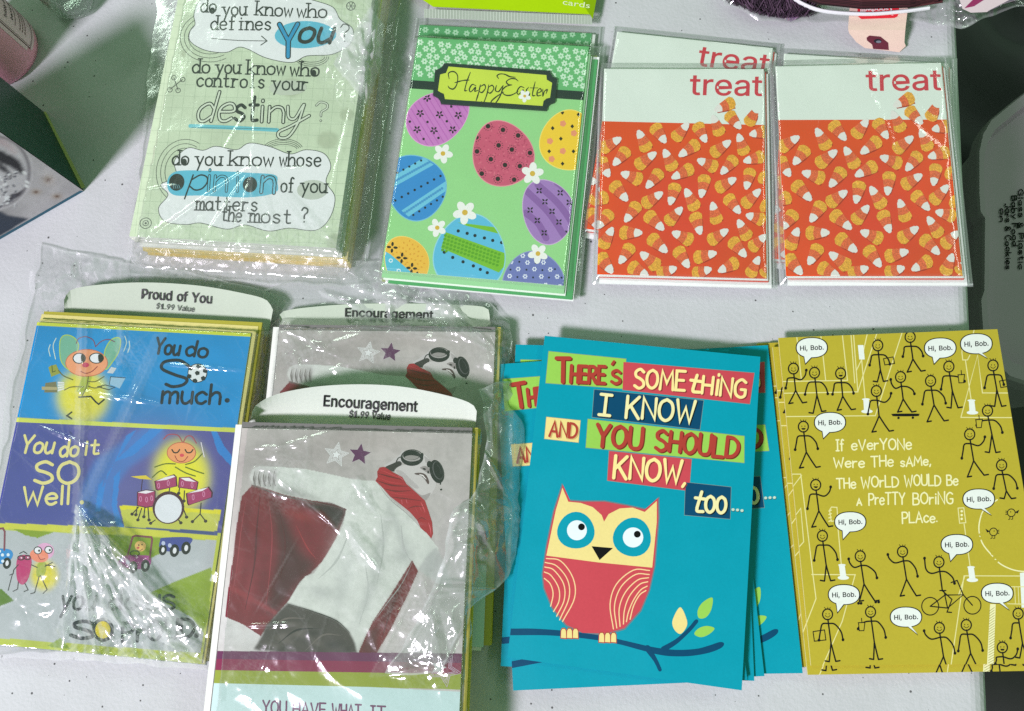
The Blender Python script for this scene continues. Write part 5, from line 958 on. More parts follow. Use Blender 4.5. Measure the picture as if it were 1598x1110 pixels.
# ---- Easter packs
GF = S(106, 186, 116); GF2 = S(152, 216, 140); DKG = S(26, 44, 40)
def flower_field(a, P0, P1, n, m, col, L):
    """staggered white daisies between four traced corners"""
    (tl, tr, br, bl) = P0
    for j in range(m):
        for i in range(n):
            u, v = (i+(.5 if j % 2 else .0)+.25)/n, (j+.5)/m
            if u > 1: continue
            x = (tl[0]*(1-u)+tr[0]*u)*(1-v)+(bl[0]*(1-u)+br[0]*u)*v; y = (tl[1]*(1-u)+tr[1]*u)*(1-v)+(bl[1]*(1-u)+br[1]*u)*v
            x += ((i*7+j*13) % 5-2)*2.2; y += ((i*11+j*5) % 5-2)*2.2
            a.ring(x, y, P1*.68, P1*.68, P1*.62, col, L, n=9)
            for k in range(6): a.ell(x+P1*math.cos(k*1.047+i), y+P1*math.sin(k*1.047+i), P1*.36, col=col, L=L+1, n=6)
def egg(a, cx, cy, rx, ry, rot, col, rim, L):
    t = np.linspace(0, 2*np.pi, 48, endpoint=False); k = 1-.16*np.sin(t)
    x, y = rx*np.cos(t)*k, -ry*np.sin(t); c, s = math.cos(rot), math.sin(rot)
    P = np.c_[cx+c*x-s*y, cy+s*x+c*y]
    a.poly(np.array([cx, cy])+(P-[cx, cy])*1.03, rim, L); a.poly(P, col, L+1)
    return P
def inside(a, P):
    K = a.loc(np.asarray(P)); A_ = np.sum(K[:, 0]*np.roll(K[:, 1], -1)-K[:, 1]*np.roll(K[:, 0], -1)); a.clip = [tuple(p) for p in (K if A_ > 0 else K[::-1])]
def band(a, cx, cy, rx, ry, rot, v0, v1, col, L, tilt=0.0):
    c, s = math.cos(rot), math.sin(rot); out = []
    def pt(u, v):
        hw = math.sqrt(max(0, 1-v*v))*rx*(1-.16*v)*.985
        return (cx+c*u*hw-s*(-v*ry), cy+s*u*hw+c*(-v*ry))
    U = np.linspace(-1, 1, 12); bw = lambda u, v: v+tilt*(1-u*u)
    out = [pt(u, bw(u, v1)) for u in U]+[pt(u, bw(u, v0)) for u in U[::-1]]
    a.poly(out, col, L); return pt
def daisy(a, x, y, r, L, rot=0):
    for k in range(5): a.ell(x+r*.6*math.cos(k*1.2566+rot), y+r*.6*math.sin(k*1.2566+rot), r*.5, r*.36, S(244, 246, 238), L, k*1.2566+rot, n=14)
    a.ell(x, y, r*.45, col=S(244, 246, 238), L=L+1, n=12); a.ell(x, y, r*.26, col=S(216, 180, 60), L=L+2, n=12)
def blossom(a, x, y, r, col, L, n=5, rot=.3):
    for k in range(n): t = k*2*math.pi/n+rot; a.ell(x+r*.62*math.cos(t), y+r*.62*math.sin(t), r*.42, r*.24, col, L, t, n=10)
q = [(652, 60.5), (920, 71), (878, 447.6), (594.6, 420)]
EA, w_, h_ = pack('card_pack', q, .012, 'Easter card pack printed with patterned eggs, in front with its raised yellow title plate', 'card pack', 'Easter card packs in clear sleeves')
a = Art(q, w_, h_, .012); card_plate(a, .0005, S(228, 240, 222)); base(a, GF2)
a.space(570, 0, 2.3125)
a.poly([(180, 120), (830, 150), (800, 330), (150, 295)], GF, 1)
flower_field(a, [(196, 150), (815, 172), (795, 318), (175, 285)], 9, 19, 6, S(206, 238, 206), 2)
a.poly([(140, 292), (820, 330), (818, 362), (140, 322)], DKG, 4)
E1 = (262, 425, 88, 118, 1.02); inside(a, egg(a, *E1, S(204, 124, 196), S(228, 160, 214), 2))
for k in range(12): band(a, *E1, -.9+k*.155, -.87+k*.155, S(190, 104, 184), 4)
for x, y in ((222, 357), (197, 412), (266, 416), (333, 418), (186, 470), (246, 473), (313, 470)): blossom(a, x, y, 14, S(24, 14, 22), 5)
for x, y in ((308, 387), (223, 443), (160, 442), (292, 440), (209, 504), (262, 500)): a.ell(x, y, 4.5, col=S(24, 14, 22), L=5)
a.clip = None
E2 = (491, 553, 108, 118, -.35); inside(a, egg(a, *E2, S(206, 86, 116), S(232, 150, 160), 2))
rr = random.Random(4)
for k in range(160):
    t, r = rr.uniform(0, 6.28), math.sqrt(rr.random())*.92; a.ell(491+108*r*math.cos(t), 553+112*r*math.sin(t), rr.uniform(2, 5), rr.uniform(1.5, 3), S(186, 66, 100) if k % 2 else S(222, 110, 132), 4, rr.uniform(0, 3), n=7)
for x, y in ((440, 457), (494, 470), (398, 497), (549, 490), (478, 526), (526, 541), (400, 548), (450, 576), (592, 553), (501, 597), (555, 601), (417, 628), (475, 647), (534, 650)):
    a.ell(x, y, 8.5, col=S(26, 16, 20), L=5, n=14)
    for k in range(12): a.ell(x+15*math.cos(k*.5236), y+15*math.sin(k*.5236), 1.9, col=S(60, 20, 36), L=5, n=6)
a.clip = None
E3 = (735, 505, 104, 108, .1); inside(a, egg(a, *E3, S(246, 206, 50), S(250, 226, 110), 2))
for x, y in ((711, 406), (770, 413), (675, 463), (747, 456), (705, 501), (662, 547), (751, 547), (711, 592)): a.poly([(x-7, y), (x, y-8), (x+7, y), (x, y+8)], S(24, 20, 10), 4)
for x, y in ((713, 446), (665, 510), (712, 546), (671, 575), (753, 481)):
    for k in range(5): a.ell(x+6*math.cos(k*1.26), y+6*math.sin(k*1.26), 6, col=S(236, 150, 110), L=4, n=10)
a.clip = None
E4 = (185, 675, 116, 104, 1.25); inside(a, egg(a, *E4, S(50, 140, 206), S(120, 190, 222), 2))
a.poly([(85, 648), (210, 570), (245, 596), (95, 680)], S(110, 196, 222), 4); a.poly([(130, 760), (288, 655), (288, 690), (155, 782)], S(110, 196, 222), 4)
for k in range(18): t = k/18; a.ell(98+t*140, 660-t*78, 5, col=S(70, 150, 200), L=5, n=8); a.ell(142+t*140, 768-t*92, 5, col=S(70, 150, 200), L=5, n=8)
for k in range(8): a.ell(108+k*23, 724-k*12.5, 4.6, col=S(16, 20, 30), L=5, n=10); a.ell(116+k*21, 625-k*11, 4.2, col=S(16, 20, 30), L=5, n=10); a.ell(172+k*21, 776-k*13, 4.2, col=S(16, 20, 30), L=5, n=10)
a.clip = None
E5 = (660, 765, 116, 92, 1.35); inside(a, egg(a, *E5, S(164, 124, 190), S(206, 176, 214), 2))
for (p, q2) in (((578, 690), (720, 860)), ((620, 668), (760, 830)), ((690, 660), (780, 770)), ((575, 770), (650, 862))):
    a.stroke([p, ((p[0]+q2[0])/2+8, (p[1]+q2[1])/2-8), q2], 24, S(140, 96, 166), 4)
for x, y in ((702, 698), (646, 730), (735, 733), (592, 760), (672, 765), (618, 798), (697, 804), (643, 843), (730, 845), (625, 690)): blossom(a, x, y, 13, S(22, 14, 24), 6, 4, .8)
a.clip = None
E6 = (150, 945, 95, 76, 1.3); inside(a, egg(a, *E6, S(240, 190, 66), S(250, 216, 110), 2))
for k in range(60): t, r = k*2.4, math.sqrt(k/60)*.9; a.ell(150+70*r*math.cos(t), 945+88*r*math.sin(t), 4, 2.6, S(222, 160, 46), 4, t, n=7)
a.poly([(55, 895), (90, 915), (170, 985), (215, 1010), (200, 1060), (50, 960)], S(86, 190, 214), 5)
for x, y in ((68, 912), (92, 938), (120, 975), (150, 1000)): a.ring(x, y, 6, 6, 3.5, S(220, 240, 244), 6, n=9)
for x, y in ((97, 891), (131, 929), (166, 966), (184, 998)): blossom(a, x, y, 19, S(16, 14, 14), 6, 4, .1)
a.clip = None
E7 = (374, 912, 126, 138, .12); inside(a, egg(a, *E7, S(92, 188, 222), S(150, 214, 226), 2))
a.poly([(288, 838), (500, 915), (500, 960), (478, 985), (270, 895)], S(120, 190, 40), 4); a.poly([(330, 803), (470, 822), (490, 848), (362, 816)], S(120, 190, 40), 4)
for k in range(66): u, v = (k % 16)/16, (k//16)/4; a.ell(286+u*206-v*10, 850+u*74+v*52, 6, 5, S(90, 164, 24), 5, n=8)
for x, y in ((332, 834), (364, 843), (392, 851), (426, 860), (456, 869), (488, 877), (282, 910), (312, 929), (349, 945), (386, 960), (411, 973), (436, 985), (450, 1017)): a.ell(x, y, 6, col=S(14, 18, 26), L=5, n=12)
a.clip = None
E8 = (602, 1010, 110, 100, -.1); inside(a, egg(a, *E8, S(112, 122, 184), S(150, 156, 204), 2))
for x, y in ((565, 925), (522, 947), (582, 950), (640, 950), (548, 973), (607, 974), (665, 976), (517, 998), (573, 1000), (632, 1001), (690, 1002), (530, 1030), (590, 1031), (648, 1032), (700, 1038), (560, 1050), (620, 1054)):
    for k in range(6): a.ell(x+6*math.cos(k*1.047), y+6*math.sin(k*1.047), 3, col=S(232, 238, 248), L=4, n=7)
for x, y in ((595, 927), (552, 947), (612, 952), (520, 975), (578, 976), (636, 978), (545, 1002), (602, 1004), (660, 1005), (682, 975), (706, 1006)): a.ell(x, y, 3.8, col=S(16, 16, 40), L=4, n=8)
a.clip = None
for x, y, r in ((278, 556, 33), (601, 628, 38), (356, 768, 40), (257, 822, 31), (620, 918, 34)): daisy(a, x, y, r, 7, x*.1)
a.build('front_card', [M_INK, M_MATTE], EA); PKE = (w_, h_)
pl = Art(q, w_, h_, .0136); pl.space(570, 0, 2.3125)
def plate(P, z0, z1, col):
    Q = pl.loc(P); n = len(Q)
    A_ = np.sum(Q[:, 0]*np.roll(Q[:, 1], -1)-Q[:, 1]*np.roll(Q[:, 0], -1)); Q = Q if A_ > 0 else Q[::-1]
    pl.face([(x, y, z1) for x, y in Q], col)
    for i in range(n): b = (i+1) % n; pl.face([(*Q[i], z0), (*Q[b], z0), (*Q[b], z1), (*Q[i], z1)], col)
def ticket(dx): return [(285+dx, 236+dx*.8), (668-dx, 260+dx), (668-dx*.9, 268+dx*1.6), (677-dx, 281+dx), (692-dx*1.2, 288+dx), (684-dx*1.2, 372-dx), (668-dx, 378-dx*1.2), (656-dx*.9, 390-dx*1.4), (654-dx, 402-dx), (272+dx, 380-dx), (268+dx, 368-dx*1.5), (260+dx, 358-dx), (244+dx*1.2, 350-dx), (252+dx*1.2, 262+dx), (266+dx, 256+dx*1.2), (276+dx, 250+dx*1.4)]
plate(ticket(0), .0121, .0136, DKG); pl.poly(ticket(15), S(206, 226, 72), 1)
pl.poly([(556, 350)]*3, DKG, 1) if 0 else None
HE = S(30, 40, 24)
for P in ([(302, 292), (300, 272), (318, 266), (332, 280), (330, 310), (318, 328), (304, 326), (298, 318)], [(378, 268), (366, 300), (358, 332), (366, 334)], [(322, 306), (350, 298), (374, 296)],
          [(398, 316), (384, 312), (374, 330), (380, 338), (396, 322), (394, 336), (406, 332)], [(414, 312), (408, 340), (398, 372)], [(412, 320), (428, 312), (432, 324), (420, 340), (408, 336)], [(444, 312), (438, 344), (424, 380), (418, 372)], [(442, 322), (456, 314), (462, 326), (450, 342), (438, 338)],
          [(472, 314), (468, 332), (480, 336), (494, 316)], [(496, 314), (486, 350), (466, 380), (452, 374), (470, 356), (498, 338)],
          [(480, 290), (474, 280), (484, 273), (502, 274), (520, 282), (540, 284)], [(550, 298), (540, 290), (522, 290), (508, 300), (514, 310), (528, 312)], [(528, 312), (506, 318), (492, 334), (502, 348), (524, 349), (550, 336)],
          [(572, 322), (558, 318), (546, 336), (552, 346), (568, 330), (568, 344), (578, 340)], [(588, 320), (580, 332), (592, 342), (586, 352), (574, 348)], [(612, 300), (602, 346), (612, 350)], [(594, 322), (622, 322)], [(618, 342), (634, 334), (630, 324), (620, 334), (620, 350), (634, 348)], [(640, 326), (640, 350), (646, 334), (656, 328), (652, 342)]):
    pl.stroke(P, 4.2, HE, 2, taper=[.6, 1.2, .8, 1.3, .6])
daisy(pl, 574, 352, 21, 3, .4)
pl.build('title_plate', [M_INK, M_MATTE], EA)
slab(EA, 'card', w_, h_, .0106, .0113, S(150, 206, 150), .0012, -.0046, -.004, M_INK)
slab(EA, 'card', w_, h_, .0098, .0104, S(226, 238, 224), .0022, -.0056, -.004)
slab(EA, 'card', w_+.001, h_, .0090, .0096, S(84, 160, 100), .0058, -.0075, -.002, M_INK)
slab(EA, 'envelope', w_+.004, h_+.003, .0074, .0088, S(238, 242, 238), .0052, -.0065, -.003)
slab(EA, 'envelope', w_+.006, h_+.002, .0058, .0072, S(168, 184, 60), .003, -.0045, .003)
slab(EA, 'card', w_+.001, h_, .0046, .0056, S(84, 160, 100), .004, -.006, -.006, M_INK)
# pack behind with lime hang card
q2 = [(651, 36), (915, 55), (893, 430), (604, 395)]
EB, w2, h2 = pack('card_pack', q2, .0042, 'Easter card pack with lime green hang card, lying underneath and above the egg one', 'card pack', 'Easter card packs in clear sleeves')
a = Art(q2, w2, h2, .0042); card_plate(a, .0006, S(228, 240, 222)); base(a, S(84, 160, 100))
a.space(570, 0, 2.3125); flower_field(a, [(205, 90), (795, 122), (780, 330), (185, 300)], 8.5, 17, 7, S(170, 214, 176), 1)
a.build('front_card', [M_INK, M_MATTE], EB)
slab(EB, 'envelope', w2+.003, h2+.002, .0018, .0032, S(232, 236, 230), .001, -.001)
slab(EB, 'card', w2, h2, .0004, .0016, S(84, 160, 100), -.001, -.002)
hq = [(640, -60), (942, -56), (926, 34), (668, 15)]
hc, ha, hw_, hh_ = rectfit(hq, .008)
def hangpt(x, y, z): p = at(x, y, z); v = p-Vector(EB.location); c, s = math.cos(-EB.rotation_euler.z), math.sin(-EB.rotation_euler.z); return (c*v.x-s*v.y, s*v.x+c*v.y, z)
hb = MB(); LIME = S(170, 208, 10)
T_ = [hangpt(x, y, .0085) for x, y in ((640, -70), (905, -62), (912, -2), (922, 22), (676, 10), (630, -20))]
B_ = [(x, y, .0078) for x, y, z in T_]
hb.face(T_[::-1], LIME)
for i in range(6): j = (i+1) % 6; hb.face([T_[i], T_[j], B_[j], B_[i]], LIME)
fold_ = [hangpt(*p) for p in ((900, -50, .0087), (940, -50, .0087), (925, 30, .0087), (912, 10, .0087))]
hb.face(fold_[::-1], S(132, 168, 8))
hb.build('hang_card', M_INK, EB)
ht = MB()
ta = Art([(0, 0), (1, 0), (1, 1), (0, 1)], 1, 1, 0); ta.H = np.eye(3); ta.lim = (-1e5, 1e5, -1e5, 1e5)
ta.type('cards', (878, 7), (920, 13), 8.5, S(226, 236, 190), 1)
for f in ta.f: ht.face([hangpt(ta.v[i][0], ta.v[i][1], .0089) for i in f], S(226, 236, 190))
ht.build('printed_word', M_INK, EB)
rb = MB()      # ribbed clear header strip
for k in range(110):
    u = k/110; x0 = 662+u*262; x1 = x0+1.3; y0 = 14+u*10.5
    rb.face([hangpt(x0, y0+14, .0082), hangpt(x1, y0+14, .0082), hangpt(x1, y0, .0086), hangpt(x0, y0, .0086)], S(196, 204, 192) if k % 2 else S(176, 186, 172))
    rb.face([hangpt(x1, y0+14, .0082), hangpt(x1+1.1, y0+14, .0079), hangpt(x1+1.1, y0, .0083), hangpt(x1, y0, .0086)], S(206, 212, 202))
rb.build('ribbed_strip', M_INK, EB)

# ---- treat packs
CANDY = [(150, 530, 95, 565), (145, 622, 180, 575), (122, 665, 90, 615), (225, 502, 258, 560), (325, 530, 285, 480), (408, 465, 370, 515), (485, 522, 452, 468), (620, 502, 645, 562), (580, 527, 525, 570), (395, 582, 450, 540), (290, 582, 235, 625), (332, 572, 365, 630), (470, 602, 530, 625), (565, 645, 605, 595), (655, 598, 715, 580), (672, 492, 725, 480), (180, 660, 240, 680), (278, 705, 315, 655), (375, 668, 435, 635), (488, 735, 495, 670), (612, 672, 555, 705), (665, 700, 675, 640), (715, 715, 665, 765), (198, 755, 150, 705), (328, 733, 275, 770), (370, 765, 382, 705), (428, 720, 465, 780), (640, 795, 595, 745), (70, 770, 118, 750), (208, 832, 240, 780), (345, 862, 290, 815), (410, 790, 370, 835), (535, 770, 555, 830), (680, 810, 735, 825), (493, 875, 470, 815), (645, 835, 680, 890), (105, 858, 140, 812), (155, 870, 130, 925), (262, 880, 200, 880), (395, 880, 455, 905), (595, 870, 540, 905), (202, 985, 230, 935), (365, 945, 310, 900), (168, 1020, 125, 970), (280, 958, 335, 1000), (455, 1000, 415, 945), (555, 955, 490, 970), (675, 960, 625, 910), (585, 1018, 640, 990), (730, 975, 705, 1030), (750, 890, 705, 930), (405, 1012, 355, 1030), (540, 1015, 490, 1030), (300, 1035, 245, 1005), (522, 400, 580, 370), (618, 465, 575, 420), (686, 388, 658, 445), (512, 432, 540, 490), (775, 680, 725, 660), (790, 790, 740, 770), (780, 1000, 762, 1030)]
def candy(a, x0, y0, x1, y1, L, tip=True):
    d = np.array([x1-x0, y1-y0], float); ln = np.linalg.norm(d); d /= ln; n = np.array([-d[1], d[0]]); o = np.array([x0, y0], float)-d*4; ln += 13
    def W(t): return 11+15*min(1, t*1.25)
    def seg(t0, t1, bulge0, bulge1, col, L, r0=False, r1=False, mat=2):
        P = []
        ts = np.linspace(t0, t1, 5)
        for t in ts: P.append(o+d*ln*t+n*W(t)*(.72 if (r0 and t == t0) or (r1 and t == t1) else 1))
        for v in (.66, .33, 0, -.33, -.66): P.append(o+d*(ln*t1+bulge1*(1-v*v))+n*W(t1)*v*.92)
        for t in ts[::-1]: P.append(o+d*ln*t-n*W(t)*(.72 if (r0 and t == t0) or (r1 and t == t1) else 1))
        for v in (-.66, -.33, 0, .33, .66): P.append(o+d*(ln*t0+bulge0*(1-v*v))+n*W(t0)*v*.92)
        a.poly(P, col, L, mat=mat)
    seg(.0, 1.0, -7, 6, S(150, 40, 16), L, True, True, 0) if 0 else None
    a.poly([tuple(o+d*ln*t+n*W(t)*s*1.04+np.array([2.5, 3.5])) for t, s in ((0.02 if tip else .34, .9), (.5, 1), (.96, .9), (.96, -.9), (.5, -1), (.02 if tip else .34, -.9))], S(168, 44, 18), L, mat=0)
    seg(.60, 1.0, 5, 6, S(240, 174, 56), L+1, False, True); seg(.25, .64, 5, 5, S(232, 104, 58), L+2)
    if tip: seg(0, .285, -7, 5, S(232, 229, 221), L+3, True, mat=0)
def treat_art(q, w_, h_, z):
    a = Art(q, w_, h_, z); card_plate(a, .0006, S(236, 240, 234)); base(a, S(226, 236, 224))
    a.space(1180, 0, 2.4139)
    a.poly([(40, 464), (820, 452), (820, 1080), (60, 1080)], S(226, 76, 20), 1)
    R0 = Raster(a, (-w_/2, w_/2, -h_/2, h_/2*.09), 60, 50); R0.fill(S(228, 78, 22))
    R0.blob(430, 800, 260, 260, S(222, 52, 42), .6); R0.blob(120, 520, 160, 120, S(226, 72, 18), .7); R0.noise(60, .10, 2); R0.put(1.4)
    a.type('treat', (408, 346), (704, 337), 84, S(206, 52, 70), 3, bold=0.0)
    for k, c in enumerate(CANDY): candy(a, *c, 4+5*(k % 2), tip=k not in (56,))
    return a
QT = {'front_left': [(941.5, 112), (1190.6, 111), (1200, 434), (930.7, 421.5)], 'back_left': [(959, 41), (1205.5, 74), (1171, 398), (912, 362)],
      'front_right': [(1208, 107.7), (1471, 94.5), (1499, 435), (1229, 427.5)], 'back_right': [(1222, 80), (1476, 101), (1480, 430), (1207, 405)]}
q = QT['front_right']; _, _, TW, TH = rectfit(q, .010)
def treat_pack(key, z, label, src=None):
    q = QT[key]; c, ang, _, _ = rectfit(q, z)
    if src is None:
        e = empty('card_pack', (c.x, c.y, 0), ang)
        a = treat_art(q, TW, TH, z); a.build('front_card', [M_INK, M_MATTE, M_GLIT], e)
        slab(e, 'card', TW, TH, z-.0014, z-.0008, S(236, 236, 230), .0009, -.0009, .002); slab(e, 'card', TW, TH, z-.0023, z-.0016, S(216, 70, 50), .0016, -.0014, -.002)
        slab(e, 'envelope', TW+.002, TH+.003, z-.0036, z-.0025, S(238, 240, 238), .0024, -.0034, .001)
        slab(e, 'envelope', TW+.002, TH+.003, z-.0049, z-.0038, S(232, 236, 234), .003, -.0030, -.003)
    else:
        e = copy_tree(src); e.location = (c.x, c.y, z-.010); e.rotation_euler = (0, 0, ang)
    tag(e, label, 'card pack', 'candy corn treat card packs'); RECTS.append((c, ang, TW, TH, z)); return e
TP = treat_pack('front_right', .010, 'candy corn treat card pack in front at right, beside the table edge')
SLV = {}
# ------------------------------------------------------------------ clear sleeves and crinkled films
def sleeve(root, w, h, zt, mg, ze, seed, res=.0022, slack=.0006):
    l, r, t, b = mg; x0, x1, y0, y1 = -w/2-l, w/2+r, -h/2-b, h/2+t
    nx, ny = int((x1-x0)/res), int((y1-y0)/res); V, HZ = [], []
    for j in range(ny+1):
        for i in range(nx+1):
            x, y = x0+(x1-x0)*i/nx, y0+(y1-y0)*j/ny
            dx, dy = max(abs(x)-w/2, 0), max(abs(y)-h/2, 0)
            lim = max(min((l if x < 0 else r), .02), 1e-4), max(min((b if y < 0 else t), .02), 1e-4)
            k = max(dx/lim[0] if dx else 0, dy/lim[1] if dy else 0); k = min(1, k)
            z = zt+slack+(ze-zt)*(k**.8)
            n = mnoise.noise(Vector((x*22+seed, y*22, seed)))*.0012+max(0, 1-abs(mnoise.noise(Vector((x*34+y*25, seed*3, y*9-x*11))))*5)**2*.0005
            z += max(n, -slack*.5)*(1-.7*k)
            V.append((x, y, max(z, ze)))
            e = min(x-x0, x1-x, y-y0, y1-y)
            HZ.append(.30 if e < .0012 else (.09 if e < .003 else .015+.05*(k > 0)))
    F_ = [[j*(nx+1)+i, j*(nx+1)+i+1, (j+1)*(nx+1)+i+1, (j+1)*(nx+1)+i] for j in range(ny) for i in range(nx)]
    # lower sheet, closing the pouch
    o = len(V); m = .0001
    V += [(x0, y0, ze-m), (x1, y0, ze-m), (x1, y1, ze-m), (x0, y1, ze-m)]; HZ += [.1]*4; F_.append([o+3, o+2, o+1, o])
    return mesh_obj('clear_sleeve', V, F_, M_SLEEVE, root, smooth=True, haze=HZ)
def film_line(root, name, pts, r, hz=.4):
    """thin welded seam of a sleeve: flat strip with a rounded back"""
    V, F_, HZ = [], [], []
    P = [Vector(p) for p in pts]
    for i, p in enumerate(P):
        d = (P[min(i+1, len(P)-1)]-P[max(i-1, 0)]).normalized(); n = Vector((-d.y, d.x, 0))
        for k in range(5):
            t = k/4*math.pi; V.append(tuple(p+n*r*math.cos(t)+Vector((0, 0, r*.6*math.sin(t))))); HZ.append(hz)
    for i in range(len(P)-1):
        for k in range(4): F_.append([i*5+k, i*5+k+1, i*5+k+6, i*5+k+5])
    return mesh_obj(name, V, F_, M_SLEEVE, root, smooth=True, haze=HZ)
def seams(root, w, h, mg, ze, zt):
    l, r, t, b = mg
    for s, (xa, m) in ((-1, (-w/2-l*.75, l)), (1, (w/2+r*.7, r))):
        film_line(root, 'sleeve_seam', [(xa, -h/2-b*.9, ze+.0004), (xa+.0003, 0, ze+.0009), (xa, h/2+t*.9, ze+.0004)], .0006, .65)
    film_line(root, 'sleeve_seam', [(-w/2-l, -h/2-b*.7, ze+.0004), (0, -h/2-b*.72, ze+.0007), (w/2+r, -h/2-b*.7, ze+.0004)], .0006, .6)
mg = (.0030, .0075, .0070, .0050)
sleeve(TP, TW, TH, .010, mg, .0051, 3); seams(TP, TW, TH, mg, .0051, .010)
treat_pack('front_left', .010, 'candy corn treat card pack in front at left, just right of the egg cards', TP)
treat_pack('back_left', .0051, 'candy corn treat card pack behind, turned clockwise with its red word showing above', TP)
treat_pack('back_right', .0051, 'candy corn treat card pack behind at right with only a pale blank strip showing', TP)
mg = (.004, .0105, .005, .006)
sleeve(EA, PKE[0], PKE[1], .0138, mg, .0046, 7, slack=.0009); seams(EA, PKE[0], PKE[1], mg, .0046, .012)
mg = (.0045, .0075, .0075, .002)
sleeve(EB, w2, h2, .0045, mg, .0004, 11); seams(EB, w2, h2, mg, .0009, .0045)

# ---- "Proud of You" pack
def arc_header(root, pts_px, z0, rise, col, name, texts, fold_px):
    """display card rising behind the cards, curling up towards its rounded top edge; pts_px: left bottom .. over the top .. right bottom"""
    n = 40; top_, bot = pts_px
    T_ = smooth_pts(top_, False, 8); B_ = smooth_pts(bot, False, 8)
    def samp(P, u):
        d = np.r_[0, np.cumsum(np.linalg.norm(np.diff(P, axis=0), axis=1))]; d /= d[-1]; return np.c_[np.interp(u, d, P[:, 0]), np.interp(u, d, P[:, 1])]
    u = np.linspace(0, 1, n); A_, C_ = samp(T_, u), samp(B_, u); m = 14; G = np.zeros((m, n, 3)); cols = np.zeros((m, n, 3))
    c_, s_ = math.cos(-root.rotation_euler.z), math.sin(-root.rotation_euler.z)
    def w2l(p): v = p-Vector(root.location); return (c_*v.x-s_*v.y, s_*v.x+c_*v.y, p.z)
    def zz(t): return z0+rise*(1-t)**1.6
    for j in range(m):
        t = j/(m-1)
        for i in range(n):
            p = A_[i]*(1-t)+C_[i]*t; G[j, i] = w2l(at(p[0], p[1], zz(t))); cols[j, i] = col
    hb_ = MB(); hb_.grid(G, cols, 1)
    G2 = G.copy(); G2[:, :, 2] -= .0006; hb_.grid(G2[:, ::-1], cols, 1)
    for i in range(n-1): hb_.face([tuple(G[0, i]), tuple(G2[0, i]), tuple(G2[0, i+1]), tuple(G[0, i+1])], col, 1)
    # words printed on the curled sheet: carried onto the surface by the same (u, t)
    bb = [A_[0], A_[-1], C_[-1], C_[0]]
    Hh = homog(bb, [(0, 0), (1, 0), (1, 1), (0, 1)])
    for s, p0, p1, cap, colr, bold in texts:
        V_, Fc = font_mesh(s, bold); W_ = V_[:, 0].max(); p0_, p1_ = np.array(p0), np.array(p1)
        dv = (p1_-p0_)/np.linalg.norm(p1_-p0_); uy = np.array([dv[1], -dv[0]])*cap
        X = p0_+(V_[:, :1]/W_)*(p1_-p0_)+V_[:, 1:2]*uy
        # distance down from the top curve decides the height
        loc_ = []
        for x, y in X:
            k = int(np.argmin(abs(A_[:, 0]-x))); k2 = int(np.argmin(abs(C_[:, 0]-x)))
            t = (y-A_[k, 1])/max(C_[k2, 1]-A_[k, 1], 1); t = min(max(t, 0), 1); loc_.append(w2l(at(x, y, zz(t)+.0006)))
        for f in Fc: hb_.face([loc_[i] for i in f], colr, 0)
    o = hb_.build(name, [M_INK, M_MATTE], root)
    return o
HDR = S(202, 210, 199)
q = [(59, 501), (393, 522.6), (313, 1032), (-48, 1006)]
PR, w_, h_ = pack('card_pack', q, .0155, 'blue and purple cartoon bug card pack with white printed header in crinkled film', 'card pack', 'film wrapped card packs')
a = Art(q, w_, h_, .0155); card_plate(a, .0005, S(214, 220, 190)); base(a, S(200, 210, 70))
a.space(0, 0, 1)
def rpoly(R, P, c, b=0, al=1.0): R.poly(P, c, b, al)
R_ = Raster(a, (-w_/2, w_/2, -h_/2, h_/2*.985), 250, 360)
R_.fill(S(186, 198, 70)); LM = S(204, 214, 70)
R_.poly([(40, 505), (400, 527), (375, 670), (20, 652)], S(14, 140, 204)); R_.noise(50, .10, 4)
R_.blob(150, 560, 90, 60, S(20, 150, 214), .5)
R_.blob(131, 620, 42, 45, S(214, 214, 60), .95, 5); R_.blob(131, 620, 37, 40, S(228, 218, 40), .8, 6)
R_.poly([(20, 658), (375, 676), (345, 832), (-30, 820)], S(82, 80, 150), 0)
R_.poly([(20, 658), (110, 662), (120, 820), (-30, 820)], S(72, 78, 152), 6); R_.blob(240, 700, 80, 60, S(104, 98, 158), .7); R_.blob(190, 770, 60, 30, S(104, 104, 160), .6)
CUR = S(50, 130, 206)
R_.poly([(225, 668), (262, 670), (250, 700), (205, 730), (182, 760), (180, 800), (196, 826), (118, 822), (130, 760), (150, 720)], S(70, 120, 190), 4, .85)
for P in ([(240, 668), (258, 670), (210, 712), (180, 722)], [(200, 680), (215, 672), (170, 740), (160, 790), (150, 790)], [(180, 745), (190, 735), (184, 790), (196, 828), (184, 828), (176, 790)], [(155, 760), (163, 750), (158, 800), (150, 800)]): R_.poly(P, CUR, 1, .9)
R_.poly([(330, 672), (338, 672), (352, 700), (366, 718), (362, 730), (340, 706)], CUR, 1)
R_.blob(284, 744, 44, 56, S(216, 216, 60), .95, 5); R_.blob(284, 744, 40, 52, S(238, 232, 40), .7, 6)
R_.poly([(188, 790), (345, 796), (338, 832), (196, 824)], S(196, 200, 84), 0); R_.poly([(188, 790), (345, 796), (344, 802), (190, 796)], S(222, 216, 40), 0)
R_.poly([(196, 823), (340, 829), (338, 836), (196, 830)], S(66, 78, 132), 0)
R_.poly([(-40, 818), (196, 824), (340, 836), (338, 842), (-40, 826)], S(206, 208, 70), 0)
R_.poly([(-40, 828), (338, 843), (312, 1016), (-55, 996)], S(182, 188, 190), 0)
GRB = S(134, 160, 34)
R_.poly([(170, 836), (300, 842), (230, 874), (200, 890), (178, 870)], GRB, 1); R_.poly([(330, 884), (325, 960), (316, 984), (300, 962), (232, 926), (262, 912)], GRB, 1)
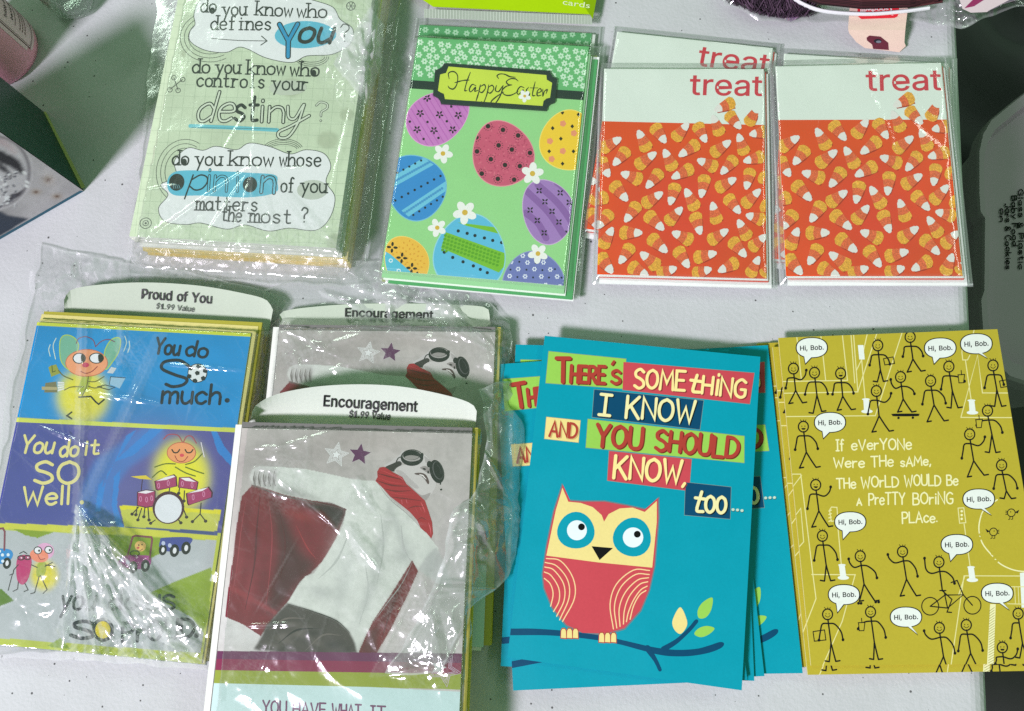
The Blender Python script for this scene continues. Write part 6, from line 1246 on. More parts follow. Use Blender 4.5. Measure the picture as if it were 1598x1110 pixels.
R_.poly([(-40, 916), (2, 922), (22, 940), (-2, 950), (-50, 958)], S(88, 124, 26), 1); R_.poly([(74, 1010), (95, 997), (112, 1014)], GRB, 1); R_.poly([(20, 828), (86, 832), (60, 842), (40, 838)], GRB, 1)
R_.blob(70, 900, 22, 24, S(226, 214, 40), 1, 6)
R_.poly([(-60, 1005), (318, 1024), (318, 1040), (-60, 1020)], S(190, 204, 60), 0)
R_.noise(14, .07, 6); R_.put(1)
for P in ([(10, 655.5), (380, 673.5)],): a.stroke(P, 6.5, S(206, 216, 90), 2, smooth=False)
a.stroke([(58, 503), (394, 525)], 6, S(202, 214, 60), 2, smooth=False)
OR_, MG_, YG = S(238, 158, 112), S(206, 50, 100), S(176, 190, 60)
a.space(0, 490, 5.2857)
for P, al in (([(500, 250), (520, 185), (570, 170), (630, 200), (660, 260), (640, 330), (610, 460), (560, 450), (510, 380)], 0), ([(1010, 230), (990, 195), (930, 215), (880, 300), (870, 420), (890, 460), (940, 400), (990, 320)], 0)):
    a.poly(P, S(116, 178, 150), 3, smooth=True); P2 = smooth_pts(P, True); a.stroke(np.vstack([P2, P2[:1]]), 9, S(170, 200, 90), 4, smooth=False)
for P in ([(640, 240), (660, 200), (720, 185), (780, 215), (800, 270)], [(800, 270), (850, 225), (910, 210), (960, 230)], ): a.stroke(P, 8, S(120, 60, 90), 4)
a.ell(725, 405, 178, 116, S(190, 100, 70), 4); a.ell(725, 405, 172, 110, OR_, 5)
for x, rx in ((664, 56), (808, 62)):
    a.ell(x, 366, rx, 46, BK, 6); a.ell(x, 366, rx-9, 38, S(232, 236, 240), 7); a.poly([(x+20, 334), (x+rx-8, 350), (x+rx-6, 380), (x+24, 398), (x+14, 366)], BK, 8, smooth=True)
a.ell(717, 422, 30, 20, MG_, 7); a.stroke([(678, 476), (720, 492), (770, 476), (815, 436)], 7, S(140, 30, 50), 7)
a.poly([(690, 520), (770, 520), (735, 620), (690, 680), (640, 640)], YG, 5)
for P in ([(740, 520), (725, 600), (690, 675)], [(490, 465), (530, 510), (610, 545)], [(540, 630), (600, 605), (700, 605)], [(740, 560), (800, 560), (870, 520)], [(740, 600), (790, 615), (850, 605)]): a.stroke(P, 9, S(110, 106, 40), 6)
for P in ([(660, 690), (760, 685), (800, 730), (825, 750), (870, 712)], [(600, 815), (560, 845), (600, 870)]): a.stroke(P, 13, BK, 6, smooth=False)
for P in ([(470, 195), (445, 260), (465, 370)], [(420, 250), (408, 290), (420, 345)], [(1045, 185), (1058, 240), (1035, 310)], [(1080, 225), (1085, 270), (1068, 320)]): a.stroke(P, 7, S(206, 226, 210), 4)
a.poly([(405, 440), (425, 425), (470, 415), (505, 490), (430, 520)], S(150, 156, 60), 5); a.stroke([(435, 425), (440, 480), (465, 470)], 7, S(70, 80, 30), 6, smooth=False)
a.poly([(380, 570), (470, 560), (480, 650), (370, 650)], S(120, 116, 84), 5); a.poly([(350, 600), (480, 606), (480, 630), (350, 628)], S(176, 164, 120), 6)
for k in range(4): a.poly([(484, 560+k*22), (540, 566+k*16), (538, 576+k*16), (484, 576+k*22)], S(226, 228, 226), 6)
a.poly([(920, 520), (1050, 530), (1000, 620), (910, 580)], S(150, 190, 214), 5); a.stroke([(915, 585), (925, 522), (1046, 532)], 6, S(40, 44, 50), 6, smooth=False); a.stroke([(815, 605), (880, 590), (960, 610), (910, 630), (815, 605)], 7, S(40, 40, 44), 6, smooth=False)
a.poly([(895, 490), (930, 440), (975, 450), (945, 495)], S(200, 206, 210), 5)
a.space(0, 400, 3.084)
IK = S(16, 20, 40)
a.text('You', (752, 470), (868, 480), 76, IK, 13, 8, shear=.12); a.text('do', (900, 480), (1000, 494), 74, IK, 13, 8, shear=.1)
a.stroke([(915, 532), (870, 505), (800, 512), (788, 545), (850, 575), (905, 595), (890, 622), (840, 632), (806, 620)], 15, IK, 8)
a.text('much', (785, 710), (1062, 716), 92, IK, 14, 8, shear=.1); a.ell(1097, 699, 12, 11, IK, 8)
a.ell(957, 567, 47, 46, S(30, 34, 40), 8); a.ell(957, 567, 43, 42, S(226, 232, 232), 9)
for x, y in ((957, 567), (925, 543), (963, 534), (994, 556), (985, 592), (945, 604), (918, 582)): a.poly([(x+13*math.cos(k*1.257+x), y+12*math.sin(k*1.257+x)) for k in range(5)], S(24, 26, 32), 10)
YW = S(226, 218, 140)
a.text('You', (98, 950), (255, 952), 84, YW, 13, 8, shear=.25); a.text('do', (290, 968), (378, 966), 78, YW, 13, 8, shear=.2); a.text('it', (412, 960), (480, 956), 74, YW, 12, 8, shear=.2)
a.text('SO', (165, 1098), (380, 1098), 104, YW, 16, 8, shear=.1)
a.space(0, 700, 2.7068); a.text('Well', (100, 246), (296, 238), 76, YW, 12, 8, shear=.1); a.ell(350, 232, 9, 9, YW, 8)
a.text('you', (258, 684), (400, 682), 92, IK, 12, 8, shear=.2); a.text('do', (462, 680), (580, 676), 76, IK, 12, 8, shear=.15); a.text('US', (622, 680), (735, 676), 60, IK, 12, 8, shear=.1)
a.text('S', (296, 800), (390, 806), 72, IK, 15, 8, shear=.2); a.ell(438, 766, 46, 50, IK, 8); a.ell(438, 766, 32, 36, S(226, 206, 40), 9); a.text('PrOUD', (520, 815), (815, 790), 78, IK, 14, 8, shear=.1); a.ell(828, 782, 10, 10, IK, 8)
# drummer
a.space(180, 640, 5.0455)
BR_ = S(70, 20, 44); PLM = S(166, 52, 104)
a.stroke([(390, 235), (430, 200), (500, 205), (535, 255)], 8, S(170, 70, 90), 5); a.stroke([(545, 258), (570, 215), (610, 215), (645, 268)], 8, S(170, 70, 90), 5)
a.ell(528, 342, 114, 84, S(190, 100, 80), 5); a.ell(528, 342, 108, 78, S(240, 160, 104), 6)
for x in (485, 588): a.stroke([(x-30, 318), (x-15, 340), (x+12, 340), (x+30, 318)], 10, BK, 7)
a.ell(532, 362, 17, 13, S(220, 70, 90), 7); a.stroke([(478, 366), (500, 404), (545, 408), (578, 372)], 6, S(150, 30, 50), 7)
for P in ([(480, 430), (400, 430), (320, 455)], [(560, 435), (630, 410), (690, 350)], [(560, 455), (640, 485), (700, 505)], [(480, 455), (560, 500), (635, 525)], [(300, 535), (365, 485), (410, 515)]): a.stroke(P, 9, S(96, 110, 30), 6)
a.stroke([(682, 262), (706, 375)], 7, S(226, 220, 226), 7, smooth=False)
a.poly([(130, 530), (180, 525), (250, 520), (300, 555), (200, 548)], S(222, 200, 60), 6); a.stroke([(222, 555), (212, 640)], 6, BR_, 6, smooth=False)
def drum(P, head): a.poly(P, BR_, 7); c = np.mean(P, 0); a.poly([tuple(c+(np.array(p)-c)*.9) for p in P], PLM, 8); a.poly(head, S(240, 236, 240), 9)
drum([(316, 565), (470, 510), (490, 530), (496, 605), (340, 640), (325, 630)], [(330, 565), (400, 535), (465, 520), (480, 530), (410, 555)])
drum([(508, 535), (590, 530), (660, 570), (648, 635), (500, 615)], [(520, 540), (585, 538), (640, 570), (560, 562)])
drum([(560, 660), (740, 605), (770, 650), (765, 690), (580, 755), (570, 740)], [(575, 660), (660, 630), (735, 612), (690, 640)])
drum([(180, 650), (250, 632), (325, 640), (322, 760), (250, 776), (178, 760)], [(185, 655), (250, 638), (315, 645), (250, 664)])
for x, y in ((350, 600), (425, 580), (535, 585), (610, 595), (618, 690), (700, 665), (208, 705), (255, 710), (295, 700)): a.ring(x, y, 8, 20, 4, S(226, 150, 190), 10, n=12)
for P in ([(190, 770), (140, 825)], [(180, 770), (170, 830)], [(215, 780), (185, 870)], [(240, 775), (232, 845)], [(265, 775), (272, 870)], [(320, 870), (285, 895)], [(490, 850), (520, 890)], [(540, 780), (565, 845)], [(678, 735), (670, 820), (610, 880)], [(670, 820), (712, 875)], [(435, 620), (430, 660)], [(512, 620), (505, 660)], [(550, 640), (545, 720)]):
    a.stroke(P, 8, S(50, 36, 44), 6, smooth=False); a.ell(P[-1][0], P[-1][1], 13, 12, S(50, 36, 44), 7)
a.ell(424, 772, 122, 128, BR_, 11, .4); a.ell(424, 780, 104, 112, S(226, 230, 234), 12, .4)
# cars and walkers
a.space(0, 820, 4.8424)
def car(P, col, win, wheels):
    a.poly(P, col, 5, smooth=True)
    if win: a.stroke(win, 14, S(130, 60, 80), 5, smooth=False)
    for x, y, s in wheels: a.ell(x, y, 33*s, 46*s, BK, 7, .15); a.ell(x+2, y, 13*s, 22*s, S(232, 234, 236), 8, .15)
car([(905, 270), (960, 230), (1060, 228), (1140, 236), (1140, 300), (1080, 330), (940, 320), (900, 295)], S(176, 72, 150), [(970, 232), (1010, 90), (1030, 82), (1150, 92), (1156, 110), (1135, 260)], ((1012, 318, 1), (1104, 306, 1)))
a.ell(1068, 160, 42, 40, S(236, 190, 110), 6); a.ell(1050, 172, 10, 8, S(210, 80, 80), 7); a.stroke([(1042, 190), (1062, 196), (1085, 180)], 4, BK, 7); a.ell(1080, 148, 5, 6, BK, 7); a.ell(1056, 152, 5, 6, BK, 7); a.ring(1025, 215, 34, 20, 6, BK, 7)
car([(1215, 120), (1240, 95), (1440, 92), (1440, 140), (1380, 190), (1250, 195), (1210, 170)], S(66, 76, 150), None, ((1235, 185, .9), (1322, 190, 1.05), (1408, 170, 1.05)))
for x, y in ((1240, 136), (1288, 152), (925, 262), (972, 282)): a.ell(x, y, 14, 16, S(190, 200, 226), 8)
car([(-30, 200), (20, 190), (80, 200), (98, 240), (60, 290), (-30, 300)], S(40, 140, 206), [(-10, 40), (20, 35), (35, 60), (32, 200)], ((52, 300, .95),)); 
for x, y in ((18, 238), (62, 236), (20, 285), (-5, 210)): a.ell(x, y, 12, 12, S(226, 240, 246), 8)
a.poly([(130, 270), (180, 235), (240, 260), (225, 390), (180, 460), (130, 420)], S(190, 40, 110), 6, smooth=True); a.ell(300, 240, 72, 50, S(238, 140, 110), 6, .2); a.ell(345, 205, 70, 62, S(226, 170, 206), 5)
for x, y in ((290, 200), (372, 195)): a.ell(x, y, 32, 30, BK, 7); a.ell(x, y, 25, 23, S(236, 238, 240), 8); a.ell(x+10, y+2, 8, 9, BK, 9)
for x, y in ((160, 258), (210, 255)): a.ell(x, y, 28, 20, BK, 7); a.ell(x, y, 20, 13, S(170, 60, 110), 8); a.ell(x+4, y, 6, 6, S(240, 230, 236), 9)
a.stroke([(290, 235), (310, 268), (345, 262)], 5, S(140, 40, 50), 8); a.poly([(290, 300), (350, 295), (345, 370), (320, 400), (280, 390)], S(166, 180, 60), 6, smooth=True)
for P in ([(150, 225), (180, 210), (205, 225)], [(140, 310), (105, 350), (100, 380)], [(62, 505), (95, 380), (75, 390)], [(140, 440), (135, 495), (100, 512)], [(190, 450), (215, 500), (185, 512)], [(300, 395), (265, 520), (235, 528)], [(310, 390), (360, 495), (330, 525)], [(350, 310), (420, 320)], [(345, 320), (400, 290)], [(285, 330), (240, 310)]): a.stroke(P, 7, S(44, 40, 44), 7, smooth=False)
a.build('front_card', [M_INK, M_MATTE], PR)
stack(PR, w_, h_, .0148, 9, [('envelope', S(200, 194, 120), .002, .002, .002), ('card', S(120, 150, 170), .0004, 0, 0), ('card', S(90, 130, 160), .0008, 0, 0), ('envelope', S(214, 204, 130), .0030, .004, .003)], 5)
slab(PR, 'envelope', w_+.004, h_+.004, .0118, .0128, S(168, 162, 60), .003, .006, .0)
arc_header(PR, ([(100, 468), (112, 452), (160, 444), (230, 441), (310, 446), (380, 458), (415, 468), (426, 484)], [(100, 500), (150, 510), (230, 516), (330, 521), (418, 526)]), .0045, .0075, S(184, 194, 178), 'header_card',
           [('Proud of You', (219, 466), (330, 474), 15, S(24, 24, 26), .02), ('$1.99 Value', (243, 482), (303, 487), 8.5, S(70, 72, 72), 0.0)], None)
PRD = (w_, h_)

# ---- "Encouragement" packs with the flying child
def kid_art(q, w_, h_, z):
    a = Art(q, w_, h_, z); card_plate(a, .0005, S(228, 228, 222)); base(a, S(196, 222, 220))
    a.space(330, 720, 2.846)
    ybot = a.loc([(500, 1006)])[0][1]
    R = Raster(a, (-w_/2, w_/2, ybot, h_/2), 330, 350)
    R.fill(S(190, 184, 180)); R.noise(150, .34, 11); R.blob(300, 0, 300, 130, S(150, 140, 138), .55); R.blob(720, -90, 260, 70, S(168, 156, 152), .5); R.blob(150, 740, 240, 180, S(216, 216, 214), .8); R.blob(1080, 600, 160, 320, S(194, 190, 188), .8)
    CAPE, CD = S(120, 34, 48), S(66, 38, 42)
    R.poly([(185, 105), (130, 165), (108, 300), (92, 450), (75, 580), (60, 712), (140, 745), (222, 797), (260, 740), (300, 690), (345, 640), (395, 555), (445, 515), (495, 465), (560, 360), (608, 225), (540, 200), (430, 180), (290, 125)], CAPE, 1)
    R.poly([(250, 140), (330, 250), (400, 420), (480, 470), (440, 515), (395, 560), (340, 640), (290, 700), (240, 690), (270, 560), (300, 420), (280, 280)], CD, 8, .85)
    R.poly([(360, 190), (540, 200), (608, 225), (600, 260), (560, 330), (500, 250), (420, 210)], S(48, 40, 42), 4, .95)
    R.poly([(280, 160), (360, 260), (420, 380), (480, 465), (560, 330), (490, 240), (400, 270), (340, 230)], S(116, 32, 46), 5, .9); R.blob(400, 255, 70, 22, S(146, 50, 54), .6, 2, .3)
    for k, (x, y) in enumerate(((150, 300), (120, 480), (200, 380), (170, 600), (230, 560))): R.blob(x, y, 18, 110, S(150, 58, 70) if k % 2 else S(96, 26, 40), .5, 2, .12)
    R.poly([(80, 565), (180, 620), (300, 690), (290, 705), (170, 640), (75, 590)], S(150, 52, 62), 2, .6)
    SH = S(212, 216, 208)
    R.poly([(165, 75), (180, 40), (215, 25), (330, 32), (420, 40), (520, 62), (640, 90), (745, 98), (800, 175), (880, 245), (950, 320), (1012, 400), (1015, 440), (960, 490), (925, 500), (895, 455), (840, 560), (780, 640), (720, 730), (685, 800), (655, 868), (640, 860), (615, 780), (560, 730), (470, 690), (340, 650), (385, 575), (420, 530), (460, 515), (520, 430), (590, 300), (606, 225), (540, 195), (450, 185), (330, 160), (230, 125), (180, 110)], SH, 1)
    for x, y, rx, ry, r in ((760, 380, 26, 180, .25), (840, 330, 20, 120, -.3), (700, 620, 24, 150, .4), (590, 560, 30, 120, .2), (500, 600, 60, 30, .1), (860, 430, 40, 50, .6)): R.blob(x, y, rx, ry, S(168, 172, 168), .55, 2, r)
    R.poly([(1005, 395), (1040, 470), (1075, 580), (1010, 560), (920, 498), (960, 440)], S(186, 188, 184), 2); R.blob(980, 470, 30, 60, S(160, 162, 160), .5)
    R.blob(600, 480, 60, 120, S(222, 226, 220), .6)
    R.poly([(165, 75), (180, 40), (215, 25), (290, 40), (290, 110), (250, 128), (180, 110)], S(206, 204, 200), 3)
    for x in (190, 212, 236, 258, 278): R.blob(x, 92, 7, 34, S(96, 88, 86), .75, 2, .15)
    R.blob(360, 150, 110, 22, S(120, 116, 114), .6, 2, .25)
    R.poly([(188, 858), (225, 800), (245, 750), (300, 690), (345, 650), (450, 680), (560, 722), (615, 770), (640, 820), (652, 868), (400, 875)], S(74, 68, 64), 2)
    for k in range(14): rr = random.Random(k); R.blob(rr.uniform(230, 620), rr.uniform(720, 860), 40, 14, S(112, 104, 98) if k % 2 else S(44, 42, 42), .5, 2, rr.uniform(-.6, .6))
    R.poly([(897, 456), (922, 505), (880, 600), (800, 760), (740, 860), (700, 960), (660, 960), (655, 868), (685, 800), (720, 728), (800, 610)], S(112, 14, 30), 1)
    R.blob(800, 660, 18, 120, S(70, 10, 22), .7, 2, .5); R.poly([(655, 868), (700, 780), (745, 740), (740, 870)], S(90, 54, 56), 4, .8)
    R.space(330, 720, 2.846)
    R.poly([(-50, 865), (1300, 865), (1300, 905), (-50, 898)], S(104, 42, 84), 0); R.poly([(-50, 898), (1300, 905), (1300, 952), (-50, 948)], S(134, 32, 74), 0); R.poly([(-50, 948), (1300, 952), (1300, 1020), (-50, 1010)], S(146, 160, 50), 0)
    R.noise(10, .10, 5); R.put(1)
    for P, c in (([(-50, 865), (1300, 865), (1300, 906), (-50, 899)], S(104, 42, 84)), ([(-50, 899), (1300, 906), (1300, 953), (-50, 949)], S(134, 32, 74)), ([(-50, 949), (1300, 953), (1300, 1020), (-50, 1006)], S(146, 160, 50))): a.poly(P, c, 2)
    a.space(560, 680, 5.55)
    SK = S(203, 198, 195); DKH = S(52, 46, 46); SCF = S(166, 28, 44)
    a.poly([(232, 288), (300, 236), (372, 182), (410, 140), (420, 200), (330, 322)], S(198, 193, 191), 3, smooth=True)
    a.poly([(250, 290), (300, 264), (372, 236), (392, 268), (332, 326), (286, 318)], DKH, 4, smooth=True)
    a.poly([(330, 322), (390, 275), (520, 262), (566, 246), (584, 176), (640, 224), (644, 300), (692, 418), (668, 500), (602, 584), (566, 572), (480, 484), (420, 414), (372, 364)], SK, 5, smooth=True)
    a.poly([(420, 414), (480, 470), (560, 540), (640, 520), (602, 584), (566, 572), (480, 484)], S(164, 156, 154), 6, smooth=True); a.poly([(340, 322), (400, 330), (470, 400), (540, 470), (500, 476), (420, 410)], S(184, 178, 176), 6, smooth=True)
    a.poly([(590, 190), (640, 226), (636, 262), (600, 250)], S(176, 170, 168), 6)
    a.ell(484, 206, 99, 74, S(18, 18, 20), 7); a.ell(486, 190, 84, 50, S(168, 163, 160), 8); a.ell(482, 184, 76, 43, S(16, 16, 18), 9)
    a.poly([(420, 200), (470, 184), (540, 196), (528, 214), (490, 224), (446, 220)], S(150, 144, 141), 10, smooth=True)
    a.ell(568, 190, 16, 26, S(24, 24, 26), 8, .3); a.stroke([(345, 246), (362, 212), (392, 196)], 9, S(30, 28, 28), 8)
    a.ell(698, 332, 60, 106, S(16, 16, 18), 8, -.25); a.ell(708, 322, 44, 82, S(92, 91, 92), 9, -.25); a.ell(711, 321, 39, 77, S(14, 14, 16), 10, -.25); a.stroke([(700, 270), (724, 300), (736, 350)], 5, S(60, 60, 62), 11)
    a.ell(634, 266, 22, 30, S(20, 20, 22), 8); a.stroke([(742, 398), (730, 420), (726, 444)], 11, S(20, 20, 22), 9); a.ell(732, 492, 9, 8, S(24, 22, 22), 9)
    a.poly([(552, 296), (600, 282), (636, 310), (640, 350), (612, 340), (580, 318)], S(150, 142, 140), 7, smooth=True); a.ell(590, 308, 15, 8, S(30, 26, 26), 8, .3); a.ell(623, 336, 8, 14, S(40, 34, 34), 8)
    a.poly([(506, 346), (560, 342), (604, 362), (630, 420), (620, 444), (594, 404), (556, 366), (516, 358)], S(84, 62, 62), 7, smooth=True); a.poly([(546, 352), (580, 362), (608, 400), (600, 400), (574, 372), (548, 360)], S(236, 232, 228), 8)
    a.poly([(200, 292), (242, 286), (320, 338), (398, 378), (432, 440), (520, 520), (590, 588), (620, 680), (650, 780), (656, 880), (640, 922), (600, 872), (550, 830), (520, 760), (460, 690), (380, 622), (290, 552), (230, 480), (162, 412), (182, 376), (178, 330)], SCF, 7)
    for P, c, w_2 in (([(185, 345), (280, 372), (392, 402)], S(104, 12, 28), 13), ([(172, 408), (300, 450), (440, 462)], S(110, 14, 30), 15), ([(236, 482), (340, 504), (470, 500)], S(112, 14, 30), 13), ([(300, 556), (400, 568), (560, 590)], S(118, 16, 32), 12), ([(440, 660), (500, 640), (580, 640)], S(120, 18, 34), 12), ([(520, 760), (560, 740), (600, 760)], S(120, 18, 34), 10),
                      ([(200, 310), (300, 352), (370, 385)], S(196, 52, 66), 9), ([(190, 385), (300, 425), (420, 440)], S(190, 46, 60), 9), ([(260, 500), (360, 530), (500, 540)], S(186, 42, 56), 9), ([(360, 366), (400, 402)], S(226, 110, 124), 10), ([(388, 582), (394, 618)], S(230, 120, 132), 9), ([(428, 580), (436, 612)], S(230, 120, 132), 9), ([(556, 606), (572, 640), (590, 690)], S(222, 92, 104), 9), ([(540, 632), (560, 680)], S(216, 84, 98), 8), ([(618, 784), (632, 830), (638, 890)], S(226, 100, 112), 8), ([(505, 640), (525, 690)], S(206, 70, 84), 7)):
        a.stroke(P, w_2, c, 8, taper=[.3, 1, .3])
    a.space(330, 720, 2.846)
    for P, c, w_2 in (([(172, 112), (220, 130), (300, 160), (430, 188), (600, 226)], S(92, 82, 80), 6), ([(900, 460), (850, 560), (790, 640), (722, 732)], S(150, 152, 148), 5), ([(745, 105), (800, 180), (880, 250), (960, 335)], S(160, 158, 154), 4), ([(340, 652), (450, 684), (560, 726), (618, 778)], S(46, 42, 40), 5), ([(760, 250), (770, 400), (740, 560)], S(182, 186, 180), 9), ([(850, 300), (860, 400), (890, 460)], S(184, 186, 182), 9), ([(620, 330), (560, 460), (480, 540)], S(188, 192, 186), 10), ([(690, 480), (700, 600), (660, 740)], S(186, 190, 184), 9),
                      ([(150, 180), (128, 330), (110, 500), (85, 640)], S(150, 58, 70), 6), ([(215, 150), (200, 320), (190, 480), (150, 680)], S(90, 24, 38), 9), ([(250, 170), (270, 330), (262, 500), (240, 700)], S(148, 54, 66), 6), ([(300, 230), (330, 380), (310, 540)], S(84, 26, 36), 9), ([(380, 300), (430, 400), (470, 450)], S(150, 46, 56), 8), ([(850, 560), (800, 680), (760, 800)], S(80, 8, 22), 8),
                      ([(260, 770), (330, 720), (420, 716)], S(112, 102, 96), 8), ([(300, 830), (380, 770), (480, 760)], S(40, 36, 36), 9), ([(420, 860), (500, 790), (580, 790)], S(104, 96, 90), 8)):
        a.stroke(P, w_2, c, 3, taper=[.2, 1, .2])
    for x in (186, 208, 230, 254, 276): a.stroke([(x+4, 48), (x-2, 84), (x+8, 118)], 6, S(120, 112, 109), 4, taper=[.2, 1, .6])
    a.space(330, 430, 3.364)
    def star(cx, cy, r, col, L, rot=.1, ln=0):
        P = []
        for k in range(10):
            rr = r if k % 2 == 0 else r*.46; t = rot-math.pi/2+k*math.pi/5
            P.append((cx+rr*math.cos(t), cy+rr*math.sin(t)))
        if ln: P2 = np.array(P+P[:1]); a.stroke(P2, ln, col, L, smooth=False)
        else: a.poly(P, col, L)
    star(790, 945, 64, S(196, 190, 190), 3, .15); star(790, 945, 60, S(92, 36, 84), 4, .15)
    for r in (68, 54, 40): star(664, 946, r, S(232, 234, 232), 3, .2, 3)
    star(664, 946, 26, S(232, 234, 232), 4, .2)
    a.space(330, 720, 2.846)
    for r in (74, 58, 44): star(1030, 935, r, S(190, 170, 186), 3, .5, 3)
    star(1005, 925, 34, S(200, 204, 200), 4, .3)
    a.space(320, 1000, 2.959)
    PT = S(110, 52, 96)
    a.text('YOU', (272, 352), (380, 354), 58, PT, 8, 3, jitter=.3); a.text('HAVE', (412, 356), (560, 360), 56, PT, 8, 3, jitter=.3); a.text('WHAT', (590, 360), (720, 364), 56, PT, 8, 3, jitter=.3); a.text('IT', (765, 366), (830, 368), 56, PT, 8, 3); a.text('TAKES', (500, 440), (700, 446), 56, PT, 8, 3)
    return a
q = [(375, 666), (742, 679), (706, 1217), (322, 1202)]
ZE = .034
EN, w_, h_ = pack('card_pack', q, ZE, 'front pack of cards with caped child photo and white arched header, in film', 'card pack', 'Encouragement card packs with caped child')
RECTS.pop()
a = kid_art(q, w_, h_, ZE); a.build('front_card', [M_INK, M_MATTE], EN)
zb = ZE-.0145
EY = S(206, 196, 70)
rr = random.Random(8)
for i in range(8):
    z0_ = zb+i*.00175; nm, col = (('envelope', EY), ('card', S(206, 204, 198)), ('envelope', S(190, 178, 84)), ('card', S(120, 118, 116)))[i % 4]
    slab(EN, nm, w_+(.004 if nm == 'envelope' else .0005), h_+.003, z0_, z0_+.0016, col, (.0016 if nm == 'envelope' else 0)+rr.uniform(-.0006, .0006), .002, rr.uniform(-.003, .003))
slab(EN, 'backing_board', w_+.003, h_+.004, ZE-.0012, ZE-.0007, S(232, 232, 226), -.0028, 0, 0)
RECTS.append((Vector(EN.location), EN.rotation_euler.z, w_, h_, ZE))
sub0 = set(o.name for o in EN.children)
arc_header(EN, ([(392, 652), (398, 634), (430, 616), (490, 604), (560, 600), (630, 604), (700, 618), (735, 630), (744, 642)], [(388, 660), (450, 666), (550, 671), (650, 675), (741, 680)]), ZE-.0125, .013, HDR, 'header_card',
           [('Encouragement', (503, 634), (651, 643), 17, S(22, 22, 24), .03), ('$1.99 Value', (544, 651), (609, 655.5), 10, S(50, 52, 50), 0.01)], None)
# the pack behind: the same card and stack, moved up the table
q2 = [(433, 514), (771, 526), (748, 1004), (398, 992)]
c2, a2, _, _ = rectfit(q2, ZE-.0185)
EN2 = copy_tree(EN); EN2.location = (c2.x, c2.y, -.0190); EN2.rotation_euler = (0, 0, a2)
for ch in list(EN2.children):
    if ch.name.startswith('header_card'): bpy.data.objects.remove(ch)
tag(EN2, 'rear pack of cards with caped child photo, half covered by the front one')
RECTS.append((Vector((c2.x, c2.y, 0)), a2, w_, h_, ZE-.019))
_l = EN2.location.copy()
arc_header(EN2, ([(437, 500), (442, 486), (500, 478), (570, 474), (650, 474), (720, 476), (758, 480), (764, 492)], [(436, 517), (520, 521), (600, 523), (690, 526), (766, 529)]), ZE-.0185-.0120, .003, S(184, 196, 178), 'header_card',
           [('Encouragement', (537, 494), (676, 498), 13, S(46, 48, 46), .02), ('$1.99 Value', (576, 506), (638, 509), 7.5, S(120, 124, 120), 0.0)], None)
for ch in EN2.children:
    if ch.name.startswith('header_card'):
        for v in ch.data.vertices: v.co.z += .0190
# ------------------------------------------------------------------ crinkled loose films
def put_world(o, root):
    m = Matrix.Translation(root.location) @ Matrix.Rotation(root.rotation_euler.z, 4, 'Z')
    o.parent = root; o.matrix_parent_inverse = m.inverted(); return o
def drape(x, y, slope, rects):
    z = 0.0008
    for c, ang, w_, h_, t in rects:
        dx, dy = x-c.x, y-c.y; cs, sn = math.cos(-ang), math.sin(-ang)
        u, v = abs(cs*dx-sn*dy)-w_/2, abs(sn*dx+cs*dy)-h_/2
        d = math.hypot(max(u, 0), max(v, 0)); z = max(z, t-d*slope if d > .0008 else t)
    return z
def poly_in(P, x, y):
    ins = False
    for i in range(len(P)):
        (x1, y1), (x2, y2) = P[i-1], P[i]
        if (y1 > y) != (y2 > y) and x < (x2-x1)*(y-y1)/(y2-y1)+x1: ins = not ins
    return ins
def facet(u, v, seed):
    """piecewise flat crumple: random heights on a warped triangle lattice; returns height -1..1 and closeness to a crease"""
    sk = (u+v)*.36602540378; i, j = math.floor(u+sk), math.floor(v+sk); t = (i+j)*.2113248654
    x, y = u-(i-t), v-(j-t)
    di, dj = (1, 0) if x > y else (0, 1)
    P = [(i, j), (i+di, j+dj), (i+1, j+1)]; Q = [(a-(a+b)*.2113248654, b-(a+b)*.2113248654) for a, b in P]
    (x1, y1), (x2, y2), (x3, y3) = Q; D = (y2-y3)*(x1-x3)+(x3-x2)*(y1-y3)
    l1 = ((y2-y3)*(u-x3)+(x3-x2)*(v-y3))/D; l2 = ((y3-y1)*(u-x3)+(x1-x3)*(v-y3))/D; l3 = 1-l1-l2
    h = [((math.sin(a*127.1+b*311.7+seed*74.7)*43758.5453) % 1)*2-1 for a, b in P]
    return l1*h[0]+l2*h[1]+l3*h[2], min(l1, l2, l3)
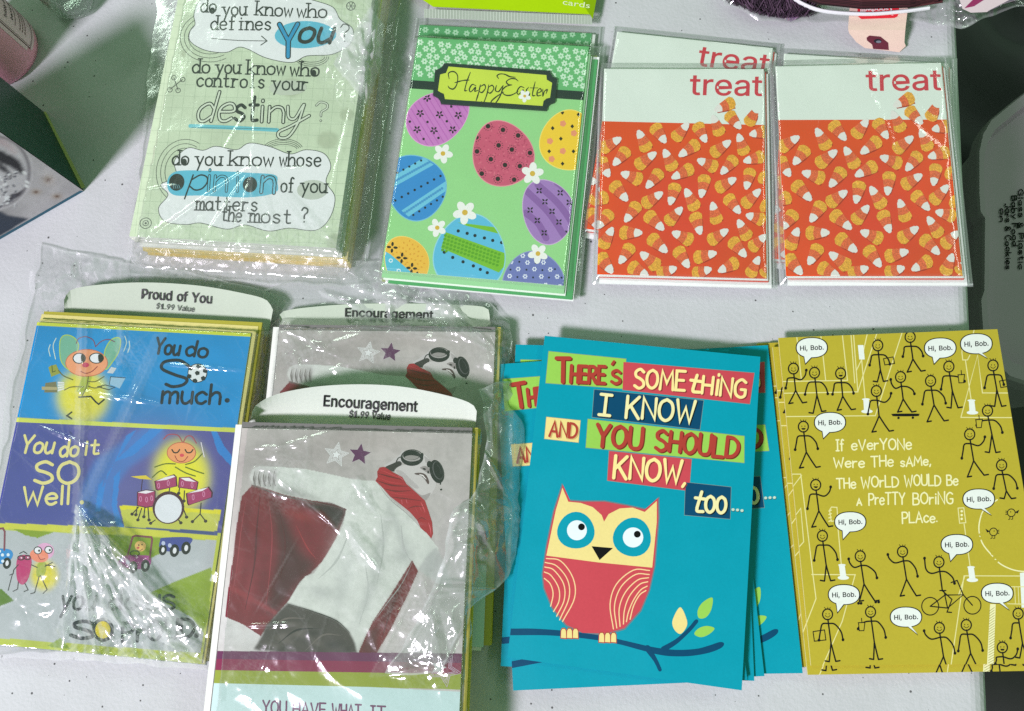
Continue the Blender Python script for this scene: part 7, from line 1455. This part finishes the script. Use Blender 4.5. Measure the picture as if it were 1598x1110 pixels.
def film(root, A, B, seed, amp=.0012, long_folds=14, slope=1.3, gap=.0009, folds=(), spots=(), hz=(), fans=(), puff=None, across=True, res=2.3, name='clear_bag', rects=None, edge_h=.26, aniso=(1, .6, .5), base_h=0.0, mat=None):
    """A, B: opposite border lines in photo pixels; the sheet between them hangs over the packs, with creases"""
    rects = RECTS if rects is None else rects
    def samp(P, n):
        P = smooth_pts(P, False, 8); d = np.r_[0, np.cumsum(np.linalg.norm(np.diff(P, axis=0), axis=1))]; u = np.linspace(0, d[-1], n)
        return np.c_[np.interp(u, d, P[:, 0]), np.interp(u, d, P[:, 1])]
    A_, B_ = np.array(A, float), np.array(B, float)
    n = int(max(np.linalg.norm(np.diff(A_, axis=0), axis=1).sum(), np.linalg.norm(np.diff(B_, axis=0), axis=1).sum())/res)
    m = int(max(np.linalg.norm(A_[0]-B_[0]), np.linalg.norm(A_[-1]-B_[-1]))/res)
    SA, SB = samp(A_, n), samp(B_, n); V, HZ = [], []
    fr = random.Random(seed*7); folds = list(folds); bx0, bx1 = min(SA[:, 0].min(), SB[:, 0].min()), max(SA[:, 0].max(), SB[:, 0].max()); by0, by1 = min(SA[:, 1].min(), SB[:, 1].min()), max(SA[:, 1].max(), SB[:, 1].max())
    for _ in range(long_folds):
        fx, fy, fa_, fl_ = fr.uniform(bx0, bx1), fr.uniform(by0, by1), fr.choice((fr.gauss(.75, .35), fr.gauss(1.75, .3), fr.gauss(-.15, .25))), fr.uniform(60, 190)
        folds.append(((fx-math.cos(fa_)*fl_/2, fy-math.sin(fa_)*fl_/2), (fx+math.cos(fa_)*fl_/2, fy+math.sin(fa_)*fl_/2), fr.uniform(3.5, 7), fr.uniform(.8, 2.2)))
    ca, sa = math.cos(aniso[2]), math.sin(aniso[2])
    for j in range(m):
        t = j/(m-1)
        for i in range(n):
            s = i/(n-1)
            px, py = SA[i]*(1-t)+SB[i]*t
            eb = min(s, 1-s)*n*res; et = min(t, 1-t)*m*res; e = min(eb, et)
            if e < 14:
                k = 1-e/14
                px += k*6*mnoise.noise(Vector((px*.03, py*.03, seed+4))); py += k*6*mnoise.noise(Vector((px*.03, py*.03, seed+9)))
            p = at(px, py, .01); z = 0
            for _ in range(3):
                z = drape(p.x, p.y, slope, rects)+gap; p = at(px, py, z)
            g, h = 1.0, 0.0
            for sx, sy, sr, sg in spots:
                d2 = ((px-sx)**2+(py-sy)**2)/(sr*sr); g += sg*math.exp(-d2); h += .014*sg*math.exp(-d2)
            ux, uy = (ca*px-sa*py)*aniso[0], (sa*px+ca*py)*aniso[1]
            q = Vector((ux*.0085+seed*3.1, uy*.0085, seed)); wv = mnoise.noise_vector(q*.8)*.35
            r1 = 1-abs(mnoise.noise(q+wv))*2.2
            r2 = 1-abs(mnoise.noise(q*2.7+wv*1.5+Vector((9, 2, 5))))*2.2
            r3 = mnoise.noise(q*7+Vector((3, 1, 7)))
            wu, wv_ = px+14*mnoise.noise(Vector((px*.021, py*.021, seed))), py+14*mnoise.noise(Vector((px*.021, py*.021, seed+31)))
            fu, fv2 = ca*wu-sa*wv_, sa*wu+ca*wv_
            f1, e1_ = facet(fu/58*aniso[0], fv2/58*aniso[1], seed); f2, e2_ = facet(fu/24*aniso[0]+9, fv2/24*aniso[1], seed+1); f3, e3_ = facet(fu/13+3, fv2/13, seed+2)
            gg = max(g-1, 0); rag = .5+.5*mnoise.noise(Vector((px*.012, py*.012, seed+50)))
            c = amp*(.9+.55*f1+.34*f2*(.35+rag)+.45*max(r1, 0)**4)+amp*gg*(.16+.42*f2+.36*f3)
            if e1_ < .022 and rag > .55: h += .05*rag
            if e2_ < .05 and gg > .25: h += .06*min(gg, 1.5)
            if e3_ < .08 and gg > .6: h += .07*min(gg, 1.5)
            for P0, P1, wd, hh in folds:
                dx, dy = P1[0]-P0[0], P1[1]-P0[1]; L2 = dx*dx+dy*dy; tt = ((px-P0[0])*dx+(py-P0[1])*dy)/L2
                if -.05 < tt < 1.05:
                    dd = abs((px-P0[0])*dy-(py-P0[1])*dx)/math.sqrt(L2); w_ = wd*(.5+.5*math.sin(max(0, min(1, tt))*math.pi))
                    if dd < 1.6: h += .10*min(1, hh/1.5)*max(0, math.sin(max(0, min(1, tt))*math.pi))
                    if dd < w_*2.5: c += hh*.00055*max(0, 1-dd/w_/1.0)**1.2*max(0, math.sin(max(0, min(1, tt))*math.pi))**.5
            for ax_, ay_, a0, a1, rr, hh, nf in fans:
                dx, dy = px-ax_, py-ay_; r = math.hypot(dx, dy); an = math.atan2(dy, dx)
                if r < rr*1.1 and a0-.1 < an < a1+.1:
                    w_ = max(0, min(1, min(an-a0, a1-an)/.12))*max(0, min(1, (rr*1.1-r)/(rr*.2)))
                    fv_, fe = facet(an*nf+.6*mnoise.noise(Vector((r*.02, an*2, seed))), r*.011+an*3, seed+7); fg, ge = facet(an*nf*2.3, r*.03, seed+8)
                    c += w_*hh*.001*min(1, r/50)*(1+fv_*.9+fg*.4); h += .13*w_*max(0, .4+fv_+.5*fg)+(.25*w_ if fe < .09 else 0)  # white haze on fan facets and crests paints extra glare
            if puff: c += puff(s, t, px, py)
            for P, v in hz:
                if poly_in(P, px, py): h += v
            if e < 3.2: h += edge_h
            z = max(z+max(c, -gap*.6), .0006)
            p = at(px, py, z); V.append((p.x, p.y, z)); HZ.append(base_h+h)
    F_ = [[j*n+i, (j+1)*n+i, (j+1)*n+i+1, j*n+i+1] for j in range(m-1) for i in range(n-1)]
    o = mesh_obj(name, V, F_, mat or M_FILM, smooth=True, haze=HZ)
    return put_world(o, root)
RK = [r for r in RECTS]
film(PK, [(252, -55), (420, -62), (590, -55), (676, -45)], [(194, 428), (300, 436), (540, 446), (604, 436)], 2, amp=.0007, slope=2.2,
     spots=[(565, 60, 45, 5.5), (548, 110, 36, 5), (395, 385, 70, 2.2), (250, 395, 60, 2.6), (520, 385, 45, 3.4), (605, 110, 50, 4.0), (600, 250, 40, 1.5)],
     folds=[((395, 258), (215, 385), 7, 2.2), ((395, 258), (300, 400), 5, 1.5), ((395, 262), (355, 400), 4, 1.2), ((398, 262), (440, 395), 4, 1.5), ((400, 260), (500, 385), 5, 1.8), ((400, 258), (548, 405), 7, 2.4), ((395, 60), (398, 258), 4, .8),
            ((205, 385), (540, 405), 5, 1.6), ((560, 20), (575, 160), 6, 2.6), ((590, 40), (600, 200), 6, 2), ((622, 90), (600, 240), 5, 2), ((560, 170), (545, 420), 4, 1.2)],
     hz=[([(395, 255), (205, 378), (240, 395), (548, 405), (450, 290)], .05), ([(578, 10), (520, 100), (545, 130), (572, 165), (596, 100), (600, 40)], .48), ([(560, -60), (680, -50), (640, 150), (618, 330), (600, 340), (590, 120)], .16), ([(585, 60), (640, 0), (655, -50), (610, -50), (560, 60)], .14), ([(200, 395), (545, 415), (545, 440), (196, 425)], .08)],  # the strong upper right patch paints glare into the crumpled film's haze
     rects=[r for r in RK if abs(r[4]-.027) < 1e-6])
film(PR, [(58, 378), (130, 395), (210, 412), (330, 432), (438, 462)], [(-66, 1024), (100, 1030), (250, 1040), (330, 1046)], 5, amp=.0014, slope=1.6,
     spots=[(130, 430, 60, 2.6), (300, 430, 60, 2.0), (200, 560, 40, 1.2), (240, 1025, 120, 1.6), (150, 870, 55, 2.0), (60, 940, 60, 1.0), (120, 640, 40, 1.0)],
     fans=[(118, 786, .70, 1.78, 310, 2.6, 9)],
     folds=[((128, 440), (122, 800), 7, 2.0), ((190, 400), (188, 570), 5, 1.6), ((250, 530), (135, 780), 8, 1.8), ((215, 600), (120, 800), 5, 1.0), ((300, 500), (415, 490), 5, 1.4), ((10, 690), (115, 790), 4, .9), ((150, 845), (330, 1010), 6, 1.4), ((0, 820), (110, 900), 4, .8)],
     hz=[([(122, 440), (138, 440), (128, 800), (112, 800)], .14), ([(186, 400), (196, 400), (192, 570), (180, 570)], .12), ([(240, 520), (262, 520), (210, 640), (130, 800), (120, 790)], .07), ([(118, 786), (105, 900), (130, 960), (215, 985), (312, 1030), (250, 940), (160, 850)], .42), ([(58, 378), (200, 405), (196, 470), (120, 480), (40, 470)], .06), ([(100, 440), (300, 430), (430, 470), (425, 520), (260, 515), (180, 500)], .07), ([(200, 445), (300, 440), (330, 470), (240, 500)], .10), ([(-60, 1012), (320, 1030), (330, 1046), (-66, 1026)], .14)],  # the fan patch is painted glare on top of the film's own cloudiness
     rects=[r for r in RK if abs(r[4]-.0155) < 1e-6], puff=lambda s, t, x, y: .0055*math.exp(-((x-165)/55)**2-((y-845)/75)**2))
rE = [r for r in RK if abs(r[4]-(ZE-.019)) < 1e-6]; rF = [r for r in RK if abs(r[4]-ZE) < 1e-6]
film(EN2, [(412, 452), (520, 412), (620, 412), (720, 440), (796, 500)], [(392, 640), (520, 655), (700, 660), (812, 640)], 8, amp=.0018, slope=1.2,
     spots=[(620, 445, 60, 3.0), (700, 475, 45, 2.6), (470, 535, 45, 2.2), (780, 540, 35, 2.0), (580, 570, 40, 1.0)],
     folds=[((495, 455), (560, 480), 6, 2.6), ((545, 448), (650, 470), 7, 3.2), ((640, 420), (775, 545), 7, 3.0), ((445, 515), (548, 565), 6, 2.4), ((560, 560), (470, 600), 5, 1.5), ((600, 440), (690, 480), 5, 2.0), ((660, 492), (780, 555), 5, 2.2)],
     hz=[([(520, 420), (640, 415), (760, 500), (690, 490), (560, 470)], .15), ([(545, 446), (650, 466), (700, 486), (775, 548), (768, 552), (690, 500), (600, 474)], .22), ([(495, 452), (562, 478), (556, 486), (500, 462)], .3), ([(440, 515), (555, 570), (520, 580), (440, 560)], .06), ([(770, 470), (800, 500), (810, 640), (768, 640)], .06), ([(440, 470), (780, 470), (770, 525), (436, 515)], .12), ([(560, 470), (660, 470), (690, 500), (575, 512)], .16)],
     rects=rE, puff=lambda s, t, x, y: .004*math.exp(-((x-640)/120)**2-((y-450)/45)**2))
film(EN, [(352, 650), (420, 612), (560, 594), (700, 610), (752, 632)], [(318, 1190), (450, 1195), (600, 1200), (722, 1206)], 12, amp=.0013, slope=2.5,
     spots=[(440, 745, 50, 2.0), (660, 1020, 60, 1.8), (560, 850, 40, 1.6), (620, 930, 50, 1.4), (560, 775, 26, 2.0), (400, 1060, 60, 1.0)],
     folds=[((415, 730), (545, 840), 5, 1.8), ((535, 820), (598, 898), 7, 2.2), ((545, 745), (590, 805), 6, 1.8), ((480, 640), (478, 760), 4, 1.0), ((658, 895), (693, 1048), 6, 2.6), ((576, 1056), (693, 1048), 5, 1.6), ((655, 905), (578, 1056), 4, 1.5), ((380, 700), (478, 695), 5, 1.2), ((520, 930), (480, 1060), 4, .7), ((360, 700), (345, 1000), 4, 1.0)],
     hz=[([(658, 895), (693, 1048), (576, 1056)], .10), ([(534, 818), (548, 822), (598, 896), (560, 880)], .22), ([(352, 650), (372, 650), (345, 1100), (325, 1100)], .12), ([(545, 745), (560, 745), (592, 806), (570, 790)], .2), ([(430, 640), (490, 620), (478, 760), (410, 760)], .04)],
     rects=rF)
# the loose end of that bag, standing up in a milky fold beside the owl cards
film(EN, [(748, 604), (758, 680), (742, 768), (704, 800), (692, 870), (655, 960), (600, 1052)], [(824, 586), (832, 668), (826, 740), (818, 800), (792, 900), (730, 958), (690, 1050)], 17, amp=.0032, slope=1.1, gap=.0015, name='bag_end', base_h=.17,
     spots=[(745, 830, 50, 1.6), (780, 640, 50, 1.3), (800, 790, 50, 1.2), (680, 980, 50, 1)],
     folds=[((748, 690), (800, 790), 5, 3.5), ((800, 790), (795, 895), 6, 3.5), ((730, 775), (800, 735), 6, 2.6), ((765, 620), (770, 700), 5, 2.5), ((800, 640), (800, 780), 6, 3.0), ((740, 800), (735, 930), 7, 2.6), ((700, 900), (640, 1010), 6, 2.4)],
     hz=[([(748, 604), (830, 590), (832, 690), (760, 700)], .05), ([(790, 790), (826, 740), (795, 900), (735, 955), (790, 890)], .10), ([(735, 790), (770, 800), (760, 870), (720, 880)], .08)],
     rects=rF+rE, puff=lambda s, t, x, y: .004*math.sin(math.pi*min(max(t, 0), 1))**.8*math.sin(math.pi*min(1, s*1.3+.12) if s < .68 else math.pi*.97*(1-s)/.32*.5)**.6 if 0 < s < 1 else 0)

# ------------------------------------------------------------------ paper price tag
def zt(py): return .014 if py < 270/5.748 else max(.0012, .014-(py-270/5.748)*.00038*1.0)
tg = empty('price_tag', tuple(at(1368, 50, 0)))
tm = MB()
def tp(P, L, col):
    pts = []
    for x, y in P: px, py = 1320+x/5.748, y/5.748; pts.append(at(px, py, zt(py)+L*.00005))
    tm.face([tuple(p) for p in pts][::-1], col)
TAGC = S(232, 204, 188)
UP = [(35, 60), (560, 40), (541, 200), (533, 270), (22, 270), (20, 250), (28, 150)]; LO = [(22, 270), (533, 270), (525, 380), (538, 415), (480, 470), (170, 432), (95, 380), (30, 300)]
tp(UP, 0, TAGC); tp(LO, 0, TAGC); tp(UP, -7, S(214, 190, 176)); tp(LO, -7, S(214, 190, 176))
RS = S(222, 44, 58)
st = [(105, 60), (476, 45), (478, 110), (462, 150), (435, 162), (140, 172), (112, 150), (104, 120)]; tp(st, 4, RS)
tp([(185, 340), (210, 320), (310, 330), (380, 385), (386, 450), (245, 440), (235, 400), (190, 365)], 8, S(104, 44, 58))
tp([(285+34*math.cos(t), 370+19*math.sin(t)) for t in np.linspace(0, 2*math.pi, 20, endpoint=False)], 12, S(40, 38, 46)); tp([(294+24*math.cos(t), 376+11*math.sin(t)) for t in np.linspace(0, 2*math.pi, 16, endpoint=False)], 15, S(120, 124, 136))
ta = Art([(0, 0), (1, 0), (1, 1), (0, 1)], 1, 1, 0); ta.H = np.eye(3); ta.lim = (-1e5, 1e5, -1e5, 1e5)
ta.type('Thank you for supporting', (428, 124), (138, 124), 15, S(240, 226, 222), 1, bold=.01); ta.type('Goodwill', (414, 68), (130, 72), 38, S(244, 232, 228), 1, bold=.03)
for f in ta.f: tp([(ta.v[i][0], ta.v[i][1]) for i in f], 8, S(240, 228, 224))
put(tm.build('tag_card', M_MATTE), tg)
tag(tg, 'cream paper price tag with red sticker and reinforced hole, above the right treat packs', 'tag')

# ------------------------------------------------------------------ bagged toy hair at the top edge
wg = empty('toy_wig', tuple(at(1300, -20, 0)))
def strand(mb, P, r, col):
    P = [Vector(p) for p in P]; n = len(P)
    R0 = []
    for i, p in enumerate(P):
        d = (P[min(i+1, n-1)]-P[max(i-1, 0)]).normalized(); u = d.cross(Vector((0, 0, 1))).normalized(); v = u.cross(d); k = 1-.5*i/(n-1)
        R0.append([tuple(p+(u*math.cos(t)+v*math.sin(t))*r*k) for t in (0, 2.09, 4.19)])
    for i in range(n-1):
        for k in range(3): mb.face([R0[i][k], R0[i][(k+1) % 3], R0[i+1][(k+1) % 3], R0[i+1][k]], col)
rr = random.Random(5); hm = MB()
for k in range(900):
    u = rr.random(); x = 1140+u*118+rr.uniform(-6, 6); yb = 2+26*math.sin(min(1, u*1.15)*math.pi*.62)+rr.uniform(-6, 1.5); z = rr.uniform(.001, .012)
    dx, dy = rr.uniform(-10, 14), rr.uniform(-18, -5)
    c = rr.choice([S(58, 42, 58), S(74, 54, 72), S(92, 70, 90), S(48, 36, 48)])
    strand(hm, [at(x+dx*2, yb+dy*2.4, z+.004), at(x+dx, yb+dy, z+.004), at(x+rr.uniform(-4, 4), yb, z)], .0004, c)
for k in range(260):
    u = rr.random(); x = 1218+u*52; yb = 34-abs(u-.3)*28+rr.uniform(-5, 1); c = rr.choice([S(150, 92, 176), S(184, 130, 180), S(214, 176, 170), S(128, 76, 150)])
    strand(hm, [at(x+rr.uniform(0, 26), yb-18, .009), at(x+rr.uniform(0, 12), yb-8, .008), at(x, yb, .003)], .0004, c)
put(hm.build('purple_hair', plain_mat('unused', S(80, 50, 80), .7) if 0 else M_MATTE), wg)
bm2 = MB()
for k in range(420):
    o_ = rr.uniform(-16, 6); c = rr.choice([S(44, 24, 30), S(66, 34, 40), S(92, 48, 52), S(30, 18, 22)]); z = .012+rr.uniform(0, .008)
    strand(bm2, [at(1236+rr.uniform(-8, 8), -14+o_*.8, z), at(1280, 2+o_*.8, z+.003), at(1345, 9+o_*.8, z+.003), at(1420, 7+o_*.8, z), at(1462+rr.uniform(-14, 10), -2+o_, z-.003)], .0005, c)
put(bm2.build('brown_hair', M_MATTE), wg)
rim = MB(); RP = smooth_pts([(1225, -16), (1245, 2), (1275, 15), (1310, 20.5), (1360, 22), (1410, 18), (1450, 13)], False, 8); n = len(RP)
RG = []
for i, (x, y) in enumerate(RP):
    p = at(x, y, .016); q_ = at(*RP[min(i+1, n-1)], .016)-at(*RP[max(i-1, 0)], .016); d = q_.normalized(); u = Vector((-d.y, d.x, 0))
    RG.append([tuple(p+u*.0011*math.cos(t)+Vector((0, 0, .0014*math.sin(t)))) for t in np.linspace(0, 2*math.pi, 8, endpoint=False)])
for i in range(n-1):
    for k in range(8): rim.face([RG[i][k], RG[i][(k+1) % 8], RG[i+1][(k+1) % 8], RG[i+1][k]], S(232, 232, 236))
put(rim.build('white_rim', M_INK), wg)
sc = MB()
def sp(P, L, col): sc.face([tuple(at(x, y, .018+L*.0002+(1560-x)*.00002)) for x, y in P][::-1], col)
SCP = [(1488, -30), (1620, -30), (1600, -4), (1560, 8), (1540, 19), (1515, 20), (1502, 14)]
sp(SCP, 0, S(222, 202, 208)); sp([(x, y-1) for x, y in SCP], -4, S(200, 180, 186))
sp([(1505, 13), (1520, 10), (1540, -3), (1560, -24), (1540, -26), (1524, -6)], 1, S(150, 48, 96)); sp([(1540, 18), (1556, 12), (1575, 0), (1590, -26), (1610, -26), (1600, -4), (1562, 7)], 1, S(108, 100, 112))
put(sc.build('striped_card', M_INK), wg)
rW = [(at(1330, -30, 0), math.atan2(CR.y, CR.x), .135, .020, .017)]
film(wg, [(1105, -60), (1300, -70), (1480, -64), (1640, -60)], [(1130, 8), (1215, 36), (1290, 34), (1415, 32), (1470, 40), (1512, 42), (1545, 24), (1620, 10)], 23, amp=.003, slope=.9, gap=.002,
     spots=[(1490, 22, 34, 2.0), (1440, 20, 40, 1.2), (1520, 22, 20, 1.5)], folds=[((1485, 5), (1488, 40), 5, 3.5), ((1440, 10), (1446, 28), 4, 2.5), ((1495, 34), (1525, 20), 4, 2.5), ((1462, 36), (1470, 24), 3, 2)],
     hz=[([(1215, 22), (1245, 28), (1240, 36), (1185, 36)], .1), ([(1420, 4), (1530, 2), (1520, 40), (1425, 34)], .07)], rects=rW, name='clear_bag')
tag(wg, 'purple and dark brown toy hair with white rim in clear film, at the top right', 'toy wig')
